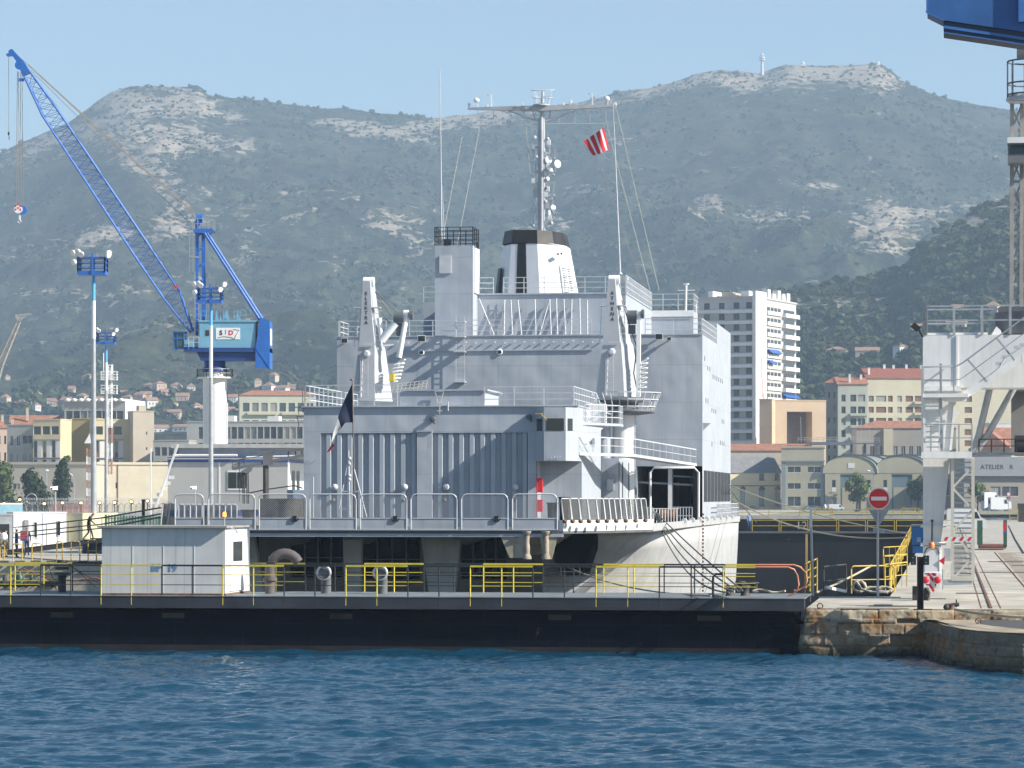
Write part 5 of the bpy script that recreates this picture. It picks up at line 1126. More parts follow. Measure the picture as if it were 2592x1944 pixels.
m = MB(); m.box((c0.x+1.05, YC-.5, 2.5), (c0.x+1.25, YC-.2, C(0, 1020).z)); m.build('cable_duct', M_WHITE, col_)
m = MB(); m.lathe((c0.x, YC, C(0, 942).z), [(1.2, 0), (1.25, .3), (1.0, .5), (1.0, 1.1)], 24); m.build('slewing_ring', mat('dark_blue_paint', (.012, .05, .20), .5, var=.1), crane)
m = MB(); m.loft([[C(470, 893, -1.6), C(686, 893, -1.6), C(686, 882, -1.6), C(468, 882, -1.6)], [C(470, 893, 1.8), C(686, 893, 1.8), C(686, 882, 1.8), C(468, 882, 1.8)]])
m.loft([[C(502, 894, -1.3), C(512, 914, -1.3), C(652, 915, -1.3), C(652, 894, -1.3)], [C(502, 894, 1.3), C(512, 914, 1.3), C(652, 915, 1.3), C(652, 894, 1.3)]]); m.build('slewing_deck', MATS['dark_blue_paint'], crane)
m = MB(); m.loft([[C(509, 882, -1.5), C(650, 882, -1.5), C(650, 817, -1.5), C(509, 817, -1.5)], [C(509, 882, 1.5), C(650, 882, 1.5), C(650, 817, 1.5), C(509, 817, 1.5)]]); hs = m.build('machine_house', M_LBLUE, crane)
m = MB(); m.loft([[C(507, 817, -1.6), C(653, 817, -1.6), C(653, 813, -1.6), C(507, 813, -1.6)], [C(507, 817, 1.6), C(653, 817, 1.6), C(653, 813, 1.6), C(507, 813, 1.6)]]); m.build('roof', M_LBLUE, hs)
m = MB(); m.loft([[C(550, 861, -1.54), C(611, 861, -1.54), C(611, 832, -1.54), C(550, 832, -1.54)], [C(550, 861, -1.5), C(611, 861, -1.5), C(611, 832, -1.5), C(550, 832, -1.5)]]); sg = m.build('sign', M_WHITE, hs)
text_mesh('lettering', 'S', .62, mat('dark_letter', (.03, .04, .09), .5), sg, C(563, 845, -1.56), (1, 0, 0), (0, 0, 1), 1, .003, .02); text_mesh('lettering', '1', .66, mat('blue_letter', (.1, .2, .5), .5), sg, C(575, 843, -1.56), (1, 0, 0), (0, 0, 1), 1, .003); text_mesh('lettering', 'D', .62, M_RED, sg, C(588, 845, -1.56), (1, 0, 0), (0, 0, 1), 1, .003, .02)
m = MB(); m.tube([C(555, 857, -1.56), C(570, 854, -1.56), C(588, 856, -1.56), C(597, 860, -1.56), (C(601, 850, -1.56)), C(609, 838, -1.56), C(594, 836, -1.56)], .02, 4); m.build('emblem_line', MATS['black_letter'], sg)
for x0, x1, y0, y1 in ((524, 534, 838, 852),): m = MB(); m.box(C(x0, y1, -1.53), C(x1, y0, -1.5)); m.build('window', M_GLASS, hs)
m = MB(); m.loft([[C(650.5, 883, -1.7), C(686, 935, -1.7), C(686, 815, -1.7), C(662, 805, -1.7)], [C(650.5, 883, 1.7), C(686, 935, 1.7), C(686, 815, 1.7), C(662, 805, 1.7)]]); m.loft([[C(650, 932, -1.65), C(684, 935, -1.65), C(684, 884, -1.65), C(650, 884, -1.65)], [C(650, 932, 1.65), C(684, 935, 1.65), C(684, 884, 1.65), C(650, 884, 1.65)]]); m.build('counterweight', M_BLUE, crane)
m = MB(); m.box(C(686.2, 875, -1.2), C(687, 833, .8)); m.build('white_panel', M_WHITE, crane)
m = MB(); m.loft([[C(445, 884, -1.2), C(470, 886, -1.2), C(470, 845, -1.2), C(443, 842, -1.2)], [C(445, 884, .8), C(470, 886, .8), C(470, 845, .8), C(443, 842, .8)]]); cb = m.build('cab', mat('cab_glass', (.03, .085, .08), .12, var=.1), crane)
m = MB(); [m.bar(C(x, 842, d), C(x, 885, d), .09) for x in (443, 452, 469) for d in (-1.22, .8)]; [m.bar(C(442, y, -1.22), C(471, y, -1.22), .10) for y in (843, 858, 885)]; m.box(C(441, 843, -1.4), C(472, 840, 1.0)); m.build('cab_frame', M_BLUE, cb)
m = MB(); m.box(C(470, 880, -1.3), C(509, 862, 1.0)); m.build('front_deck', MATS['light_blue_paint'], crane); m = MB(); rail_mb(m, [C(482, 882, -1.7), C(508, 882, -1.7)], h=1.0, n=2, post=.5); m.build('railing', M_RAILG, crane)
for k, (x0, x1) in enumerate(((547, 556), (558, 564), (566, 574), (571, 583), (600, 609))):
    m = MB(); m.loft([[C(x0, 813, -.9), C(x1, 813, -.9), C(x1-6, 787, -.9), C(x0+2, 790, -.9)], [C(x0, 813, -.7), C(x1, 813, -.7), C(x1-6, 787, -.7), C(x0+2, 790, -.7)]]); m.build('roof_fin', M_LBLUE, crane)
m = MB(); rail_mb(m, [C(511, 813, -1.4), C(540, 813, -1.4)], h=.9, n=2, post=.5); rail_mb(m, [C(596, 813, -1.4), C(626, 813, -1.4)], h=.9, n=2, post=.6); m.build('railing', M_LBLUE, crane)
# gantry mast
m = MB(); m.bar(C(501, 850, -.6), C(500, 572, -.4), .30, .34); m.bar(C(514, 812, .8), C(513, 575, .5), .30, .34)
for y in range(600, 840, 40): m.bar(C(501, y, -.6), C(514, y-16, .7), .13)
m.bar(C(520, 800, -.2), C(517, 590, 0), .18); gm = m.build('gantry_mast', M_BLUE, crane)
m = MB(); m.lathe(C(505, 553, 0), [(.42, -.3), (.42, .3)], 18, 'x'); m.lathe(C(502, 566, -.6), [(.3, 0), (.3, -.2)], 14, 'y'); m.build('sheave', M_BLUE, gm)
m = MB(); m.loft([[C(490, 590, -.9), C(528, 592, -.9), C(545, 587, -.9), C(538, 580, -.9), C(492, 582, -.9)], [C(490, 590, 1), C(528, 592, 1), C(545, 587, 1), C(538, 580, 1), C(492, 582, 1)]]); pf = m.build('top_platform', M_BLUE, gm)
m = MB(); rail_mb(m, [C(490, 581, -.9), C(542, 583, -.9)], h=1.0, n=2, post=.45); rail_mb(m, [C(490, 581, .9), C(542, 583, .9)], h=1.0, n=2, post=.45); m.bar(C(474, 584, -.5), C(492, 582, -.5), .12); m.build('railing', M_GALV, pf)
m = MB(); ladder_mb(m, C(487, 690, -1), C(487, 575, -1), .35, .5, r=.04); ladder_mb(m, C(501, 850, -1), C(501, 690, -1), .35, .5, r=.05); m.bar(C(475, 714, -1), C(495, 717, -1), .15); m.bar(C(484, 651, -1), C(506, 653, -1), .1); m.build('ladder', M_GALV, gm)
m = MB()
for d in (-.9, .9): m.tube([C(520, 592, d), C(660, 812, d)], .13, 8); 
for d in (-.9, .9): m.tube([C(527, 592, d), C(668, 812, d)], .09, 8)
m.build('back_stay', M_BLUE, crane)
# boom
def quad4(x, y, hx_, hy_, d): return [C(x-hx_, y+hy_, -d), C(x+hx_, y-hy_, -d), C(x+hx_, y-hy_, d), C(x-hx_, y+hy_, d)]
S = [(486, 840, 3, 2, .3), (434, 745, 20, 9, .55), (361, 637, 22, 7, .6), (130, 290, 20, 6, .6), (71, 190, 8, 5, .5)]
m = MB()
for (a, b), nb in zip(zip(S[:-1], S[1:]), (4, 6, 19, 5)): lattice(m, quad4(*a), quad4(*b), nb, .095, .026)
boom = m.build('boom', M_BLUE, crane)
m = MB(); m.loft([[C(58, 192, -.5), C(78, 184, -.5), C(78, 184, .5), C(58, 192, .5)], [C(48, 165, -.45), C(62, 158, -.45), C(62, 158, .45), C(48, 165, .45)], [C(30, 138, -.25), C(38, 132, -.25), C(38, 132, .25), C(30, 138, .25)]]); m.box(C(17, 142, -.3), C(31, 136, .3)); m.lathe(C(29, 132, 0), [(.28, -.12), (.28, .12)], 14, 'y'); m.lathe(C(51, 167, -.5), [(.42, 0), (.42, -.12)], 18, 'y'); m.lathe(C(60, 181, -.6), [(.2, 0), (.2, -.1)], 14, 'y'); m.box(C(49, 207, -.5), C(62, 200, -.2)); m.build('boom_head', M_BLUE, boom)
m = MB()
for i, (x0, x1) in enumerate(((45, 41), (47, 45), (52, 49), (55, 57))): m.tube([C(x0, 182, -.2+.15*i), C(x1, 520, -.2+.15*i)], .025, 4)
m.tube([C(22, 142, 0), C(22, 332, 0)], .02, 4)
for d, (x0, y0, x1, y1) in ((-.4, (74, 168, 498, 548)), (-.1, (72, 163, 502, 545)), (.2, (38, 134, 499, 546)), (.5, (76, 176, 476, 560))): m.tube([C(x0, y0, d), C((x0+x1)/2, (y0+y1)/2+5, d), C(x1, y1, d)], .028, 4)
m.build('hoist_cable', mat('crane_rope', (.20, .18, .15), .7), boom)
m = MB(); m.lathe(C(55, 531, .25), [(.42, 0), (.42, .25)], 18, 'y'); m.build('block_cheek', M_BLUE, boom)
m = MB(); m.lathe(C(46, 530, 0), [(.38, -.1), (.38, .2)], 14, 'y'); m.bar(C(50, 545, 0), C(50, 556, 0), .14); m.tube([C(50, 556, 0), C(54, 560, 0), C(50, 565, 0), C(45, 561, 0)], .06, 6); hk = m.build('hook_block', M_WHITE, boom)
m = MB(); [m.box(C(38+6*i, 524+j*9-(i % 2)*4, -.12), C(42+6*i, 519+j*9-(i % 2)*4, -.105)) for i in range(3) for j in range(2)]; m.build('red_patch', M_RED, hk)
m = MB(); m.sphere(C(22, 338, 0), .12, 8, (.8, .8, 1.8)); m.tube([C(22, 345, 0), C(24, 350, 0), C(22, 354, 0)], .04, 5); m.build('small_hook', M_BLACK, boom)
m = MB(); m.box(C(443, 731, -.75), C(451, 725, -.5)); m.build('red_lamp', M_RED, boom)
# ---------------------------------------------------------------- light masts
def light_mast(px, pyb, pyt, Y, bx0, bx1, by0, by1, label, zc):
    s = F/Y
    def Q(x, y, d=0.): p = W(x, y, Y); return Vector((p.x, Y+d, p.z))
    t_ = thing('light_mast', label, 'light mast', (Q(px, 0).x, Y, 2.1), 'W', 'tall floodlight masts')
    x = Q(px, 0).x; zt = Q(0, by1+2).z; r0 = .235*1.0; r1 = .13
    H = zt-2.1; cuts = [0, 1-(zc[0])/H, 1-(zc[1])/H, 1.0]
    for i, mt in enumerate((M_GALV, M_WHITE, mat('sky_blue_paint', (.10, .38, .72), .5))):
        f0, f1 = cuts[i], cuts[i+1]; m = MB(); m.tube([(x, Y, 2.1+H*f0), (x, Y, 2.1+H*f1)], r0+(r1-r0)*f0, 14, r0+(r1-r0)*f1); m.build('pole', mt, t_, label=('grey pole', 'white pole section', 'blue pole section')[i])
    b0, b1 = Q(bx0, by1), Q(bx1, by0); w_ = (b1.x-b0.x); z0, z1 = b0.z, b1.z; d = w_*.4
    m = MB(); m.box((b0.x, Y-d, z0), (b1.x, Y+d, z0+.28)); fr_ = [(b0.x+.05, Y-d), (b1.x-.05, Y-d), (b1.x-.05, Y+d), (b0.x+.05, Y+d)]
    rail_mb(m, [(a, b, z0+.2) for a, b in fr_+fr_[:1]], h=z1-z0-.2, n=3, post=1.0, r=.03, rp=.045); m.box((x-.06, Y-d-.08, z0), (x+.06, Y-d, z1+.3)); m.box((b0.x-.06, Y-d-.05, z1-.07), (b1.x+.06, Y+d, z1)); m.build('basket', M_BLUE, t_)
    for (fx, fz, yaw, dn) in ((-.12, .35, -1, 0), (.05, .42, -.6, 0), (.16, .22, -.3, 0), (1.12, .33, 1, 0), (-.10, -.42, -1, 1), (.95, -.15, .8, 1) if Y > 240 else (1.12, .2, 1, 0)):
        c = Vector((b0.x+w_*fx, Y-d-.15, z1+fz*.9)); dd = Vector((yaw*.7, -.6, -.35)).normalized(); m = MB(); 
        a = dd.cross(Vector((0, 0, 1))).normalized(); b = a.cross(dd); rg = [[c+dd*h+a*r*math.cos(k*math.pi/5)+b*r*math.sin(k*math.pi/5) for k in range(10)] for r, h in ((.06, -.22), (.17, -.12), (.24, .1), (.22, .1), (.03, .02))]
        m.loft(rg, True, True); m.bar(c-dd*.15, (min(max(c.x, b0.x), b1.x), Y-d, z1-.05), .04); m.build('floodlight', M_WHITE, t_)
    return t_
light_mast(237, 1300, 652, 232, 199, 270, 653, 697, 'nearest and tallest floodlight mast, blue basket, left of the blue crane', (4.6, 1.8))
light_mast(269, 1290, 842, 350, 246, 292, 843, 872, 'shorter floodlight mast with blue basket just right of the tallest mast', (5.0, 1.9))
light_mast(534, 1260, 727, 266, 502, 563, 730, 768, 'floodlight mast with blue basket in front of the white crane column', (6.2, 1.8))
# lattice jib of another crane at the left edge
def G(x, y, Y, d=0.): p = W(x, y, Y); return Vector((p.x, Y+d, p.z))
t_ = thing('crane_jib', 'grey lattice jib leaning in at the far left edge above the town', 'crane', G(-80, 1262, 600), 'W')
m = MB(); 
def qd(x, y, w_, d): return [G(x-w_, y, 600, -d), G(x+w_, y, 600, -d), G(x+w_, y, 600, d), G(x-w_, y, 600, d)]
lattice(m, qd(-80, 1240, 7, .5), qd(0, 925, 7, .5), 16, .12, .06); lattice(m, qd(0, 925, 7, .5), qd(47, 815, 4, .4), 12, .12, .06); m.build('lattice', mat('weathered_grey', (.30, .29, .27), .6, var=.2), t_)
m = MB(); m.bar(G(47, 812, 600), G(40, 796, 600), .4); m.bar(G(40, 798, 600), G(80, 795, 600), .3); m.bar(G(50, 812, 600), G(66, 797, 600), .25); m.build('jib_head', MATS['weathered_grey'], t_)
# white and red lattice masts
for (px, y0, y1, Y, w_, lb, plats) in ((278, 925, 1200, 380, 5, 'lattice mast with two white service platforms beside the shorter light mast', (950, 985)), (226, 1135, 1275, 420, 6, 'short red and white lattice mast topped by a small white triangle', ())):
    t_ = thing('lattice_mast', lb, 'lattice mast', G(px, 1262, Y), 'W')
    N = 7; 
    for i in range(N):
        a = y1+(y0-y1)*i/N; b = y1+(y0-y1)*(i+1)/N; m = MB(); q = lambda y: [G(px-w_, y, Y, -.35), G(px+w_, y, Y, -.35), G(px+w_, y, Y, .35), G(px-w_, y, Y, .35)]
        lattice(m, q(a), q(b), 3, .05, .03); m.build('lattice_section', (mat('faded_red', (.36, .20, .16), .6) if i % 2 == 0 and (not plats or i < 4) else M_WHITE), t_)
    for y in plats:
        m = MB(); c = [G(px-22, y+12, Y, -.9), G(px+18, y+12, Y, -.9), G(px+18, y+12, Y, .9), G(px-22, y+12, Y, .9)]; m.prism(c, (0, 0, .15)); rail_mb(m, c+c[:1], h=1.0, n=3, post=.6, r=.035, rp=.045); m.build('platform', M_WHITE, t_)
    if not plats:
        m = MB(); m.prism([G(213, 1122, Y), G(230, 1122, Y), G(227, 1097, Y)], (0, .1, 0)); m.build('triangle', M_WHITE, t_)
    else:
        m = MB(); m.tube([G(262, 960, Y), G(262, 893, Y)], .06); m.bar(G(285, 960, Y), G(285, 922, Y), .12); m.bar(G(285, 924, Y), G(272, 924, Y), .1); m.build('aerial', M_WHITE, t_)
# ---------------------------------------------------------------- box buildings with a yaw of their own
def bbox(px0, px1, pyb, pyt, Y, yaw, dep, zb=2.1):
    X0 = (px0-CX)/F*Y; k = (px1-CX)/F; Wd = (k*Y-X0)/(math.cos(yaw)-k*math.sin(yaw)); zt = CH+(HY-pyt)/F*Y
    return Vector((X0, Y, zb)), Wd, zt-zb
def cabin(name, label, cat, px0, px1, pyt, Y, yaw, dep, mt, zb=2.1, wins=(), door=None, group=None, roofm=None, stripes=(), glass=None, trim=.05):
    o, Wd, H = bbox(px0, px1, 0, pyt, Y, yaw, dep, zb); t_ = thing(name, label, cat, o, 'W', group, yaw=yaw)
    m = MB(); m.box((0, 0, 0), (Wd, dep, H)); m.build('wall', mt, t_)
    m = MB(); m.box((-trim, -trim, H), (Wd+trim, dep+trim, H+.12)); m.build('roof', roofm or mt, t_)
    for (a, b, c, d) in wins:
        m = MB(); m.box((Wd*a-.05, -.05, H*c-.05), (Wd*b+.05, .01, H*d+.05)); f_ = m.build('window', M_WHITE, t_); m = MB(); m.box((Wd*a, -.06, H*c), (Wd*b, -.045, H*d)); m.build('pane', glass or M_GLASS, f_)
    for (a, b, mt2) in stripes: m = MB(); m.box((-.04, -.04, H*a), (Wd+.04, dep+.04, H*b)); m.build('stripe', mt2, t_)
    return t_, Wd, H
M_CAB = mat('cabin_white', (.72, .72, .70), .5, var=.05, streak=.15, rust=.03)
M_CREAM = mat('cabin_cream', (.56, .52, .36), .6, var=.06, streak=.15)
t_, Wd, H = cabin('site_cabin', 'white site cabin with two narrow windows behind the yellow quay hoops at left', 'cabin', 34, 168, 1300, 226, .34, 2.6, M_CAB, wins=((.39, .44, .33, .75), (.83, .88, .38, .78)), trim=.03)
m = MB(); m.box((Wd*.2, -.12, .1), (Wd*.28, -.01, H*.82)); m.build('door', mat('grey_door', (.25, .25, .26), .5), t_); m = MB(); m.box((Wd*.55-.03, -.02, 0), (Wd*.55+.03, -.003, H)); m.build('joint', mat('blue_grey_joint', (.35, .4, .5), .6), t_)
t_, Wd, H = cabin('site_cabin', 'grey fronted site cabin with a dark doorway at the left edge behind people', 'cabin', -60, 31, 1305, 222, .25, 2.6, M_GALV); m = MB(); m.box((Wd*.62, -.03, 0), (Wd*.92, -.005, H*.75)); m.build('door', M_BLACK, t_)
cabin('container', 'cream container right of the white site cabin, behind the gangway', 'container', 169, 209, 1303, 228, -.35, 5.5, M_CREAM, trim=.02)
cabin('site_cabin', 'low cabin with pale blue band behind the white cabins at left edge', 'cabin', -40, 56, 1277, 262, .25, 2.6, M_CAB, stripes=((.72, .98, mat('pale_blue_band', (.25, .45, .55), .5)),))
M_STR = mat('blue_band', (.03, .09, .30), .4)
t_, Wd, H = cabin('site_office', 'long grey modular office with blue bands and a flat roof left of the ship', 'office building', 425, 728, 1163, 276, -.10, 9, mat('office_grey', (.42, .42, .41), .6, var=.03, weld=(6, 9, .02, .85)), wins=(), stripes=((.965, 1.03, M_STR), (.30, .37, M_STR)))
m = MB(); m.box((Wd*.50, -.06, H*.62), (Wd*.66, .01, H*.86)); f_ = m.build('window', M_WHITE, t_)
for a, b in ((.505, .575), (.58, .655)): m = MB(); m.box((Wd*a, -.075, H*.64), (Wd*b, -.055, H*.84)); m.build('pane', M_GLASS, f_)
for a in (.425,): m = MB(); m.box((Wd*a, -.03, H*.38), (Wd*a+.15, -.005, H*.96)); m.build('joint', M_WHITE, t_)
for a in (2.2, 4.6): m = MB(); m.box((Wd+.005, a, H*.62), (Wd+.05, a+1.4, H*.86)); m.build('window', M_GLASS, t_)
m = MB(); m.box((Wd-1.0+1.005, .2, .1), (Wd+.01, 8.8, H*.96)); m.build('end_wall', M_WHITE, t_)
m = MB(); m.box((.8, .8, H+.13), (Wd+3, 8, H+1.0)); m.box((.2, .3, H+1.0), (Wd+3.5, 8.6, H+1.35)); m.build('upper_floor', mat('office_upper', (.45, .45, .44), .6), t_)
m = MB(); m.tube([(.5, -.3, H+.35), (6.2, -.3, H+.35)], .12); m.tube([(7, -.3, H+.2), (12, -.3, H+.3)], .08); m.build('roof_duct', M_WHITE, t_)
m = MB(); [m.bar((-1.6+.35*i, -.4, H*.42+.5*i), (-1.1+.35*i, -.4, H*.42+.5*i), .06, .3) for i in range(6)]; m.bar((-1.4, -.5, .2), (-1.4, -.5, H+1), .1); m.bar((-1.0, -.5, H*.4), (1.0, -.5, H+1.3), .16); m.build('outside_stair', M_WHITE, t_)
# dark loading arm left of the hangar
t_ = thing('loading_arm', 'dark steel loading arm with curved gangway beam left of the hangar', 'loading arm', G(672, 1262, 250), 'W')
m = MB(); m.tube([G(672, 1275, 250), G(672, 1178, 250)], .20, 12); m.bar(G(679, 1275, 250), G(679, 1182, 250), .06); m.build('post', M_BOL, t_)
m = MB(); pts = [G(588, 1187, 250), G(640, 1177, 250), G(700, 1165, 250), G(772, 1152, 250)]
for a, b in zip(pts[:-1], pts[1:]): m.bar(a, b, .5, .22)
m.box(G(666, 1178, 250, -.3), G(690, 1142, 250, .3)); m.bar(G(690, 1142, 250), G(772, 1138, 250), .4, .15)
for x in (730, 748, 764): m.bar(G(x, 1142, 250), G(x, 1156, 250), .12)
m.loft([[G(608, 1194, 250, -.4), G(640, 1178, 250, -.4), G(636, 1192, 250, -.4), G(626, 1198, 250, -.4)], [G(608, 1194, 250, .4), G(640, 1178, 250, .4), G(636, 1192, 250, .4), G(626, 1198, 250, .4)]]); m.build('beam', M_DARKG, t_)
m = MB()
for x in (614, 618, 624, 628): m.tube([G(x, 1196, 250), G(x+1.5, 1275, 250)], .05)
m.bar(G(606, 1168, 250), G(606, 1270, 250), .05); rail_mb(m, [G(588, 1187, 250), G(618, 1181, 250)], h=.65, n=2, post=.4); m.bar(G(588, 1167, 250), G(666, 1153, 250), .05); m.tube([G(620, 1250, 250), G(680, 1238, 250), G(745, 1229, 250), G(766, 1236, 250)], .06); m.build('hoses', M_BOL, t_)
# cctv cameras, lamp posts, fence, lit lamps
for px, py, Y, lb in ((136, 1236, 240, 'white security camera on a post above the white site cabin'), (489, 1235, 262, 'white security camera on a post in front of the modular office')):
    t_ = thing('security_camera', lb, 'camera', G(px+4, 1300, Y), 'W', 'security cameras on posts'); m = MB(); m.tube([(G(px+4, 0, Y).x, Y, 2.1), G(px+4, py+8, Y)], .07); m.build('post', M_GALV, t_)
    m = MB(); c = G(px, py, Y); m.loft([[c+Vector((-.22, -.3, -.10)), c+Vector((.18, -.1, -.10)), c+Vector((.18, -.1, .14)), c+Vector((-.22, -.3, .12))], [c+Vector((-.15, .3, -.14)), c+Vector((.25, .4, -.14)), c+Vector((.25, .4, .18)), c+Vector((-.15, .3, .14))]]); m.build('housing', M_WHITE, t_); m = MB(); m.lathe(c+Vector((-.12, -.26, -.03)), [(.07, .1), (.07, -.05)], 8, 'y'); m.build('lens', M_BLACK, t_)
for i, (x0, y0, x1, Y, lb) in enumerate(((118, 1191, 118, 860, 'straight lamp post in front of the concrete building, between the two dark trees'), (187, 1210, 166, 860, 'curved lamp post right of the cypress'), (2210, 1192, 2198, 985, 'street lamp at the valley between the two vaulted halls'))):
    t_ = thing('lamp_post', lb, 'lamp post', G(x0, 1262, Y), 'W'); m = MB(); b = G(x0, 1290, Y); b.z = 2; 
    if i == 2: m.tube([G(2208, 1195, Y), G(2215, 1196, Y)], .1); m.tube([G(2212, 1196, Y, 0), G(2213, 1275, Y)], .08)
    else: m.tube([b, G(x0, y0+8, Y), G(x0-4 if i else x0, y0-8 if i else y0, Y), G(x1, y0-18 if i else y0, Y)], .12, 8)
    m.build('pole', M_GALV, t_); m = MB(); m.sphere(G(x1, y0-18 if i == 1 else y0, Y), .6, 8, (1, .6, .45)); m.build('lamp_head', M_WHITE, t_)
M_LIT = mat('lit_lamp', (1, .7, .3), .4, emit=(1, .62, .22, 3.0))
for i, (px, py) in enumerate(((10, 1275), (50, 1265), (112, 1275), (158, 1273), (205, 1273), (252, 1273), (290, 1272), (332, 1270), (373, 1268))):
    ord_ = ('leftmost', 'second from the left', 'third from the left', 'fourth from the left', 'fifth from the left', 'sixth from the left', 'seventh from the left', 'eighth from the left', 'rightmost')[i]
    t_ = thing('fence_lamp', 'small lit amber lamp on the razor wire fence, '+ord_, 'lamp', G(px, 1278, 330), 'W', 'lit lamps along the razor wire fence'); m = MB(); c = G(px, py, 330); m.lathe(c, [(.2, .25), (.24, .0), (.1, -.02)], 10, 'y'); m.bar(c+Vector((0, .1, -.2)), c+Vector((0, .1, -1.0)), .08); m.build('housing', M_BLACK, t_); m = MB(); m.sphere(c+Vector((0, -.05, 0)), .15, 8, (1, .5, .8)); m.build('bulb', M_LIT, t_)
t_ = thing('razor_wire_fence', 'grey chain link fence topped with coils of razor wire behind the cabins', 'fence', G(60, 1300, 335), 'W')
m = MB(); a = G(52, 1280, 335); b = G(432, 1280, 335); zt_ = a.z
N = 26
for i in range(N+1):
    p = a.lerp(b, i/N); p.z = 2.0; q = Vector((p.x, p.y, zt_)); m.bar(p, q, .09); m.bar(q, q+Vector((-.35, 0, .3)), .06); m.bar(q, q+Vector((.35, 0, .3)), .06)
m.bar((a.x, a.y, zt_-.9), (b.x, b.y, zt_-.9), .05); m.build('posts', M_GALV, t_)
m = MB(); m.quad((a.x, a.y, 2), (b.x, b.y, 2), (b.x, b.y, zt_), (a.x, a.y, zt_)); m.build('chain_link', mesh_mat('chain_link', (.32, .33, .33), 3.3, .2), t_)
m = MB(); pts = []
for i in range(1400): f = i/1400; tt_ = i*.42; pts.append((a.x+(b.x-a.x)*f, a.y+.35*math.sin(tt_), zt_+.42+.4*math.cos(tt_)))
m.tube(pts, .018, 3); m.build('razor_wire', M_GALV, t_)
m = MB(); cc = G(80, 1276, 334); m.tube([cc+Vector((.55*math.cos(k*.4), .0, .55+.55*math.sin(k*.4))) for k in range(17)], .05); one(m, 'wire_coil', M_GALV, 'loose ring of wire standing up on the fence in front of the bushy tree', 'wire', 'W')
for px0, px1, pt, nm, mt_, lb in ((130, 205, 1272, 'hoarding', mat('brick_pink', (.40, .19, .15), .8, var=.15, weld=(.5, .2, .03, .8)), 'brownish pink hoarding behind the fence, left of the tallest mast'), (206, 232, 1272, 'hoarding', mat('pink_panel', (.62, .33, .29), .8), 'paler pink hoarding panel right beside the tallest mast')):
    o, Wd, H = bbox(px0, px1, 0, pt, 345, 0, 1); t_ = thing(nm, lb, 'hoarding', o, 'W', yaw=0); m = MB(); m.box((0, 0, 0), (Wd, .2, H)); m.build('board', mt_, t_); m = MB(); m.box((0, -.05, H), (Wd, .25, H+.12)); m.build('coping', M_GALV, t_)
# green palisade fence behind the gangway
t_ = thing('palisade_fence', 'green palisade fence between the cream container and the ship', 'fence', G(280, 1350, 205), 'W'); m = MB()
for i in range(22): p = G(268+i*7.5, 1352, 205); m.bar((p.x, 205, 2.1), (p.x, 205, G(0, 1303+i*.2, 205).z), .07 if i % 3 else .14, .03)
m.bar(G(268, 1312, 205), G(430, 1312, 205), .05); m.bar(G(268, 1345, 205), G(430, 1345, 205), .05); m.build('pales', mat('green_fence', (.05, .14, .10), .5), t_)
m = MB(); m.quad(G(268, 1352, 205.1), G(430, 1352, 205.1), G(430, 1306, 205.1), G(268, 1306, 205.1)); m.build('mesh', mesh_mat('green_mesh', (.12, .22, .17), 8, .25), t_)
for (x0, y0, x1, y1, Y, mt_, nm, lb, ct) in ((360, 1268, 367, 1296, 225, M_BOL, 'flue_pipe', 'short black upright pipe behind the gangway handrails', 'pipe'),):
    p = G(363, 1296, Y); m = MB(); m.tube([(p.x, Y, 2.1), G(363, 1266, Y)], .11, 10); m.lathe(G(363, 1266, Y), [(.14, 0), (.14, .06)], 10); one(m, nm, mt_, lb, ct, 'W')
m = MB(); p = G(350, 1352, 212); m.sphere((p.x, 212, 2.6), 1.6, 20, (1.5, .8, .72)); m.bar((p.x-1.2, 211.2, 2.1), (p.x+1.4, 211.2, 2.3), .2); one(m, 'grey_tank', M_GALV, 'rounded pale grey tank cover behind the green fence, under the gangway', 'tank', 'W')
# ---------------------------------------------------------------- left quay edge: yellow hoops, pipes, gangway
vq = 175.6
for i, (x0, x1, y) in enumerate(((0, 11, 1381), (33, 56, 1377), (81, 105, 1376), (144, 158, 1371), (180, 202, 1370), (223, 244, 1366))):
    lb = ('hoop cut by the left edge of the photo', 'hoop nearest the person in overalls', 'hoop between the white cabin windows', 'narrow hoop left of the walking man', 'hoop below the walking man', 'hoop right of the walking man, next to the hut')[i]
    t_ = thing('quay_hoop', 'yellow tube '+lb, 'barrier', K(x0, 1414, vq), group='yellow hoops along the left quay'); a = K(x0, 1, vq).x; b = K(x1, 1, vq).x; z = K(0, y, vq).z
    m = MB(); m.tube([(a, vq, ZL), (a, vq, z-.06), (a+.06, vq, z), (b-.06, vq, z), (b, vq, z-.06), (b, vq, ZL)], .035, 8); m.build('hoop', mat('ochre_tube', (.52, .36, .06), .6, var=.15, rust=.15), t_); m = MB(); m.bar((a, vq, (z+ZL)/2), (b, vq, (z+ZL)/2), .05); m.build('crossbar', MATS['ochre_tube'], t_)
vp = 174.6
t_ = thing('water_main', 'black pipe with green valve along the cream dock wall at left', 'pipe', K(40, 1475, vp)); m = MB(); m.tube([K(-20, 1478, vp), K(152, 1476, vp)], .16, 12); [m.lathe(K(x, 1477, vp), [(.24, -.06), (.24, .06)], 14, 'x') for x in (12, 35, 66, 100, 134)]; m.build('tube', M_BOL, t_)
M_VALV = mat('valve_green', (.025, .08, .06), .5, rust=.15)
m = MB(); c = K(50, 1476, vp); m.sphere(c, .32, 12, (1.1, .9, .8)); m.lathe(c, [(.2, .1), (.22, .35), (.08, .5), (.05, .75)], 10); v_ = m.build('valve', M_VALV, t_); m = MB(); m.lathe(c+Vector((0, 0, .75)), [(.2, 0), (.2, .04)], 14); m.build('handwheel', M_VALV, v_)
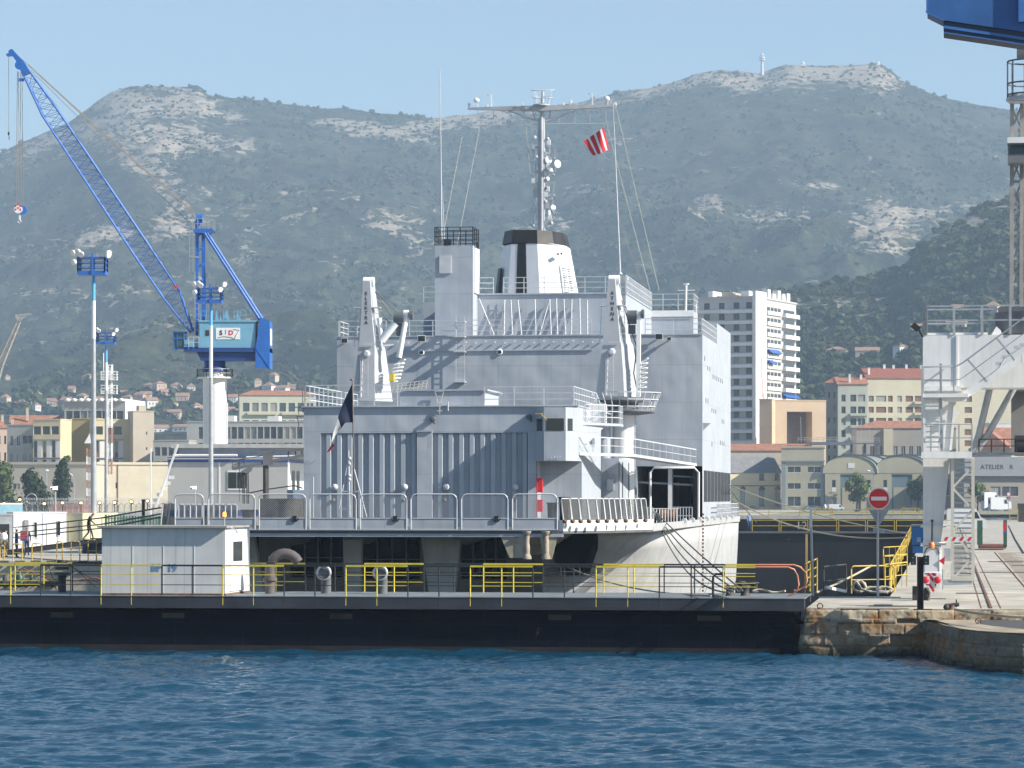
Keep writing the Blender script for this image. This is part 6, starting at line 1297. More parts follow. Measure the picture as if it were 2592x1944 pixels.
for x in (12, 80): m = MB(); c = K(x, 1476, vp); m.lathe(c, [(.14, .05), (.12, .3), (.05, .55)], 10); m.lathe(c+Vector((0, 0, .5)), [(.12, 0), (.12, .04)], 10); m.build('valve', M_VALV if x > 20 else M_BOL, t_)
m = MB(); m.tube([K(60, 1440, 173.6), K(130, 1468, 173.4), K(190, 1470, 173.5), K(240, 1462, 173.6), K(258, 1468, 173.6)], .05, 6); one(m, 'hose', mat('red_hose', (.25, .07, .05), .8), 'dull red hose looped along the cream dock wall', 'hose')
m = MB()
for x0, y0, x1, y1 in ((148, 1512, 120, 1420), (150, 1512, 178, 1425), (190, 1440, 258, 1480), (185, 1435, 258, 1500)): m.bar(K(x0, y0, 172), K(x1, y1, 172), .045)
one(m, 'brace_bars', M_BOL, 'thin black raking bars behind the vent post', 'bars')
m = MB(); [m.box(K(x, 1424, 174.9), K(x+22, 1419, 174.7)) for x in range(0, 250, 40)]; one(m, 'edge_beading', M_DARKG, 'dark fixings along the top of the cream dock wall', 'edge fixings')
gw = thing('gangway', 'long dark gangway climbing from the left quay to the ship deck', 'gangway', K(40, 1400, 186)); g0 = K(25, 1398, 190); g1 = K(262, 1368, 176); g2 = K(420, 1338, 165)
m = MB(); 
for d in (-.5, .5):
    for a, b in ((g0, g1), (g1, g2)): m.bar(a+Vector((0, d, 0)), b+Vector((0, d, 0)), .12, .3)
for i in range(24): p = g0.lerp(g1, i/23); m.bar(p+Vector((0, -.5, .1)), p+Vector((0, .5, .1)), .5, .05)
m.build('walkway', M_BLACK, gw)
m = MB()
for d in (-.5, .5):
    for y0, y1, y2 in ((1335, 1311, 1284), (1349, 1327, 1300), (1360, 1337, 1308)): m.tube([K(40, y0, 190)+Vector((0, d, 0)), K(258, y1, 176)+Vector((0, d, 0)), K(412, y2, 165)+Vector((0, d, 0))], .026, 5)
for i in range(9): f = i/8; p = g0.lerp(g1, f); q = K(40, 1335, 190).lerp(K(258, 1311, 176), f); m.bar(Vector((q.x, p.y, p.z)), Vector((q.x, p.y, q.z)), .03)
m.build('handrail', M_BLACK, gw)
m = MB(); m.box(K(232, 1400, 178), K(258, 1375, 176)); m.build('landing', mat('navy_box', (.03, .04, .08), .6), gw)
m = MB(); m.box(K(232, 1378, 178.2), K(250, 1362, 178)); m.bar(K(232, 1362, 178.4), K(250, 1380, 178.4), .04); m.build('net_panel', M_NETK, gw)
t_ = thing('warning_sign', 'red and white warning board with blue foot beside the man in overalls', 'sign', K(61, 1400, 186)); a = K(51, 1369, 186); b = K(71, 1342, 186)
m = MB(); m.box((a.x, 186, a.z), (b.x, 186.03, b.z)); bd = m.build('board', mat('sign_white', (.6, .6, .6), .6), t_)
m = MB(); [m.box((a.x+.03, 185.985, a.z+.14+k*.10), (b.x-.03, 185.995, a.z+.20+k*.10)) for k in range(5)]; m.build('red_lines', M_RED, bd)
m = MB(); m.box((a.x+.02, 185.985, a.z+.01), (b.x-.02, 185.995, a.z+.10)); m.build('blue_line', M_BLUE, bd); m = MB(); m.bar(K(61, 1369, 186.1), (K(61, 1, 186.1).x, 186.1, ZL), .06); m.build('post', M_GALV, t_)
# ---------------------------------------------------------------- people
def person(label, pos, yaw, H=1.75, top=(.03, .04, .09), leg=(.03, .04, .09), skin=(.42, .26, .18), hair=(.04, .03, .02), pose=None, shorts=False):
    """one continuous skinned body; pose maps joint -> offset in metres (x right, y fwd, z up) before yaw"""
    s = H/1.75; J = {'pel': (0, 0, .93), 'sp': (0, 0, 1.15), 'ch': (0, 0, 1.36), 'nk': (0, 0, 1.49), 'hd': (0, .02, 1.60), 'tp': (0, .02, 1.71)}
    for sd, n in ((-1, 'l'), (1, 'r')):
        J.update({'sh'+n: (sd*.17, 0, 1.42), 'el'+n: (sd*.23, -.02, 1.14), 'wr'+n: (sd*.24, .05, .90), 'ha'+n: (sd*.24, .08, .81), 'hp'+n: (sd*.09, 0, .90), 'kn'+n: (sd*.10, .02, .49), 'an'+n: (sd*.10, -.02, .08), 'to'+n: (sd*.11, .13, .035)})
    if pose:
        for k, v in pose.items(): J[k] = tuple(a+b for a, b in zip(J[k], v))
    RD = dict(pel=(.155, .12), sp=(.14, .10), ch=(.165, .115), nk=(.06, .06), hd=(.085, .10), tp=(.07, .08), sh=(.065, .065), el=(.045, .045), wr=(.03, .03), ha=(.035, .02), hp=(.10, .105), kn=(.062, .062), an=(.042, .045), to=(.04, .03))
    E = [('pel', 'sp'), ('sp', 'ch'), ('ch', 'nk'), ('nk', 'hd'), ('hd', 'tp')]
    for n in 'lr': E += [('ch', 'sh'+n), ('sh'+n, 'el'+n), ('el'+n, 'wr'+n), ('wr'+n, 'ha'+n), ('pel', 'hp'+n), ('hp'+n, 'kn'+n), ('kn'+n, 'an'+n), ('an'+n, 'to'+n)]
    names = list(J); me = bpy.data.meshes.new('person'); me.from_pydata([tuple(c*s for c in J[k]) for k in names], [(names.index(a), names.index(b)) for a, b in E], [])
    ob = bpy.data.objects.new('tmp', me); COL.objects.link(ob); sk = ob.modifiers.new('s', 'SKIN'); sk.use_smooth_shade = True
    for i, k in enumerate(names):
        r = RD.get(k) or RD[k[:2]]; me.skin_vertices[0].data[i].radius = (r[0]*s, r[1]*s)
    me.skin_vertices[0].data[0].use_root = True
    sb = ob.modifiers.new('b', 'SUBSURF'); sb.levels = 1; sb.render_levels = 1
    dg = bpy.context.evaluated_depsgraph_get(); dg.update(); nm = bpy.data.meshes.new_from_object(ob.evaluated_get(dg))
    COL.objects.unlink(ob); bpy.data.objects.remove(ob)
    nm.name = 'person'; o = bpy.data.objects.new('person', nm); COL.objects.link(o)
    key = '%.2f%.2f%.2f' % tuple(x*1 for x in top); nm.materials.clear()
    for q in (mat('skin', skin, .6), mat('cloth'+key, top, .85, var=.1), mat('cloth%.2f%.2f%.2f' % leg, leg, .85, var=.1), mat('hair', hair, .8), mat('shoe', (.02, .02, .02), .7)): nm.materials.append(q)
    for p in nm.polygons:
        c = p.center/s; hd = Vector(J['hd']); p.material_index = 1
        if c.z > J['nk'][2]-.0: p.material_index = 3 if (c.z > hd.z+.06 or c.y < hd.y-.03 and c.z > hd.z-.06) else 0
        elif min((c-Vector(J['ha'+n])).length for n in 'lr') < .12: p.material_index = 0
        elif shorts and min((c-Vector(J['el'+n])).length for n in 'lr') < .16: p.material_index = 0
        elif c.z < .10: p.material_index = 4
        elif c.z < .93 and min(abs(c.x-J['wr'+n][0])+abs(c.y-J['wr'+n][1]) for n in 'lr') > .10: p.material_index = 0 if (shorts and c.z < .5) else 2
    # fingers and thumbs, joined into the same mesh
    import bmesh
    bm = bmesh.new(); bm.from_mesh(nm); fb = MB()
    for n, sd in (('l', -1), ('r', 1)):
        h = Vector(J['ha'+n])*s; wv = (h-Vector(J['wr'+n])*s).normalized(); ax = wv.cross(Vector((1, 0, 0))).normalized()
        for k, ln in enumerate((.065, .078, .072, .055)): b0 = h+ax*(k-1.5)*.02+wv*.02; fb.tube([b0, b0+wv*ln*.6, b0+wv*ln+Vector((-sd*.018, 0, 0))], .009, 5, .007)
        b0 = h+ax*.035-wv*.01; fb.tube([b0, b0+ax*.03+wv*.02, b0+ax*.035+wv*.05], .010, 5, .008)
    vs = [bm.verts.new(v) for v in fb.v]
    for f in fb.f:
        try: nf = bm.faces.new([vs[i] for i in f]); nf.material_index = 0; nf.smooth = True
        except ValueError: pass
    # face: nose, brow, ears
    hd = Vector(J['hd'])*s; fm = MB(); fm.sphere(hd+Vector((0, .105*s, -.005)), .017*s, 6, (.8, 1.2, 1.3)); [fm.sphere(hd+Vector((sd*.085*s, 0, 0)), .022*s, 6, (.5, .8, 1.3)) for sd in (-1, 1)]
    vs = [bm.verts.new(v) for v in fm.v]
    for f in fm.f:
        if len(set(f)) > 2:
            try: nf = bm.faces.new([vs[i] for i in f]); nf.material_index = 0; nf.smooth = True
            except ValueError: pass
    bm.to_mesh(nm); bm.free()
    o.location = KW(pos); o.rotation_euler = (0, 0, yaw-TH); ORG[o.name] = Vector(pos); _props(o, label, 'person'); return o
pw = g0.lerp(g1, (218-25)/(262-25.)); wk = {'ch': (0, .10, -.02), 'nk': (0, .17, -.03), 'hd': (0, .26, -.05), 'tp': (0, .32, -.07), 'shl': (0, .10, -.02), 'shr': (0, .10, -.02), 'ell': (0, .02, 0), 'elr': (0, .22, .02), 'wrl': (0, -.02, .02), 'wrr': (0, .35, .1), 'hal': (0, 0, .02), 'har': (0, .40, .12), 'knl': (0, .16, .02), 'anl': (0, .30, 0), 'tol': (0, .30, 0), 'knr': (0, .0, 0), 'anr': (0, -.30, .03), 'tor': (0, -.28, .0)}
person('man in dark clothes walking up the gangway, leaning forward', (K(224, 1, pw.y).x, pw.y, pw.z+.12), math.radians(-80), 1.72, (.015, .018, .03), (.05, .04, .035), pose=wk)
p1_ = K(42, 1400, 187); person('man in navy overalls standing next to the red and white warning board', (p1_.x, 187, ZL), math.radians(-60), 1.78, (.02, .03, .09), (.02, .03, .09), pose={'wrr': (0, .22, .25), 'har': (0, .3, .32), 'elr': (.02, .05, .02)})
p2_ = K(14, 1400, 188); person('person in shorts carrying a white backpack at the left edge', (p2_.x, 188, ZL), math.radians(-100), 1.72, (.06, .07, .05), (.07, .07, .05), hair=(.1, .06, .03), shorts=True)
m = MB(); c = Vector((p2_.x-.02, 188, ZL+1.25)); m.sphere(c+Vector((-.02, -.2, 0)), .26, 12, (.95, .65, 1.1)); m.sphere(c+Vector((0, -.34, -.1)), .14, 8, (1, .5, .8)); one(m, 'backpack', M_WHITE, 'white backpack on the person in shorts at the left edge', 'backpack')
p3_ = K(0, 1400, 189); person('person in an olive shirt half cut off by the left edge', (p3_.x, 189, ZL), math.radians(30), 1.7, (.16, .12, .05), (.12, .13, .15))
p5_ = K(68, 1400, 192); person('man in dark blue standing behind the warning board', (p5_.x, 192, ZL), math.radians(180), 1.78, (.02, .03, .08), (.02, .03, .08))
# worker near the far gate
pz = K(1889, 1344, 318); m = MB(); person('distant worker in a pale blue shirt beside the ship bow, by the far yellow rails', (pz.x, VG2+.9, pz.z+.1), math.radians(200), 1.72, (.22, .34, .55), (.05, .07, .15))
# ---------------------------------------------------------------- town
M_RF = mat('terracotta_tiles', (.34, .15, .09), .85, var=.25, sc=.8, bump=.05, bsc=2)
M_SL = mat('slate_roof', (.20, .20, .20), .85, var=.15, sc=.8)
M_WINF = mat('town_window_glass', (.05, .065, .08), .15, var=.3)
WVAR = [mat('window_curtain', (.30, .29, .26), .5), mat('window_blind', (.16, .17, .17), .4), mat('window_dark', (.025, .03, .04), .1)]
M_SHUT = mat('shutter_brown', (.17, .09, .06), .7)
def wallm(n, c, s=.12): return mat(n, c, .85, var=.07, sc=.15, streak=s)
def bld(name, label, px0, px1, pt, Y, yaw, wall, rects=(), px2=None, dep=12, zb=2.0, roof='flat', roofm=None, rh=2.5, srects=(), inset=.3, winm=None, cat='building', cornice=.3, group=None, frame=None, over=.4):
    o, Wd, H = bbox(px0, px1, 0, pt, Y, yaw, dep, zb)
    if px2 is not None:
        P1 = Vector((o.x+Wd*math.cos(yaw), o.y+Wd*math.sin(yaw))); k = (px2-CX)/F; dep = (k*P1.y-P1.x)/(-math.sin(yaw)-k*math.cos(yaw))
    t_ = thing(name, label, cat, o, 'W', group, yaw=yaw)
    R_ = [(a*Wd, b*H, c*Wd, d*H) for a, b, c, d in rects]; S_ = [(a*dep, b*H, c*dep, d*H) for a, b, c, d in srects]
    m = MB(); panel_holes(m, (0, 0, 0), (1, 0, 0), (0, 0, 1), Wd, H, R_, (0, 1, 0), inset); panel_holes(m, (Wd, 0, 0), (0, 1, 0), (0, 0, 1), dep, H, S_, (-1, 0, 0), inset)
    m.quad((0, dep, 0), (0, 0, 0), (0, 0, H), (0, dep, H)); m.quad((Wd, dep, 0), (0, dep, 0), (0, dep, H), (Wd, dep, H)); m.quad((0, 0, H), (Wd, 0, H), (Wd, dep, H), (0, dep, H)); m.build('wall', wall, t_)
    wr_ = random.Random(int(px0*7+pt))
    for i, (a, b, c, d) in enumerate(R_):
        m = MB(); m.box((a, inset-.03, b), (c, inset+.02, d)); w_ = m.build('window', (winm or M_WINF) if wr_.random() < .55 or inset > 1 else WVAR[wr_.randrange(3)], t_)
        if frame is not None: m = MB(); m.box((a-.12, -.06, b-.18), (c+.12, -.003, b)); m.bar(((a+c)/2, inset-.06, b), ((a+c)/2, inset-.06, d), .10, .05); m.build('frame', frame, w_)
    for (a, b, c, d) in S_: m = MB(); m.box((Wd-inset-.02, a, b), (Wd-inset+.03, c, d)); m.build('window', winm or M_WINF, t_)
    m = MB(); e = over
    if roof == 'flat': m.box((-cornice*.5, -cornice*.5, H+.003), (Wd+cornice*.5, dep+cornice*.5, H+cornice))
    elif roof == 'gable': m.loft([[Vector((-e, -e, H-.1)), Vector((-e, dep+e, H-.1)), Vector((-e, dep/2, H+rh))], [Vector((Wd+e, -e, H-.1)), Vector((Wd+e, dep+e, H-.1)), Vector((Wd+e, dep/2, H+rh))]])
    elif roof == 'gablef': m.loft([[Vector((-e, -e, H-.1)), Vector((Wd+e, -e, H-.1)), Vector((Wd/2, -e, H+rh))], [Vector((-e, dep+e, H-.1)), Vector((Wd+e, dep+e, H-.1)), Vector((Wd/2, dep+e, H+rh))]])
    elif roof == 'hip':
        i_ = min(Wd, dep)*.45; A = [(-e, -e, H-.1), (Wd+e, -e, H-.1), (Wd+e, dep+e, H-.1), (-e, dep+e, H-.1), (i_, dep/2, H+rh), (max(Wd-i_, i_+.1), dep/2, H+rh)]
        m.add(A, [(0, 1, 5, 4), (1, 2, 5), (2, 3, 4, 5), (3, 0, 4), (3, 2, 1, 0)])
    m.build('roof', roofm or (M_RF if roof != 'flat' else wall), t_)
    return t_, Wd, H, dep
def gridw(c0, c1, nc, r0, r1, nr, fw, fh):
    out = []
    for i in range(nc):
        for j in range(nr):
            x = c0+(c1-c0)*i/nc; z = r0+(r1-r0)*j/nr; out.append((x+(c1-c0)/nc*(1-fw)/2, z+(r1-r0)/nr*(1-fh)/2, x+(c1-c0)/nc*(1+fw)/2, z+(r1-r0)/nr*(1+fh)/2))
    return out
def chimneys(t_, pts, mt): 
    for (x, y, z, h) in pts: m = MB(); m.box((x-.4, y-.4, z), (x+.4, y+.4, z+h)); m.box((x-.5, y-.5, z+h), (x+.5, y+.5, z+h+.15)); m.build('chimney', mt, t_)
C_CR = wallm('wall_cream', (.50, .46, .34)); C_PK = wallm('wall_pinkish', (.52, .40, .32)); C_WH = wallm('wall_white', (.66, .65, .62)); C_GR = wallm('wall_grey', (.34, .34, .32)); C_YE = wallm('wall_yellow', (.60, .51, .32)); C_BE = wallm('wall_beige', (.50, .43, .34)); C_CO = wallm('wall_concrete', (.44, .40, .33), .3)
t_, Wd, H, D = bld('house', 'pink walled old house with a long orange tiled roof at the far left', -60, 22, 1082, 985, .15, C_PK, gridw(.45, .98, 3, .35, .95, 3, .35, .5), px2=None, dep=16, roof='hip', rh=4.0, winm=M_SHUT); chimneys(t_, [(Wd*.8, 6, H+1.5, 2.5)], C_PK)
t_, Wd, H, D = bld('house', 'second orange tiled roof right of the pink house, with a tall chimney', 24, 148, 1080, 1010, .1, C_BE, (), dep=18, roof='gable', rh=3.9); chimneys(t_, [(Wd*.35, 4, H+2, 4), (Wd*.05, 2, H, 2.5), (Wd*.85, 5, H+1.5, 2.2)], C_BE)
t_, Wd, H, D = bld('apartment_block', 'pale grey apartment block with recessed balconies at left', 18, 85, 1077, 935, -.18, C_GR, gridw(.05, .55, 2, .10, .92, 4, .42, .55)+[(.60, .12+.21*k, .95, .25+.21*k) for k in range(4)], dep=14, frame=C_WH)
for k in range(4): m = MB(); m.box((Wd*.58, -.9, H*(.105+.21*k)), (Wd*.97, -.005, H*(.16+.21*k))); m.build('balcony', C_GR, t_)
def panelblock(label, px0, px1, px2, pt, Y, yaw, wall, f0, f1, side=None):
    rc = []; n = 3; st = (f1-f0)/n
    for i in range(n):
        for j in range(3): rc.append((f0+st*i+st*.08, .18+.205*j, f0+st*i+st*.42, .36+.205*j))
    rc += [(f0+.33*k*(f1-f0)+.01, .84, f0+.33*k*(f1-f0)+(f1-f0)*.28, .93) for k in range(3)]
    t_, Wd, H, D = bld('apartment_block', label, px0, px1, pt, Y, yaw, wall, rc, px2=px2, dep=10)
    for i in range(n):
        for j in range(3): m = MB(); x = f0+st*i+st*.50; m.box((x*Wd, -.15, H*(.175+.205*j)), ((x+st*.46)*Wd, -.003, H*(.365+.205*j))); m.build('white_panel', C_WH, t_); m = MB(); x = f0+st*i+st*.1; m.box((x*Wd, .12, H*(.18+.205*j)), ((x+st*.30)*Wd, .2, H*(.235+.205*j))); m.build('red_panel', M_SHUT, t_)
    for j in range(4): m = MB(); m.box((f0*Wd, -.5, H*(.165+.205*j)), (f1*Wd, -.003, H*(.175+.205*j))); m.build('ledge', C_GR if j == 3 else M_DARKG, t_)
    return t_
panelblock('block with white facade panels in shade and a narrow yellow sunlit end', 84, 153, 181, 1063, 925, -.22, C_YE, .0, 1.0)
panelblock('block with bright white facade panels between the light masts and a yellow end strip', 240, 337, None, 1063, 930, .30, C_YE, .0, .75)
bld('apartment_block', 'plain ochre end wall block behind the tallest light mast', 181, 246, 1061, 940, -.12, wallm('wall_ochre', (.45, .34, .15)), (), dep=10)
t_, Wd, H, D = bld('stair_tower', 'square beige tower with a column of tiny windows, end of the yellow block', 337, 390, 1042, 928, .30, C_BE, [(.62, .15+.155*k, .68, .18+.155*k) for k in range(5)], dep=9)
m = MB(); m.box((Wd*.3, 1, H+.3), (Wd*.65, 5, H+1.9)); m.build('roof_hut', C_BE, t_)
t_, Wd, H, D = bld('office_building', 'glass fronted office with scalloped white roof edge above the yellow block', 163, 316, 1017, 1000, -.10, C_GR, gridw(0.02, .98, 8, .72, .98, 1, .9, .5)+gridw(.02, .98, 8, .50, .72, 1, .86, .8), px2=367, dep=10, srects=gridw(.3, .95, 6, .86, .94, 1, .5, .5))
for k in range(9): m = MB(); x = Wd*k/9; m.lathe((x+Wd/18, 0, H+.25), [(.1, -.2), (Wd/18, -.2), (Wd/18, .5), (.1, .9)], 12); m.build('scallop', C_WH, t_)
m = MB(); m.box((Wd+.003, -.05, 0), (Wd+.2, D*.98, H+.9)); m.build('white_end_wall', C_WH, t_)
bld('hall', 'long shaded concrete hall behind the two dark trees', 17, 243, 1176, 872, -.14, C_CO, [(.07, .48, .11, .60), (.115, .48, .15, .60), (.66, .52, .70, .62), (.71, .52, .745, .62)], dep=16, cornice=.7)
t_, Wd, H, D = bld('hall', 'sunlit cream concrete hall right of the light masts', 243, 425, 1176, 876, .25, mat('sunlit_concrete', (.56, .50, .38), .85, var=.08, sc=.2, streak=.2, weld=(9, 3.2, .06, .9)), [(.27, .50, .30, .62)], dep=16, cornice=.7)
m = MB(); m.bar((Wd*.30, -.06, 0), (Wd*.30, -.06, H), .25); m.build('downpipe', M_RUST, t_)
t_, Wd, H, D = bld('office_building', 'low grey office block just right of the beige tower', 388, 478, 1116, 905, -.1, C_GR, gridw(.02, .98, 5, .15, .95, 4, .8, .6), dep=12)
t_, Wd, H, D = bld('office_building', 'long grey office block with rows of square windows behind the white crane column', 473, 790, 1069, 915, -.10, wallm('wall_office', (.36, .36, .35)), gridw(.09, .98, 17, .08, .97, 5, .84, .74), dep=14)
m = MB(); m.box((Wd*.28, 4, H+.3), (Wd*.36, 8, H+2.0)); m.box((Wd*.63, 3, H+.3), (Wd*.72, 8, H+1.8)); m.build('plant_room', C_WH, t_)
t_, Wd, H, D = bld('apartment_block', 'terraced cream apartments with an orange roof on the lower slope left of the ship', 606, 800, 1000, 1330, .12, wallm('wall_pale_olive', (.50, .50, .38)), gridw(.03, .98, 8, .35, .97, 4, .7, .5), dep=12, roof='hip', rh=2.2)
for k in range(4): m = MB(); z = H*(.36+.155*k); m.box((Wd*.1, -1.2, z), (Wd*.48, -.005, z+1.0)); m.box((Wd*.55, -1.2, z), (Wd*.95, -.005, z+1.0)); m.build('balcony', C_CR, t_)
# tower block
t_, Wd, H, D = bld('tower_block', 'tall white apartment tower with curved balconies right of the ship', 1768, 1912, 757, 1085, -.42, wallm('wall_tower', (.46, .45, .44)), [(f, .125+.0515*k, f+.10, .155+.0515*k) for k in range(17) for f in (.10, .36, .62, .84)], px2=2015, cornice=.6)
M_TW = wallm('tower_white', (.70, .69, .67), .05)
for k in range(17):
    z = H*(.105+.0515*k); m = MB(); m.box((Wd*.0, -1.5, z), (Wd*.46, -.01, z+1.15)); m.box((Wd*.46, -2.0, z-.15), (Wd*.98, -.01, z+1.0)); m.build('balcony', wallm('balcony_grey', (.68, .67, .66)), t_)
    m = MB(); m.box((Wd+.01, D*.27, z), (Wd+.5, D*.62, z+1.3)); m.box((Wd+.01, D*.64, z-.2), (Wd+1.6, D*.99, z+1.15)); m.build('balcony', M_TW, t_)
    m = MB(); 
    for j in range(4): m.box((Wd+.02, D*(.28+.088*j), z+1.35), (Wd+.10, D*(.345+.088*j), z+2.6))
    m.box((Wd+.02, D*.68, z+1.2), (Wd+.12, D*.95, z+2.5)); m.build('window_band', M_WINF, t_)
m = MB(); m.box((Wd-.2, -2.4, 0), (Wd+1.0, D*.20, H+2.2)); sl_ = m.build('white_slab', M_TW, t_)
m = MB(); m.box((Wd+1.003, D*.06, H*.62), (Wd+1.03, D*.10, H*.72)); m.box((Wd+1.003, D*.08, H*.53), (Wd+1.03, D*.12, H*.62)); m.box((Wd+1.003, D*.11, H*.42), (Wd+1.03, D*.15, H*.55)); m.build('pink_stripe', mat('faded_pink', (.62, .33, .30), .8), sl_)
for k, a, b in ((12, .28, .55), (8, .64, .99), (11, .28, .4)): z = H*(.105+.0515*k)+1.6; m = MB(); m.prism([(Wd+.2, D*a, z+1.3), (Wd+1.9, D*a, z), (Wd+1.9, D*b, z), (Wd+.2, D*b, z+1.3)], (0, 0, .08)); m.build('awning', M_BLUE, t_)
for (a, b, c, d, h, mt_) in ((.02, .10, .2, .5, 2.6, M_TW), (.18, .38, .3, .7, 2.3, C_BE), (.45, .50, .2, .5, 1.6, C_BE), (.60, .74, .2, .7, 2.4, M_TW), (.84, .96, .3, .8, 1.6, M_TW), (.3, .36, .8, .95, 3.2, M_TW)): m = MB(); m.box((Wd*a, D*c, H+.6), (Wd*b, D*d, H+.6+h)); m.build('roof_box', mt_, t_)
for j, (c, h) in enumerate(((.30, 3.0), (.42, 1.8), (.55, 3.2), (.66, 2.2), (.78, 2.8))): m = MB(); m.box((Wd*.9, D*c, H+.6), (Wd, D*(c+.07), H+.6+h)); m.build('roof_box', M_TW, t_)
m = MB(); m.box((Wd*.0, -.06, .2), (Wd*.97, -.02, H*.10)); m.build('glass_base', mat('greenish_glass', (.03, .09, .09), .1), t_)
# arch building
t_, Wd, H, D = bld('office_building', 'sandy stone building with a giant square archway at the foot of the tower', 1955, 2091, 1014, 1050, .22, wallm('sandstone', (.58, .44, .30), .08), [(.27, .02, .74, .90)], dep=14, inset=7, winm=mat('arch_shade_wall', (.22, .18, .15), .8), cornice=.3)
m = MB(); m.box((Wd*.28, 3, 0), (Wd*.46, 6.8, H*.52)); m.build('inner_block', MATS['sandstone'], t_)
bld('office_building', 'shaded sandy side block left of the giant archway', 1922, 1954, 1012, 1046, -.30, MATS['sandstone'], (), dep=5)
# cream apartments on the right
t_, Wd, H, D = bld('apartment_block', 'cream apartment block with a dark red roof, many brown windows', 2194, 2660, 957, 1155, .10, wallm('wall_cream_yellow', (.55, .51, .38), .08), [(x, .14+.085*k, x+w_, .185+.085*k) for k in range(9) for (x, w_) in ((.01, .028), (.05, .055), (.115, .025), (.165, .025), (.21, .04), (.26, .04), (.34, .03), (.42, .05), (.53, .04))], dep=16, roof='gable', rh=4, winm=M_SHUT, roofm=mat('dark_red_tiles', (.26, .09, .06), .85, var=.2))
for k in range(9):
    z = H*(.125+.085*k); m = MB(); m.box((Wd*.255, -1.1, z-.1), (Wd*.31, -.005, z+.8)); m.box((Wd*.41, -1.1, z-.1), (Wd*.48, -.005, z+.8)); m.build('balcony', C_CR, t_)
chimneys(t_, [(Wd*.02, 3, H+1, 2.8), (Wd*.12, 8, H+3, 2.2), (Wd*.17, 8, H+3, 2), (Wd*.24, 8, H+3, 2.2), (Wd*.32, 8, H+3, 2)], C_WH)
t_, Wd, H, D = bld('apartment_block', 'pale green grey apartment wing with a chimney, left of the cream block', 2121, 2196, 972, 1135, .02, wallm('wall_pale_green', (.42, .44, .38)), [(x, .10+.095*k, x+w_, .155+.095*k) for k in range(9) for (x, w_) in ((.12, .14), (.42, .2), (.68, .24))], dep=16, roof='gable', rh=2.6)
for k in range(8): z = H*(.08+.095*k); m = MB(); m.box((Wd*.40, -1.2, z), (Wd*.98, -.005, z+.9)); m.build('balcony', MATS['wall_pale_green'], t_)
chimneys(t_, [(Wd*.42, 2, H, 3.5), (Wd*.85, 6, H+1.5, 2)], C_WH)
bld('apartment_block', 'shaded grey brown side wing left of the pale green wing', 2088, 2121, 968, 1140, -.35, wallm('wall_brown_grey', (.30, .28, .25)), gridw(.1, .95, 2, .05, .95, 9, .4, .45), dep=14, roof='hip', rh=2.4)
t_, Wd, H, D = bld('office_building', 'low grey brown office with an orange hipped roof in front of the cream apartments', 2168, 2420, 1083, 1075, .0, wallm('wall_taupe', (.32, .29, .26)), gridw(.04, .98, 12, .55, .80, 1, .5, .8)+gridw(.04, .98, 9, .15, .4, 1, .45, .8), dep=16, roof='hip', rh=2.6, frame=C_WH)
m = MB(); m.box((Wd*.27, -1.2, 0), (Wd*.36, -.005, H-.3)); m.build('lit_bay', C_CR, t_)
t_, Wd, H, D = bld('house', 'small orange gabled house seen between the white crane leg and struts', 2452, 2560, 1138, 1040, -.25, C_GR, gridw(.1, .9, 4, .35, .8, 1, .4, .7), dep=20, roof='gablef', rh=6)
t_, Wd, H, D = bld('house', 'wide orange roofed house behind the workshop at the right edge', 2505, 2700, 1122, 1060, .15, C_BE, (), dep=18, roof='gable', rh=5.5)
t_, Wd, H, D = bld('house', 'low white flat house above the orange roofs at the right edge', 2505, 2680, 1072, 1110, .1, C_WH, gridw(.1, .9, 5, .75, .92, 1, .4, .7), dep=10)
t_, Wd, H, D = bld('office_building', 'cream sunlit building with slate roof and tall arched windows beside the ship', 1770, 1976, 1196, 1000, .26, wallm('wall_cream_lit', (.68, .58, .38), .04), [(.50, .52, .535, .78), (.735, .80, .80, .98)][1:]+[(.93, .80, .985, .98)]+[(.50, .12, .56, .55), (.735, .12, .80, .55), (.935, .12, .99, .55)], dep=16, roof='gable', rh=5.4, roofm=M_SL, frame=M_SHUT)
for (a, c) in ((.50, .56), (.735, .80), (.935, .99)):
    m = MB(); cx = (a+c)/2*Wd; r0 = (c-a)/2*Wd; z0 = H*.55
    for k in range(8): t0 = math.pi*k/8; t1 = math.pi*(k+1)/8; m.bar((cx+r0*1.15*math.cos(t0), -.08, z0+r0*1.15*math.sin(t0)), (cx+r0*1.15*math.cos(t1), -.08, z0+r0*1.15*math.sin(t1)), .3, .15)
    m.build('brick_arch', M_SHUT, t_); m = MB(); N = 10; m.add([(cx, -.02, z0)]+[(cx+r0*math.cos(math.pi*k/N), -.02, z0+r0*math.sin(math.pi*k/N)) for k in range(N+1)], [(0, k+1, k+2) for k in range(N)]); m.build('fanlight', M_WINF, t_)
    m = MB(); [m.bar((a*Wd+(c-a)*Wd*k/4, .2, H*.12), (a*Wd+(c-a)*Wd*k/4, .2, H*.55), .1) for k in range(1, 4)]; [m.bar((a*Wd, .2, H*(.12+.07*k)), (c*Wd, .2, H*(.12+.07*k)), .1) for k in range(1, 6)]; m.build('glazing_bars', C_WH, t_)
m = MB(); m.box((0, -.2, H*.64), (Wd, -.003, H*.66)); m.build('string_course', M_SHUT, t_)
bld('house', 'long low building with red tiled roof strip behind the slate roof', 1778, 2042, 1140, 1030, .0, C_BE, (), dep=14, roof='gable', rh=2.3)
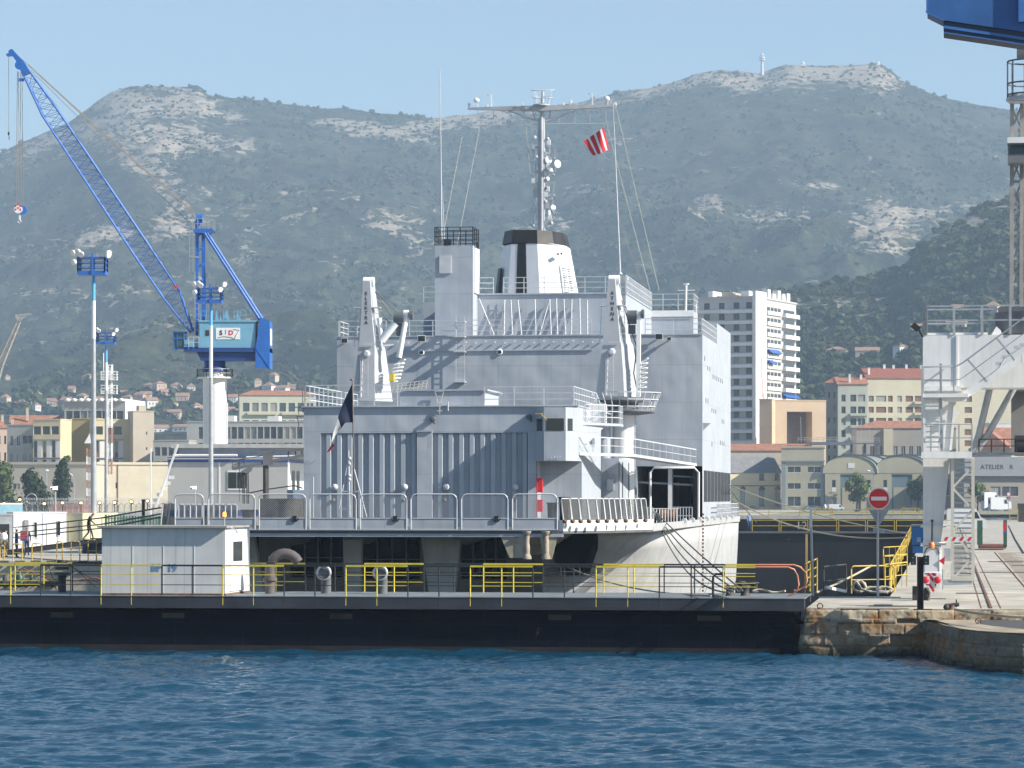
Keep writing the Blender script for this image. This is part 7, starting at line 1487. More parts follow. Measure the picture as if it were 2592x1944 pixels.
t_, Wd, H, D = bld('office_building', 'grey beige three storey block with a deep cornice at the middle of the far quay', 1978, 2086, 1134, 992, -.10, wallm('wall_khaki', (.40, .37, .27)), [(x, z, x+.30, z+.09) for x in (.15, .62) for z in (.61, .345)]+[(.15, .07, .45, .22), (.62, .07, .92, .22)], dep=20, frame=C_WH, cornice=.5)
m = MB(); m.box((-.3, -.5, H*.78), (Wd+.3, -.003, H*.80)); m.box((Wd*.0, -.15, 0), (Wd*.10, -.003, H*.78)); m.box((Wd*.94, -.15, 0), (Wd, -.003, H*.78)); m.build('cornice', wallm('wall_slate_blue', (.22, .26, .28)), t_)
m = MB(); [m.bar((-1.5+.8*(k % 2), -1.0, 2+k*3), (.1-.8*(k % 2)-1.0, -1.0, 5+k*3), .2) for k in range(4)]; [m.box((-2.2, -1.8, 2+k*3), (.0, -.2, 2.15+k*3)) for k in range(5)]; m.build('fire_escape', M_RUST, t_)
for i, (x0, x1, lb) in enumerate(((2088, 2218, 'left vaulted hall with teal doorway and rounded gable'), (2218, 2348, 'right vaulted hall with teal doorway, half behind the white crane leg'))):
    o, Wd, H = bbox(x0, x1, 0, 1198, 990, -.04, 0, 2.0); t_ = thing('vaulted_hall', lb, 'hall', o, 'W', 'vaulted halls on the far quay', yaw=-.04)
    dx0, dx1 = Wd*.30, Wd*.70; m = MB(); panel_holes(m, (0, 0, 0), (1, 0, 0), (0, 0, 1), Wd, H, [(dx0, .0, dx1, H*.97)]+[(Wd*a, H*b, Wd*(a+.07), H*(b+.2)) for a in (.14, .82) for b in (.62,)]+[(Wd*.14, 0, Wd*.23, H*.35), (Wd*.80, 0, Wd*.89, H*.35)], (0, 1, 0), .5)
    m.quad((Wd, 0, 0), (Wd, 60, 0), (Wd, 60, H), (Wd, 0, H)); m.quad((0, 60, 0), (0, 0, 0), (0, 0, H), (0, 60, H)); m.build('wall', MATS['wall_khaki'], t_)
    m = MB(); rise = 5.6; N = 20; arc = [(Wd*k/N, H+rise*math.sin(math.pi*k/N)**.9 if 0 < k < N else H) for k in range(N+1)]
    arc = [(Wd*.5-Wd*.53*math.cos(math.pi*k/N), H+rise*math.sin(math.pi*k/N)**.85) for k in range(N+1)]
    gm_ = MB(); gm_.add([(x, -.1, z) for x, z in arc], [tuple(range(N+1))]); gm_.build('gable', MATS['wall_khaki'], t_)
    sx = .55; rings = [[Vector((x+sx*y, y, z)) for x, z in arc] for y in (-.4, 50)]; m.loft(rings, False, True, False); m.build('roof', mat('vault_grey', (.21, .22, .21), .8, var=.1), t_)
    for j in range(6):
        y = 1+j*9; m = MB()
        for (xa, za), (xb, zb2) in zip(arc[:-1], arc[1:]): m.bar((xa+sx*y, y, za+.25), (xb+sx*y, y, zb2+.25), .9, .45)
        m.build('rib', mat('rib_dark', (.06, .075, .085), .7), t_)
    m = MB(); m.box((dx0, .45, 0), (dx1, .55, H*.97)); d_ = m.build('door', mat('teal_grey', (.13, .19, .21), .7, var=.08), t_)
    m = MB(); m.box((dx0+.6, .35, 0), (dx1-.6, .44, H*.62)); m.build('lower_infill', MATS['wall_khaki'], d_)
    for a in (.14, .82): m = MB(); m.box((Wd*a, .4, H*.62), (Wd*(a+.07), .45, H*.82)); m.build('window', M_WINF, t_); m = MB(); m.box((Wd*a-.1, -.05, H*.50), (Wd*(a+.07)+.1, -.004, H*.62)); m.build('sill_panel', C_WH, t_)
    for a in (.14, .80): m = MB(); m.box((Wd*a, .42, 0), (Wd*(a+.09), .47, H*.35)); m.build('side_door', C_GR, t_)
    if i == 0: m = MB(); m.box((Wd*.45, -.2, H+1.6), (Wd*.58, -.11, H+3.2)); m.build('name_plate', C_WH, t_)
t_, Wd, H, D = bld('workshop', 'grey workshop lettered ATELIER R at the right edge behind the trucks', 2440, 2720, 1160, 965, .04, wallm('wall_workshop', (.36, .31, .25)), [(.24, .28, .33, .46), (.345, .28, .49, .46)], dep=25, frame=C_WH)
m = MB(); m.box((0, -1.2, H*.66), (Wd, -.003, H+.4)); bnd = m.build('fascia', mat('fascia_grey', (.30, .30, .31), .7, var=.06), t_)
text_mesh('lettering', 'ATELIER   R', 1.9, M_LET, bnd, (Wd*.29, -1.22, H*.83), (1, 0, 0), (0, 0, 1), 1.05, .01, .03)
# steel platform above the halls
t_ = thing('roof_platform', 'dark steel platform with aerials behind the vaulted halls', 'platform', G(2140, 1262, 1035), 'W')
m = MB(); m.box(G(2050, 1127, 1035, -2), G(2152, 1119, 1035, 2)); m.box(G(2152, 1124, 1035, -2), G(2225, 1121, 1035, 2)); [m.bar(G(x, 1185, 1035), G(x, 1123, 1035), .8) for x in (2155, 2189, 2224)]; m.build('deck', mat('platform_steel', (.12, .13, .16), .6), t_)
m = MB(); rail_mb(m, [G(2020, 1118, 1034), G(2150, 1118, 1034), G(2226, 1120, 1034)], h=1.3, n=2, post=2.2, r=.06, rp=.07); m.bar(G(2181, 1119, 1034), G(2180, 1035, 1034), .15); m.bar(G(2201, 1119, 1034), G(2200, 1040, 1034), .15); m.bar(G(2028, 1118, 1034), G(2027, 1055, 1034), .15); m.build('aerials', M_GALV, t_)
# hillside houses
def face_Y(px, py, fz, Y0, Y1):
    Y = Y0
    while Y < Y1:
        if HY-(float(fz(px, Y))-CH)/Y*F <= py: return Y
        Y += 12
    return Y1
M_FT = mat('faded_tiles', (.33, .19, .13), .85, var=.25, sc=.8)
HS = [(21,958,11,0),(219,965,20,1),(104,1012,26,1),(100,1000,16,1),(205,1004,18,0),(377,979,22,1),(412,977,24,0),(447,984,24,2),(486,990,20,2),(422,995,20,1),(352,1003,22,0),(370,1014,26,1),(311,999,20,1),(463,1013,30,0),(390,1024,28,2),(677,985,22,2),(712,985,24,2),(60,1024,22,1),(30,1030,24,0),(140,1030,22,1),(98,1032,14,2),(252,1020,22,0),(130,1018,18,2),(10,1012,16,1),(165,1020,20,0),(320,1020,22,1),(430,1030,24,1),(505,1030,20,0),(340,1040,24,2),(410,1050,30,2),(440,1060,34,1),(555,1020,22,1),(585,1040,30,0),(460,1085,40,2),(410,1092,44,2),(620,1048,34,1),(590,1012,20,2),(655,972,16,0),(690,968,14,1),(180,990,14,1),(70,1000,12,0),(285,1030,18,0),
      (740,980,18,1),(2121,900,50,3),(2200,897,56,0),(2329,836,32,2),(2423,836,46,1),(2513,796,26,0),(2430,792,26,3),(2560,830,30,1),(2045,1040,46,1),(2030,1062,50,0),(2290,900,20,2)]
wc = [C_PK, C_BE, C_WH, C_CR]; wn = ['pinkish', 'beige', 'white', 'cream']
left = sorted([h for h in HS if h[0] < 1000], key=lambda h: h[0]); right = sorted([h for h in HS if h[0] > 1000], key=lambda h: h[0])
def ordw(i, n):
    W_ = ['first', 'second', 'third', 'fourth', 'fifth', 'sixth', 'seventh', 'eighth', 'ninth', 'tenth']
    return W_[i]+' from the left' if i < 10 else (W_[n-1-i]+' from the right' if n-1-i < 10 else str(i+1)+'th from the left')
byc = {}
for S_, nm_ in ((left, 'left slope'), (right, 'right hill')):
    for h in S_: byc.setdefault((nm_, h[3]), []).append(h)
for (nm_, ci), L_ in byc.items():
    for i, (px, py, w_, c) in enumerate(L_):
        if nm_[0] == 'l': Y = face_Y(px, py+5, mtn_z, Y0M, 4000); z = float(mtn_z(px, Y))
        else: Y = face_Y(px, py+5, hill_z, Y0H, 2240); z = float(hill_z(px, Y))
        w_ = w_*1.25; wd = w_*.5*Y/F; r_ = random.Random(i*7+ci); yaw = r_.uniform(-.5, .6); hh = r_.uniform(1.6, 3.0)+(1.5 if nm_[0] == 'r' else 0)
        X = (px-CX)/F*Y-wd; hgt = z+hh
        pt = HY-(hgt-CH)/Y*F
        bld('villa', '%s tiled villa on the %s, %s of its colour' % (wn[ci], nm_, ordw(i, len(L_))), px-w_*.5, px+w_*.35, pt, Y-6, yaw, wc[ci], gridw(.1, .9, 3, .35, .85, 1, .35, .5), dep=wd*1.2+3, zb=z-3, roofm=M_FT, roof=('hip', 'gable')[i % 2], rh=r_.uniform(1.6, 2.6), cat='house', group='villas on the hillsides')
# ---------------------------------------------------------------- summit: relay tower, fort
t_ = thing('relay_tower', 'slim telecom tower on the summit ridge', 'tower', G(1929, 183, 4560), 'W')
def S5(x, y, d=0): p = W(x, y, 4560); return Vector((p.x, 4560+d, p.z))
m = MB(); m.tube([S5(1929, 190), S5(1929, 150)], 2.4, 10, 1.6); m.tube([S5(1929, 150), S5(1929, 134)], 1.0, 8, .6); m.build('shaft', mat('tower_pale', (.6, .6, .6), .6), t_)
m = MB(); [m.lathe(S5(1929, y), [(r, 0), (r, 1.4)], 12) for y, r in ((153, 4.8), (147, 4.2), (140, 3.0))]; m.build('gallery', MATS['tower_pale'], t_)
for (x, y, w_, h, nm, lb) in ((2033, 168, 12, 9, 'radar_dome', 'small domed building on the summit'), (2224, 162, 10, 4, 'fort_block', 'low block near the right end of the summit plateau')):
    m = MB(); a = S5(x-w_/2, y+3); b = S5(x+w_/2, y-h+2, 8); m.box(a, b); m.sphere(S5(x, y-h+1, 4), w_*.25, 10); one(m, nm, MATS['tower_pale'], lb, 'building', 'W')
m = MB(); pts = [S5(x, y) for x, y in ((2010, 171), (2060, 175), (2110, 178), (2160, 174), (2200, 170))]
for a, b in zip(pts[:-1], pts[1:]): m.loft([[a+Vector((0, 0, -6)), a+Vector((0, 4, -6)), a+Vector((0, 4, 3)), a+Vector((0, 0, 3))], [b+Vector((0, 0, -6)), b+Vector((0, 4, -6)), b+Vector((0, 4, 3)), b+Vector((0, 0, 3))]])
one(m, 'fort_wall', mat('fort_stone', (.42, .37, .31), .9), 'long low fort wall along the summit plateau', 'wall', 'W')
# ---------------------------------------------------------------- trees one can tell apart
def tree(label, px, Y, zb, H, Wc, shape, fol, seed, trunk_f=.25, n=900):
    rs_ = random.Random(seed); c = W(px, 1262, Y); t_ = thing('tree', label, 'tree', (c.x, Y, zb), 'W')
    m = MB(); 
    th = H*(.55 if shape != 'cypress' else .5); m.tube([(c.x, Y, zb-.3), (c.x+.02*H, Y, zb+th*.5), (c.x, Y, zb+th)], H*.028, 8, H*.012)
    for k in range(5): a = rs_.uniform(0, 6.28); z0 = zb+H*rs_.uniform(trunk_f, .5); m.tube([(c.x, Y, z0), (c.x+math.cos(a)*Wc*.28, Y+math.sin(a)*Wc*.28, z0+H*.2)], H*.012, 5, H*.005)
    m.build('trunk', mat('bark', (.10, .075, .05), .9), t_)
    m = MB(); lob = []
    for k in range(13 if shape != 'cypress' else 16):
        if shape == 'cypress': f = (k+.5)/16; lob.append((Vector((rs_.uniform(-.1, .1)*Wc, rs_.uniform(-.1, .1)*Wc, H*(.08+.88*f))), Wc*.5*math.sin(math.pi*(f*.86+.12))**.7*.8+.05*Wc))
        elif shape == 'cone': f = k/12; a = rs_.uniform(0, 6.28); rr = (1-f)*.33*Wc+.05*Wc; lob.append((Vector((math.cos(a)*rr, math.sin(a)*rr, H*(.10+.80*f))), Wc*(.30-.14*f)))
        else: a = rs_.uniform(0, 6.28); f = rs_.random(); rr = Wc*.34*math.sin(math.pi*(.15+.7*f)); lob.append((Vector((math.cos(a)*rr, math.sin(a)*rr, H*(trunk_f+.08+(.84-trunk_f)*f))), Wc*rs_.uniform(.14, .24)))
    s = H*.030 if shape != 'cypress' else H*.02
    for i in range(n):
        L_, r = lob[rs_.randrange(len(lob))]; d = Vector((rs_.gauss(0, 1), rs_.gauss(0, 1), rs_.gauss(.1, 1))).normalized(); p = Vector((c.x, Y, zb))+L_+d*r*(rs_.uniform(.6, 1.1) if rs_.random() < .8 else rs_.uniform(1.1, 1.35))
        u = Vector((rs_.gauss(0, 1), rs_.gauss(0, 1), rs_.gauss(0, 1))).normalized(); a = d.cross(u).normalized()*s*rs_.uniform(.6, 1.3); b = (d.cross(a).normalized()+d*rs_.uniform(-.7, .7))*s*rs_.uniform(.6, 1.3)
        m.quad(p-a-b, p+a-b, p+a*.6+b, p-a*.6+b)
    m.build('crown', fol, t_); return t_
F_L = foliage('plane_tree_leaf', (.07, .10, .022), (.14, .17, .045)); F_D = foliage('cypress_leaf', (.012, .024, .010), (.028, .042, .016)); F_O = foliage('park_leaf', (.045, .065, .022), (.09, .115, .04))
tree('light green young tree in front of the left vaulted hall', 2168, 984, 2, 11.2, 7.4, 'round', F_L, 1, .28, 1300)
tree('green tree half hidden by the left edge of the white crane leg', 2322, 984, 2, 10.8, 6.4, 'round', F_O, 2, .28, 1200)
tree('green tree between the stair tower and the grey workshop', 2474, 955, 2, 8.4, 6.2, 'round', F_L, 3, .25, 1100)
tree('broad dark bushy conifer in front of the shaded concrete hall', 80, 800, 2, 10.3, 10.5, 'cone', F_D, 4, .08, 2400)
tree('narrow dark cypress in front of the shaded concrete hall', 157, 805, 2, 14.0, 4.2, 'cypress', F_D, 5, .05, 2400)
tree('pale green round tree at the far left edge', 0, 850, 2, 13.5, 9.0, 'round', F_O, 6, .2, 1600)
tree('green tree behind the cypress, in front of the ochre wall', 172, 900, 8, 10.0, 4.6, 'round', F_O, 8, .2, 1200)
for i, (px, Y, H, Wc, lb) in enumerate(((550, 1180, 24, 15, 'dark trees right of the white crane column, left one'), (590, 1190, 20, 16, 'round dark tree below the terraced cream apartments'), (690, 1260, 25, 20, 'wide dark tree right of the terraced apartments'), (450, 1200, 20, 14, 'dark tree left of the white crane column'), (2040, 1160, 22, 16, 'dark round tree between the tower and the grey brown wing'), (560, 1300, 34, 14, 'taller dark tree behind the white crane column top'))): tree(lb, px, Y, 2, H, Wc, 'round', foliage('tree_dark', (.022, .036, .014), (.045, .06, .024)) if i == 0 else bpy.data.materials['tree_dark'], 20+i, .1, 1500)
# ---------------------------------------------------------------- vehicles
def vehicle(name, label, cat, pos, yaw, L, Wd, H, col_m, kind='car', fr='W'):
    """length along local x; van or car profile"""
    o = KW(pos) if fr == 'K' else Vector(pos); t_ = thing(name, label, cat, o, 'W', yaw=yaw)
    if kind == 'van': pr = [(0, .35), (0, H*.88), (.12, H), (L*.72, H), (L*.84, H*.62), (L*.98, H*.48), (L, .35)]
    elif kind == 'box': pr = [(0, .5), (0, H), (.8, H+.15), (L*.7, H+.1), (L*.8, H*.75), (L*.98, H*.70), (L, .5)]
    else: pr = [(0, .35), (.05, H*.60), (L*.12, H*.66), (L*.28, H), (L*.60, H), (L*.76, H*.66), (L*.98, H*.52), (L, .35)]
    m = MB(); n = len(pr)
    m.loft([[Vector((x, .0 if z < H*.7 else .09, z)) for x, z in pr], [Vector((x, Wd if z < H*.7 else Wd-.09, z)) for x, z in pr]]); bd = m.build('body', col_m, t_)
    m = MB()
    for y in (-.01, Wd+.01):
        if kind == 'car': m.prism([(L*.18, y, H*.66), (L*.72, y, H*.66), (L*.60, y, H*.94), (L*.29, y, H*.94)], (0, .02, 0))
        else: m.prism([(L*.66, y, H*.56), (L*.82, y, H*.56), (L*.74, y, H*.86), (L*.66, y, H*.86)], (0, .02, 0))
    if kind != 'car': m.box((-.02, Wd*.12, H*.55), (-.005, Wd*.88, H*.85))
    m.build('window', M_GLASS, t_)
    for x in (L*.18, L*.82):
        for y in (-.02, Wd-.2): m = MB(); m.lathe((x, y, .33), [(.33, 0), (.33, .22)], 14, 'y'); w_ = m.build('wheel', mat('tyre', (.02, .02, .02), .9), t_); m = MB(); m.lathe((x, y-.01 if y < 0 else y+.22, .33), [(.18, 0), (.18, .02)], 12, 'y'); m.build('rim', M_GALV, w_)
    m = MB(); [m.box((-.02, y, H*.42), (-.004, y+.14, H*.54)) for y in (.05, Wd-.2)]; m.build('tail_lamp', M_RED, t_)
    m = MB(); [m.box((L-.01, y, H*.36), (L+.02, y+.25, H*.44)) for y in (.08, Wd-.33)]; m.build('headlamp', M_GALV, t_)
    return t_
CARP = [mat('car_white', (.7, .7, .7), .3, var=.02), mat('car_silver', (.30, .32, .34), .3, .4, var=.02), mat('car_dark', (.05, .06, .08), .3, var=.02)]
vehicle('parked_van', 'white van parked on the far quay in front of the left vaulted hall', 'van', (W(2098, 1290, 978).x, 978, 2), 0, 4.9, 1.9, 1.95, CARP[0], 'van')
vehicle('parked_car', 'silver car parked left of the white van on the far quay', 'car', (W(2040, 1290, 978).x, 978, 2), 0, 4.3, 1.8, 1.45, CARP[1])
vehicle('parked_car', 'silver blue car parked right of the round sign on the far quay', 'car', (W(2282, 1290, 976).x, 976, 2), 0, 4.5, 1.8, 1.45, CARP[1])
vehicle('parked_car', 'dark car parked before the cream arched building', 'car', (W(1890, 1290, 976).x, 976, 2), 0, 4.3, 1.8, 1.45, CARP[2])
vehicle('parked_car', 'dark car on the far quay right of the stair tower', 'car', (W(2495, 1290, 940).x, 940, 2), 0, 4.2, 1.8, 1.45, CARP[2])
vehicle('parked_truck', 'white rounded truck under the road signs in front of the workshop', 'truck', (W(2508, 1290, 930).x, 930, 2), .2, 6.5, 2.5, 4.0, CARP[0], 'box')
vehicle('parked_truck', 'second white truck behind the rounded one, by the green tree', 'truck', (W(2492, 1290, 950).x, 950, 2), .3, 5.5, 2.5, 5.5, CARP[0], 'box')
m = MB(); p = W(2100, 1288, 940); m.sphere((W(2088, 0, 975).x, 975, 3.1), .5, 8, (1, 1, 1.9)); one(m, 'white_drum', C_WH, 'small white drum between the silver car and the white van', 'drum', 'W')
t_ = thing('road_sign', 'small round and triangular road signs on one post before the trucks', 'sign', G(2553, 1262, 700), 'W'); m = MB(); m.bar(G(2553, 1292, 700), G(2553, 1246, 700), .12); m.build('post', M_GALV, t_); m = MB(); m.lathe(G(2553, 1251, 700), [(.50, 0), (.50, -.04)], 18, 'y'); rd = m.build('round_plate', M_RED, t_); m = MB(); m.lathe(G(2553, 1251, 699.9), [(.36, 0), (.36, -.04)], 18, 'y'); m.build('centre', M_WHITE, rd); m = MB(); a, b, c = G(2547, 1258, 700), G(2559, 1258, 700), G(2553, 1268, 700); m.prism([a, b, c], (0, .05, 0)); tr = m.build('triangle_plate', M_RED, t_)
# far docks between the gates: parapet, blue strip, yellow rails
m = MB(); a = K(1868, 1300, 470); b = K(2340, 1300, 470); m.box((a.x, 470, -.5), (b.x, 473, K(1, 1303, 470).z)); t_ = thing('pontoon', 'pale concrete pontoon across the basin behind the far dock gate', 'pontoon', (a.x, 470, 0)); m.build('deck', M_CONC2, t_)
m = MB(); rail_mb(m, [(a.x, 470, K(1, 1303, 470).z), (b.x, 470, K(1, 1303, 470).z)], h=.9, n=2, post=4.5, r=.04, rp=.05); m.build('railing', M_YT, t_)
for x in (2085, 2215, 2305):
    m = MB(); rail_mb(m, [K(x-22, 1307, 430), K(x+22, 1307, 430)], h=1.1, n=2, post=2.4, r=.05, rp=.06); one(m, 'rail_panel', M_YT, {2085: 'yellow rail panel left of the round road sign, beyond the far gate', 2215: 'yellow rail panel behind the round road sign, beyond the far gate', 2305: 'yellow rail panel right of the round road sign, beyond the far gate'}[x], 'railing', group='yellow rail panels beyond the far gate')
# ---------------------------------------------------------------- right pier: portal crane
v0 = 127.5
def Q(x, y, v=v0): return K(x, y, v)
M_PW = mat('portal_white', (.76, .76, .75), .45, var=.06, sc=.7, streak=.3, rust=.06, rstk=.5)
por = thing('portal_crane', 'white portal crane with stairs on the right quay, its blue jib overhead', 'crane', KZ(2370, 1500, ZR))
zg = ZR
# leg: tapered box, left face vertical
lv = 1.9
def ring(y, xa, xb, d0=0, d1=lv): a = Q(xa, y); b = Q(xb, y); return [Vector((a.x, v0+d0, a.z)), Vector((b.x, v0+d0, b.z)), Vector((b.x, v0+d1, b.z)), Vector((a.x, v0+d1, a.z))]
m = MB(); m.loft([ring(1372, 2339, 2381), ring(1340, 2337, 2386), ring(1180, 2336, 2402), ring(982, 2336, 2418)]); leg = m.build('leg', M_PW, por)
m = MB(); m.box(Q(2330, 1335, v0-.15), Q(2395, 1329, v0+lv+.1)); m.box(Q(2330, 1380, v0-.2), Q(2395, 1373, v0+lv+.2)); [m.lathe(Q(2333+k*10, 1332, v0-.2), [(.035, 0), (.035, -.06)], 6, 'y') for k in range(7)]; [m.lathe(Q(2333+k*10, 1376, v0-.25), [(.035, 0), (.035, -.06)], 6, 'y') for k in range(7)]; m.build('flange', M_PW, leg)
m = MB(); m.box(Q(2336, 1448, v0), Q(2382, 1380, v0+1.6)); m.build('leg_foot', M_PW, por)
# main beam: front end plate + long beam to the right
m = MB(); m.loft([[Q(2336, 981), Q(2700, 981), Q(2700, 846), Q(2336, 849)], [p+Vector((0, 2.4, 0)) for p in (Q(2336, 981), Q(2700, 981), Q(2700, 846), Q(2336, 849))]]); bm_ = m.build('beam', M_PW, por)
m = MB(); m.box(Q(2332, 990, v0-.12), Q(2432, 982, v0+2.5)); m.bar(Q(2422, 981, v0-.02), Q(2422, 849, v0-.02), .08, .05); [m.lathe(Q(2334+k*9, 986, v0-.14), [(.03, 0), (.03, -.05)], 6, 'y') for k in range(11)]; m.build('flange', M_PW, bm_)
m = MB(); rail_mb(m, [Q(2344, 848), Q(2700, 845)], h=1.15, n=2, post=1.05, r=.028, rp=.05); rail_mb(m, [Q(2344, 848), Q(2344, 848)+Vector((0, 2.3, 0)), Q(2700, 845)+Vector((0, 2.3, 0))], h=1.15, n=2, post=1.05, r=.028, rp=.05); m.build('railing', M_GALV, bm_)
m = MB(); m.box(Q(2344, 848, v0+.1), Q(2500, 842, v0+.3)); m.prism([Q(2509, 848, v0+1), Q(2537, 848, v0+1), Q(2533, 836, v0+1), Q(2522, 826, v0+1)], (0, .5, 0)); m.build('deck_fitting', M_PW, bm_)
m = MB(); c = Q(2314, 833, v0-.3); m.loft([[c+Vector((-.16, -.2, .10)), c+Vector((.02, -.2, .26)), c+Vector((.02, .15, .26)), c+Vector((-.16, .15, .10))], [c+Vector((.10, -.12, -.12)), c+Vector((.28, -.12, .04)), c+Vector((.28, .1, .04)), c+Vector((.10, .1, -.12))]]); m.bar(c+Vector((.2, 0, -.05)), Q(2336, 852, v0), .06); m.build('floodlight', M_BLACK, bm_)
# inclined stair on the beam
a0, a1 = Q(2442, 1000, v0-.9), Q(2640, 872, v0-.9)
m = MB(); m.bar(a0, a1, .06, .30); 
for i in range(20): p = a0.lerp(a1, i/19); m.box(p+Vector((-.12, 0, -.02)), p+Vector((.12, .7, .02)))
m.build('stair', M_PW, por)
m = MB(); h_ = Vector((-.52, 0, .78)); pts = [Q(2336, 928, v0-.9), Q(2422, 926, v0-.9), a0+h_*1.15+Vector((.3, 0, .25)), a1+h_*1.15]
pts[2] = Q(2430, 925, v0-.9); m.tube([Q(2337, 929, v0-.9), Q(2422, 926, v0-.9), Q(2436, 919, v0-.9), Q(2590, 805, v0-.9), Q(2640, 768, v0-.9)], .035, 6); m.tube([Q(2337, 962, v0-.9), Q(2428, 961, v0-.9), Q(2440, 954, v0-.9), Q(2600, 838, v0-.9)], .022, 6)
for (x, y, x2, y2) in ((2498, 966, 2450, 911), (2568, 912, 2522, 855)): m.bar(Q(x, y, v0-.9), Q(x2, y2, v0-.9), .07)
m.build('stair_rail', M_GALV, por)
m = MB(); 
for k, (x, y) in enumerate(((2520, 925), (2535, 908), (2566, 884), (2580, 878))): m.box(Q(x, y, v0-1.0), Q(x+13, y-9, v0-.95))
m.tube([Q(2505, 950, v0-1), Q(2530, 930, v0-1), Q(2545, 905, v0-1), Q(2585, 880, v0-1)], .03, 5); m.build('junction_boxes', M_RAILG, por)
# upper stair flight beside the leg, landing, lower flight tower
def flight(x0, x1, ya, yb, v, n, nm='stair'):
    m = MB(); m.bar(Q(x0, ya, v), Q(x0, yb, v), .12, .05); m.bar(Q(x1, ya, v), Q(x1, yb, v), .12, .05)
    for i in range(n): y = ya+(yb-ya)*i/(n-1); p = Q(x0, y, v); q = Q(x1, y, v); m.box((p.x, v-.02, p.z-.02), (q.x, v+.25, p.z+.03))
    return m.build(nm, M_PW, por)
flight(2338, 2380, 1145, 1002, v0-.9, 12)
m = MB(); m.box(Q(2335, 1006, v0-1.2), Q(2450, 998, v0-.2)); m.box(Q(2388, 1016, v0-.9), Q(2447, 1008, v0-.5)); m.box(Q(2332, 1160, v0-1.2), Q(2460, 1144, v0-.2)); m.build('landing', M_PW, por)
m = MB(); 
for y0, y1, xs in ((1144, 1073, (2336, 2356, 2386, 2427, 2460)), (1000, 928, (2337, 2382, 2414))):
    for x in xs: m.bar(Q(x, y0, v0-1.15), Q(x, y1, v0-1.15), .06)
    m.tube([Q(xs[0], y1, v0-1.15), Q(xs[-1]-3, y1, v0-1.15), Q(xs[-1], y1+4, v0-1.15)], .03, 6); m.bar(Q(xs[0], (y0+y1)/2, v0-1.15), Q(xs[-1], (y0+y1)/2, v0-1.15), .04)
m.bar(Q(2334, 1144, v0-1.2), Q(2334, 926, v0-1.2), .07); m.bar(Q(2383, 1144, v0-1), Q(2381, 920, v0-1), .09); m.build('railing', M_GALV, por)
m = MB(); xs = (2411, 2463); vt = v0-.9
for x in xs:
    for dv in (0, .9): m.bar(Q(x, 1466, vt+dv), Q(x, 1158, vt+dv), .13)
ys = (1466, 1410, 1345, 1290, 1235, 1180)
for i, (y0, y1) in enumerate(zip(ys[:-1], ys[1:])): m.bar(Q(xs[i % 2], y0, vt), Q(xs[1-i % 2], y1, vt), .09)
m.box(Q(2408, 1470, vt-.1), Q(2466, 1456, vt+1)); m.build('stair_tower_frame', mat('tower_cream', (.52, .50, .44), .5, var=.06, rust=.05), por)
m = MB()
for i in range(23): y = 1452-i*12.8; p = Q(2413, y, vt+.1); q = Q(2461, y, vt+.1); m.box((p.x, vt+.1, p.z-.03), (q.x, vt+.7, p.z+.03))
m.build('steps', M_GALV, por)
m = MB(); a = Q(2413, 1450, vt+.75); b = Q(2461, 1380, vt+.75); m.quad(a, Vector((b.x, a.y, a.z)), b, Vector((a.x, a.y, b.z))); m.build('mesh_panel', mesh_mat('cream_mesh', (.5, .48, .42), 14, .3), por)
m = MB(); m.bar(Q(2384, 1475, vt), Q(2460, 1472, vt), .14, .22); m.box(Q(2380, 1492, vt+.2), Q(2387, 1440, vt+.4)); m.build('bottom_beam', M_GALV, por)
# cross struts to the right and horizontal frame
m = MB(); m.tube([Q(2460, 1152, v0+3), Q(2478, 1100, v0+3), Q(2506, 980, v0+3)], .14, 10); m.tube([Q(2466, 1150, v0+3), Q(2500, 1100, v0+3), Q(2568, 980, v0+3)], .14, 10); m.build('diagonal_strut', M_GALV, por)
m = MB(); m.box(Q(2463, 1152, v0+2.5), Q(2700, 1146, v0+4)); m.box(Q(2566, 990, v0+4.2), Q(2640, 982, v0+6)); m.build('cross_beam', M_DARKG, por)
m = MB(); rail_mb(m, [Q(2478, 1146, v0+2.6), Q(2700, 1146, v0+2.6)], h=.55, n=2, post=.5, r=.02); m.lathe(Q(2590, 1128, v0+3), [(.42, -.35), (.42, .8)], 16, 'x'); m.build('cable_reel', M_BLACK, por)
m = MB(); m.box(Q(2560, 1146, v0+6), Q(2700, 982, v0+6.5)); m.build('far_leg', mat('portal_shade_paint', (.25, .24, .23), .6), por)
m = MB(); m.prism([Q(2418, 1062, v0-.2), Q(2428, 1050, v0-.2), Q(2427, 1040, v0-.2), Q(2417, 1040, v0-.2), Q(2412, 1060, v0-.2)], (0, .08, 0)); m.bar(Q(2420, 990, v0), Q(2406, 1140, v0), .1); m.bar(Q(2396, 1180, v0+.5), Q(2377, 1330, v0+.5), .12); m.build('lug', M_PW, por)
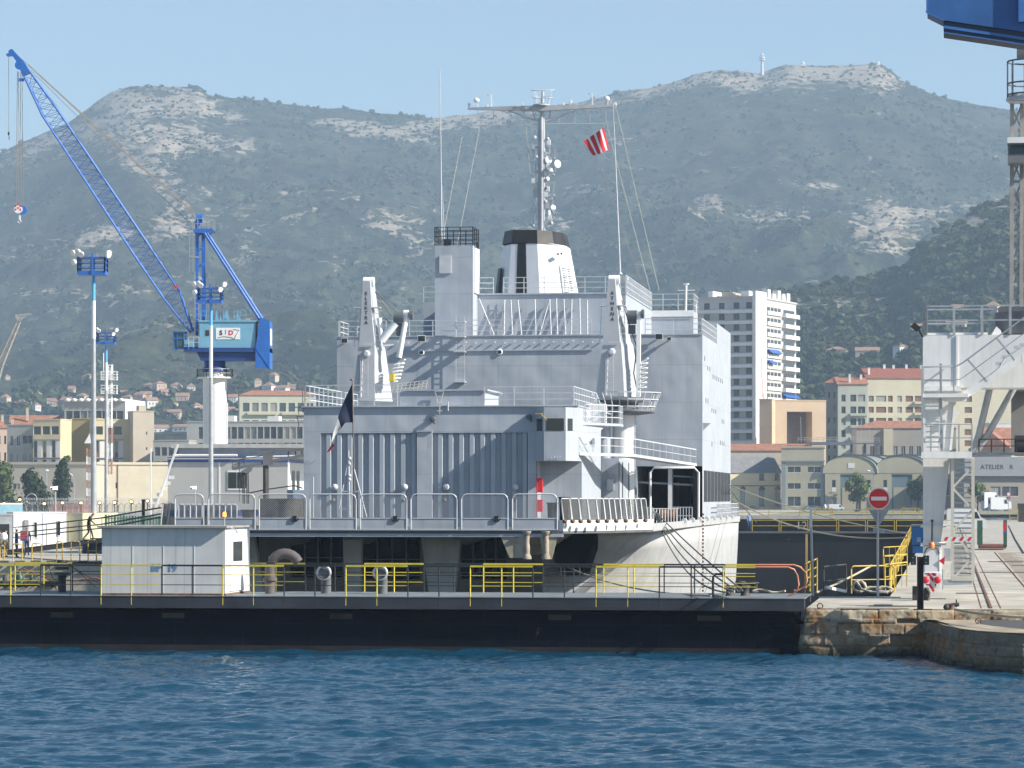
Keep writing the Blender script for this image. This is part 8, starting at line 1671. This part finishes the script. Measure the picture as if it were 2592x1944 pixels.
# bogie with hazard plates
M_HZ = mat('hazard_white', (.68, .68, .68), .5, rust=.05)
vb = VA+2.2
def Qb(x, y, d=0): return K(x, y, vb+d)
m = MB(); m.prism([Qb(2341, 1447), Qb(2343, 1395), Qb(2376, 1393), Qb(2373, 1447)], (0, .5, 0)); m.box(Qb(2340, 1455, .2), Qb(2382, 1447, 2.5)); bog = m.build('bogie_cover', M_PW, por)
m = MB(); m.prism([Qb(2345, 1450, -.03), Qb(2370, 1450, -.03), Qb(2368, 1502, -.03), Qb(2362, 1500, -.03), Qb(2345, 1470, -.03)], (0, .03, 0)); hp = m.build('hazard_plate', M_HZ, por)
m = MB(); [m.prism([Qb(2345+a, 1450, -.04), Qb(2352+a, 1450, -.04), Qb(2370, 1476-a*1.2+b, -.04), Qb(2370, 1464-a*1.2+b, -.04)], (0, -.01, 0)) for a, b in ((0, 10), (12, 2))]; m.prism([Qb(2345, 1464, -.04), Qb(2345, 1474, -.04), Qb(2362, 1500, -.04), Qb(2366, 1494, -.04)], (0, -.01, 0)); m.build('red_stripe', M_RED, hp)
for x, r in ((2343, .155), (2373, .155)):
    m = MB(); m.box(Qb(x-10, 1478, -.1), Qb(x+10, 1458, -.06)); bp_ = m.build('lamp_plate', M_HZ, por); m = MB(); m.lathe(Qb(x, 1468, -.11), [(r*.85, 0), (r*.8, -.03), (.04, -.04)], 16, 'y'); m.build('red_reflector', M_RED, bp_)
m = MB(); m.tube([Qb(2359, 1387), Qb(2360, 1320)], .035, 8); m.lathe(Qb(2360, 1319), [(.06, -.03), (.06, .06)], 8); m.build('horn_post', M_BLACK, por)
m = MB(); m.lathe(Qb(2358, 1385), [(.11, -.04), (.12, .12), (.05, .2)], 12); m.build('warning_beacon', mat('beacon_orange', (.65, .2, .05), .3), por)
m = MB(); m.tube([Qb(2340, 1400), Qb(2346, 1388), Qb(2359, 1384), Qb(2372, 1388), Qb(2378, 1402)], .025, 6); m.build('cable_loop', M_BLACK, por)
m = MB(); m.box(Qb(2378, 1495, .3), Qb(2385, 1385, .5)); m.build('side_plate', M_PW, por)
m = MB(); m.box(Qb(2389, 1420, .4), Qb(2406, 1388, .7)); m.build('switch_box', M_GALV, por)
m = MB(); m.prism([Qb(2376, 1420, -.05), Qb(2392, 1408, -.05), Qb(2390, 1430, -.05)], (0, .02, 0)); m.build('red_pennant_plate', M_RED, por)
m = MB(); a, b = Qb(2389, 1369, .6), Qb(2458, 1359, .6)
m.box((a.x, a.y, a.z), (b.x, a.y+.05, b.z)); br = m.build('barrier_bar', M_HZ, por)
m = MB(); w_ = (b.x-a.x)/7
for k in range(4): x = a.x+w_*(2*k); m.prism([(x, a.y-.006, a.z), (x+w_*.7, a.y-.006, a.z), (x+w_*1.3, a.y-.006, b.z), (x+w_*.6, a.y-.006, b.z)], (0, -.004, 0))
m.build('red_stripe', M_RED, br)
m = MB(); m.bar(Qb(2393, 1455, .6), Qb(2410, 1420, .6), .10, .03); m.build('striped_stay', M_HZ, por)
m = MB(); m.box(Q(2308, 1379, v0+2), Q(2338, 1333, v0+3)); m.box(Q(2310, 1400, v0+2.05), Q(2338, 1382, v0+3)); cbx = m.build('blue_cabinet', mat('cabinet_blue', (.04, .22, .55), .45, var=.05), por)
m = MB(); m.box(Q(2321, 1372, v0+1.97), Q(2331, 1360, v0+1.99)); m.build('label_plate', M_RAILG, cbx)
m = MB(); m.box(Q(2306, 1333, v0+1.9), Q(2340, 1327, v0+3.1)); m.build('cabinet_roof', M_GALV, cbx)
# rusty lattice tower on the portal, ladder, round cage platform, cabin and blue jib overhead
vt2 = v0+3
m = MB(); 
for x in (2560, 2585): m.bar(Q(x, 850, vt2), Q(x+2, 240, vt2), .16)
for i in range(9):
    y0 = 850-i*65; m.bar(Q(2560, y0, vt2), Q(2586, y0-65, vt2), .08); m.bar(Q(2586, y0-2, vt2), Q(2560, y0-60, vt2), .05); m.bar(Q(2556, y0, vt2), Q(2640, y0, vt2), .12)
m.build('lattice_tower', mat('rusty_lattice', (.33, .31, .29), .7, var=.2, rust=.3, rsc=1), por)
m = MB(); m.lathe(Q(2600, 256, vt2-.5), [(.85, 0), (.85, .12)], 20); m.box(Q(2555, 256, vt2-1), Q(2640, 244, vt2)); cg = m.build('cage_platform', M_RAILG, por)
m = MB(); c = Q(2604, 240, vt2-.5)
for z in (.0, .45, 1.35): m.tube([c+Vector((.85*math.cos(t), .85*math.sin(t), z)) for t in [k*math.pi/10 for k in range(21)]], .035, 6)
for k in range(9): t = k*2*math.pi/9+.35; m.bar(c+Vector((.85*math.cos(t), .85*math.sin(t), -.1)), c+Vector((.85*math.cos(t), .85*math.sin(t), 1.35)), .06)
m.build('cage', M_DARKG, cg)
m = MB(); m.box(Q(2552, 412, vt2-1.3), Q(2640, 362, vt2-.2)); cbn = m.build('cabin', mat('cabin_grey', (.18, .19, .20), .5), por); m = MB(); m.box(Q(2550, 362, vt2-1.4), Q(2640, 355, vt2-.1)); m.build('cabin_roof', M_WHITE, cbn); m = MB(); m.box(Q(2558, 388, vt2-1.33), Q(2640, 366, vt2-1.31)); m.build('pane', M_GLASS, cbn)
m = MB(); m.lathe(Q(2600, 848, vt2-.5), [(1.3, 0), (1.3, .9)], 24); m.box(Q(2528, 792, vt2-1), Q(2700, 783, vt2+1)); m.box(Q(2575, 140, vt2), Q(2700, 115, vt2+1)); m.build('slewing_base', M_DARKG, por)
vj_ = v0-14
def J(x, y, d=0): return K(x, y, vj_+d)
m = MB(); m.loft([[J(2347, -60), J(2347, 30), J(2389, 51), J(2700, 96), J(2700, -60)], [p+Vector((0, 1.6, 0)) for p in (J(2347, -60), J(2347, 30), J(2389, 51), J(2700, 96), J(2700, -60))]]); jb2 = m.build('blue_jib', mat('jib_blue', (.03, .12, .34), .5, var=.12, sc=.6, streak=.2, rust=.03), por)
m = MB(); m.loft([[J(2388, 51.5, .1), J(2389, 82, .1), J(2700, 128, .1), J(2700, 97, .1)], [p+Vector((0, 1.4, 0)) for p in (J(2388, 51.5, .1), J(2389, 82, .1), J(2700, 128, .1), J(2700, 97, .1))]]); m.build('jib_rail_beam', mat('jib_dark_blue', (.015, .03, .075), .5, var=.1), jb2)
m = MB(); m.bar(J(2389, 68, .05), J(2700, 114, .05), .05, .1); m.bar(J(2343, 29.5, -.1), J(2390, 52, -.1), .07, .05); m.bar(J(2389, 82, 0), J(2700, 128.5, 0), .04); m.bar(J(2347, 30, -.02), J(2347, -60, -.02), .07, .05)
m.box(J(2578, 55, -.2), J(2700, -60, -.02)); m.build('flange', mat('jib_mid_blue', (.04, .15, .42), .5), jb2)
# ---------------------------------------------------------------- no entry sign
sgn = thing('no_entry_sign', 'round red no entry sign with white bar on a grey post, triangle sign back below', 'sign', KZ(2222, 1514, ZR))
p = KZ(2222, 1514, ZR); vs = p.y; m = MB(); m.tube([p, K(2222, 1238, vs)], .05, 12); m.box(p+Vector((-.16, -.12, 0)), p+Vector((.16, .12, .02))); m.build('post', M_GALV, sgn)
c = K(2225, 1262, vs-.08); R0 = .425
m = MB(); m.lathe(c, [(R0, .02), (R0+.01, 0), (R0, -.02)], 40, 'y'); dsk = m.build('disc', mat('sign_rim_white', (.7, .7, .7), .4), sgn)
m = MB(); m.lathe(c, [(R0*.93, -.021), (R0*.93, -.026)], 40, 'y'); m.build('red_face', mat('sign_red', (.62, .015, .02), .35, var=.04), dsk)
m = MB(); m.box(c+Vector((-.31, -.031, -.075)), c+Vector((.31, -.027, .075))); m.build('white_bar', mat('sign_bar_white', (.72, .72, .70), .4, var=.03), dsk)
m = MB(); m.prism([K(2199, 1291, vs+.08), K(2250, 1291, vs+.08), K(2224, 1334, vs+.08)], (0, .03, 0)); m.build('triangle_back', mat('sign_back_grey', (.30, .33, .36), .5), sgn)
m = MB(); m.box(K(2210, 1350, vs+.07), K(2239, 1338, vs+.09)); m.build('plate_back', MATS['sign_back_grey'], sgn)
# black steel post with plates
pp = KZ(2330, 1544, ZR); vv = pp.y
st_ = thing('steel_post', 'thick black rusted steel post with bolted plates at the pier edge', 'post', pp)
m = MB(); a = K(2321, 1, vv).x; b = K(2338, 1, vv).x; zt = K(1, 1403, vv).z; m.box((a, vv, ZR), (a+.03, vv+.3, zt)); m.box((b-.03, vv, ZR), (b, vv+.3, zt)); m.box((a+.03, vv+.13, ZR), (b-.03, vv+.16, zt-.01)); m.box((a-.12, vv-.1, ZR), (b+.3, vv+.4, ZR+.03)); m.box((a, vv-.01, ZR), (a+.04, vv+.0, zt)); m.build('column', mat('post_black_rust', (.03, .026, .025), .6, var=.4, rust=.35), st_)
for x0, x1 in ((2305, 2319), (2338, 2352)):
    m = MB(); m.box(K(x0, 1430, vv-.02), K(x1, 1406, vv+.02)); pl_ = m.build('plate', M_BLACK, st_)
    m = MB(); [m.lathe(K((x0+x1)/2-1, y, vv-.03), [(.02, 0), (.02, -.02)], 8, 'y') for y in (1412, 1424)]; m.build('bolt', M_GALV, pl_)
# yellow barriers
def barrier(p, q, h, label, mt_=None, n=2, vert=0):
    p, q = Vector(p), Vector(q); d = (q-p).normalized(); t_ = thing('barrier', label, 'barrier', p, group='yellow barriers by the dry dock'); m = MB(); z = Vector((0, 0, 1)); r_ = min(.12, (q-p).length*.3)
    m.tube([p, p+z*(h-r_), p+z*(h-.04)+d*r_*.3, p+z*h+d*r_, q+z*h-d*r_, q+z*(h-.04)-d*r_*.3, q+z*(h-r_), q], .032, 8); m.build('frame', mt_ or M_YEL2, t_)
    m = MB(); [m.bar(p+z*h*(k+1)/(n+1), q+z*h*(k+1)/(n+1), .035) for k in range(n)]; [m.bar(p.lerp(q, (k+1)/(vert+1)), p.lerp(q, (k+1)/(vert+1))+z*h, .025) for k in range(vert)]; m.build('bars', mt_ or M_YEL2, t_); return t_
M_YEL2 = mat('barrier_yellow', (.52, .37, .05), .6, var=.25, rust=.42, rsc=3)
far = KZ(2306, 1362, ZR); near = KZ(2252, 1500, ZR)
N = 11
for i in range(N):
    a = near.lerp(far, (i/N)**1.5); b = near.lerp(far, ((i+.85)/N)**1.5); barrier(a, b, 1.15, 'yellow barrier in the row along the dock edge, %s from the near end' % ('first second third fourth fifth sixth seventh eighth ninth tenth eleventh'.split()[i]), n=1+i % 2, vert=2)
for i in range(3): a = KZ(2240-i*2+0, 1492-i*30, ZR); b = KZ(2296, 1484-i*28, ZR); barrier(a, b, 1.1, ('nearest yellow barrier set across the row by the coiled rope', 'second yellow barrier set across the row', 'farthest yellow barrier set across the row, near the blue cabinet')[i], n=1, vert=3)
barrier(KZ(2155, 1502, ZR), KZ(2264, 1500, ZR), 1.15, 'wide yellow barrier right behind the no entry sign post', n=1)
barrier(KZ(2038, 1509, ZR), KZ(2050, 1497, ZR), 1.30, 'narrow yellow barrier at the right end of the dock gate, left of the grey pole', n=3)
barrier(KZ(2054, 1509, ZR), KZ(2068, 1497, ZR), 1.42, 'narrow yellow barrier at the right end of the dock gate, right of the grey pole', n=3)
barrier(KZ(2085, 1508, ZR), KZ(2142, 1500, ZR), 1.2, 'dark thin hoop barrier left of the coiled rope', M_BOL, n=1)
m = MB(); p = KZ(2058, 1508, ZR); m.tube([p, K(2052, 1284, p.y)], .05, 8); t_ = thing('pole', 'slim grey and white pole at the corner of the quay', 'pole', p); m.build('tube', M_GALV, t_); m = MB(); a = K(2049, 1335, p.y-.06); b = K(2055, 1284, p.y-.02); m.box(a, b); m.build('white_sleeve', M_WHITE, t_)
m = MB(); p = KZ(2044, 1470, ZR); q = K(2042, 1352, p.y+.2); m.bar((q.x, p.y, ZR), (q.x, p.y, q.z), .10); one(m, 'stake', mat('ochre_wood', (.45, .30, .10), .7), 'ochre stake standing behind the slim grey pole', 'stake')
# ropes and coil
m = MB()
def coilrope(m, c, R_, n, r, tilt):
    pts = []
    for i in range(n*10): t = i*math.pi/5; rr = R_*(1+.05*math.sin(i*1.7)); pts.append(Vector(c)+Vector((rr*math.cos(t), .3*rr*math.sin(t)+.05*math.sin(i), .05+rr*(.5+.5*math.sin(t))*tilt+i*.0015)))
    m.tube(pts, r, 6)
p = KZ(2175, 1503, ZR); coilrope(m, p, .27, 3, .055, 1.7); coilrope(m, p+Vector((.6, .5, 0)), .45, 3, .05, .4); coilrope(m, p+Vector((1.05, .3, 0)), .34, 3, .05, .6)
m.tube([p+Vector((-.1, 0, .5)), p+Vector((.1, -.2, .2)), p+Vector((.5, -.5, .08)), p+Vector((1.2, -.6, .06))], .05, 6)
one(m, 'rope_coil', mat('pale_rope', (.40, .37, .31), .9, var=.2, sc=10), 'heap of coiled pale mooring rope between barriers and the sign post', 'rope')
rope(KZ(2066, 1500, ZR+.1), K(2205, 1432, 140), .05, .05, 'tan hawser leading up from the gate end to the barriers', 'x')
rope(KU(1846, 1228, -14.7), K(2305, 1352, 175), .35, .035, 'upper pale mooring line from the ship bow to the quay bollards')
rope(KU(1850, 1262, -14.7), K(2300, 1360, 175), .9, .045, 'lower pale mooring line from the ship bow to the quay bollards')
rope(KU(1846, 1235, -14.7), KZ(1965, 1380, -2.0), .2, .04, 'dark mooring line slanting down from the ship bow into the dock', mt=M_RG)
m = MB(); a = KZ(2420, 1545, ZR-.3); pts = [KZ(x, y, ZR+.05) for x, y in ((2418, 1543), (2450, 1549), (2500, 1556), (2560, 1561), (2640, 1560))]; pts = [Vector((q.x, q.y, max(q.z, 0))) for q in pts]; m.tube(pts, .05, 8); one(m, 'mooring_rope', M_ROPE, 'thick tan mooring rope lying along the pier edge at right', 'rope')
t_ = thing('cleat', 'dark iron mooring cleat at the start of the thick tan rope', 'cleat', KZ(2410, 1544, ZR)); m = MB(); p = KZ(2410, 1544, ZR); m.lathe(p, [(.22, 0), (.12, .04), (.10, .18)], 12); m.build('base', M_RUST, t_); m = MB(); m.tube([p+Vector((-.25, 0, .15)), p+Vector((.25, 0, .2))], .07, 8); m.sphere(p+Vector((-.2, -.05, .1)), .12, 8); m.bar(p+Vector((.15, 0, .1)), p+Vector((.15, 0, .38)), .05); m.build('horn', M_BOL, t_)
for x, y, lb, z in ((2477, 1579, 'small rusty mooring ring at the edge of the asphalt patch', ZP), (2076, 1541, 'small rusty ring on the stone coping, left end of the pier', ZR)): m = MB(); p = KZ(x, y, z); m.tube([p+Vector((.1*math.cos(k*.6), 0, .1+.1*math.sin(k*.6))) for k in range(12)], .025, 6); m.lathe(p, [(.07, 0), (.05, .05)], 8); one(m, 'mooring_ring', M_RUST, lb, 'ring')
# white van, red tray trailer on the quay
vp_ = KZ(2396, 1344, ZR); vehicle('parked_van', 'white high roofed van parked on the quay behind the stair tower', 'van', (vp_.x, vp_.y, ZR), -TH, 5.0, 2.1, 2.75, CARP[0], 'van', 'K')
tr = KZ(2474, 1392, ZR); tv_ = tr.y
t_ = thing('skip_trailer', 'low red brown tray with green end posts on the quay, red notice on it', 'trailer', tr); sx_ = F/tv_
m = MB(); m.box((tr.x+.1, tv_, ZR+.1), (tr.x+2.2, tv_+5, ZR+.42)); m.box((tr.x+.2, tv_-.03, ZR+.25), (tr.x+2.0, tv_-.004, ZR+.38)); m.build('tray', mat('red_brown', (.22, .09, .07), .7, rust=.2), t_)
m = MB(); m.box((tr.x-.02, tv_, ZR+.4), (tr.x+.4, tv_+.15, K(1, 1315, tv_).z)); m.box((tr.x+2.0, tv_, ZR+.2), (tr.x+2.28, tv_+.2, K(1, 1314, tv_).z)); m.build('end_post', mat('dark_green', (.03, .10, .065), .5), t_)
m = MB(); m.box(K(2539, 1345, tv_-.03), K(2547, 1323, tv_-.01)); m.build('notice', M_RED, t_); m = MB(); m.box(K(2539, 1351, tv_-.03), K(2547, 1346, tv_-.01)); m.build('notice_foot', M_BLUE, t_)
t_ = thing('rack', 'dark metal cage rack with yellow bars at the right edge of the quay', 'rack', KZ(2556, 1320, ZR)); rk = KZ(2556, 1321, ZR); m = MB(); s = rk.y/F
m.box((rk.x+20*s, rk.y, rk.z), (rk.x+60*s, rk.y+3, rk.z+46*s)); m.build('box', MATS['dull_dark_gear'], t_); m = MB(); rail_mb(m, [(rk.x, rk.y-.1, rk.z), (rk.x+20*s, rk.y-.1, rk.z)], h=33*s, n=3, post=20*s, r=.05, rp=.07); m.build('frame', M_YT, t_)
m = MB(); m.tube([KZ(2553, 1330, ZR+.05), KZ(2570, 1365, ZR+.05), KZ(2592, 1400, ZR+.05)], .04, 5); one(m, 'ground_cable', M_BOL, 'thin cable on the quay surface at the right edge', 'cable')
# small debris around the steel post
t_ = thing('tool_heap', 'dark tackle with a blue cloth heaped behind the steel post', 'equipment', KZ(2345, 1520, ZR)); p = KZ(2345, 1520, ZR); m = MB(); m.box(p+Vector((-.55, .1, 0)), p+Vector((-.25, .6, .55))); m.lathe(p+Vector((.0, .2, 0)), [(.12, 0), (.16, .3), (.08, .5)], 10); m.tube([p+Vector((.05, -.1, 0)), p+Vector((.1, 0, .3)), p+Vector((0, .1, .5))], .04, 6); m.build('tackle', M_BRN, t_); m = MB(); m.sphere(p+Vector((.05, -.05, .75)), .13, 8, (.8, .7, 1.4)); m.build('blue_cloth', mat('cloth_blue', (.12, .25, .45), .8), t_)
# fixed fittings of the dock gate end
m = MB(); p = KZ(2090, 1508, ZR); q = KZ(2140, 1503, ZR); m.bar(p+Vector((0, 0, .35)), q+Vector((0, 0, .1)), .12); one(m, 'white_fender_spar', M_WHITE, 'short white spar lying between the hoop barrier and coiled rope', 'spar')
for i, (x, y, lb) in enumerate(((1988, 1505, 'pale rope tail on the gate deck, right end'),)): m = MB(); p = KZ(1905, 1500, ZC+.03); m.tube([p+Vector((.25*k, .1*math.sin(k*2.1), .06*math.sin(k*1.3)+.06)) for k in range(6)], .045, 6); one(m, 'rope_tail', M_ROPE, 'pale rope tail lying beside the rightmost gate bollard', 'rope')
# ---------------------------------------------------------------- keep every separate run a part of its own
def split_runs(o, gap=.35):
    me = o.data; nv = len(me.vertices); par = list(range(nv))
    def find(a):
        while par[a] != a: par[a] = par[par[a]]; a = par[a]
        return a
    for p in me.polygons:
        vs = p.vertices; a = find(vs[0])
        for v in vs[1:]:
            b = find(v)
            if a != b: par[b] = a
    isl = {}
    for i in range(nv): isl.setdefault(find(i), []).append(i)
    if len(isl) < 2 or len(isl) > 400: return
    co = [v.co.copy() for v in me.vertices]; bb = []
    for k, vs in isl.items():
        lo = [min(co[i][j] for i in vs)-gap/2 for j in range(3)]; hi = [max(co[i][j] for i in vs)+gap/2 for j in range(3)]; bb.append([lo, hi, {k}])
    ch = True
    while ch:
        ch = False; out = []
        for b in bb:
            for c in out:
                if all(b[0][j] <= c[1][j] and c[0][j] <= b[1][j] for j in range(3)):
                    for j in range(3): c[0][j] = min(c[0][j], b[0][j]); c[1][j] = max(c[1][j], b[1][j])
                    c[2] |= b[2]; ch = True; break
            else: out.append(b)
        bb = out
    if len(bb) < 2 or len(bb) > 40: return
    for n, b in enumerate(bb):
        ids = {}; vs = []; fs = []; mi = []; sm = []
        for p in me.polygons:
            if find(p.vertices[0]) in b[2]:
                f = []
                for v in p.vertices:
                    if v not in ids: ids[v] = len(vs); vs.append(co[v])
                    f.append(ids[v])
                fs.append(f); mi.append(p.material_index); sm.append(p.use_smooth)
        nm = bpy.data.meshes.new(me.name); nm.from_pydata(vs, [], fs)
        for m_ in me.materials: nm.materials.append(m_)
        nm.polygons.foreach_set('material_index', mi); nm.polygons.foreach_set('use_smooth', sm); nm.update()
        if n == 0: first = nm
        else:
            c = o.copy(); c.data = nm; COL.objects.link(c)
            if o.parent: c.parent = o.parent
    o.data = first
for o in list(bpy.data.objects):
    if o.type == 'MESH' and o.parent and not o.children and o.name.split('.')[0] in ('railing', 'landing', 'slewing_base', 'mast_gear', 'bay_gear', 'bay_post', 'vent_hook', 'flange', 'lifebuoy_box', 'junction_boxes', 'plant_room', 'winch', 'end_post', 'tail_lamp', 'headlamp', 'small_lamp', 'cross_beam', 'stud', 'window', 'bolt', 'deck_fitting', 'jib', 'platform', 'door_frame', 'window_band'):
        split_runs(o, .25)
# ---------------------------------------------------------------- haze
HZ = .000148
hb = MB(); hb.box((-3800, -150, -12), (3800, 6700, 900))
hm = bpy.data.materials.new('haze_air'); hm.use_nodes = True; t = hm.node_tree
for n_ in list(t.nodes):
    if n_.type == 'BSDF_PRINCIPLED': t.nodes.remove(n_)
pv = t.nodes.new('ShaderNodeVolumePrincipled'); pv.inputs['Density'].default_value = HZ
pv.inputs['Color'].default_value = (.56, .77, 1.0, 1); pv.inputs['Anisotropy'].default_value = .0
t.links.new(pv.outputs[0], [n_ for n_ in t.nodes if n_.type == 'OUTPUT_MATERIAL'][0].inputs['Volume'])
hb.build('haze', hm, None, 'W', kind='stuff', label='pale blue summer haze over the harbour')
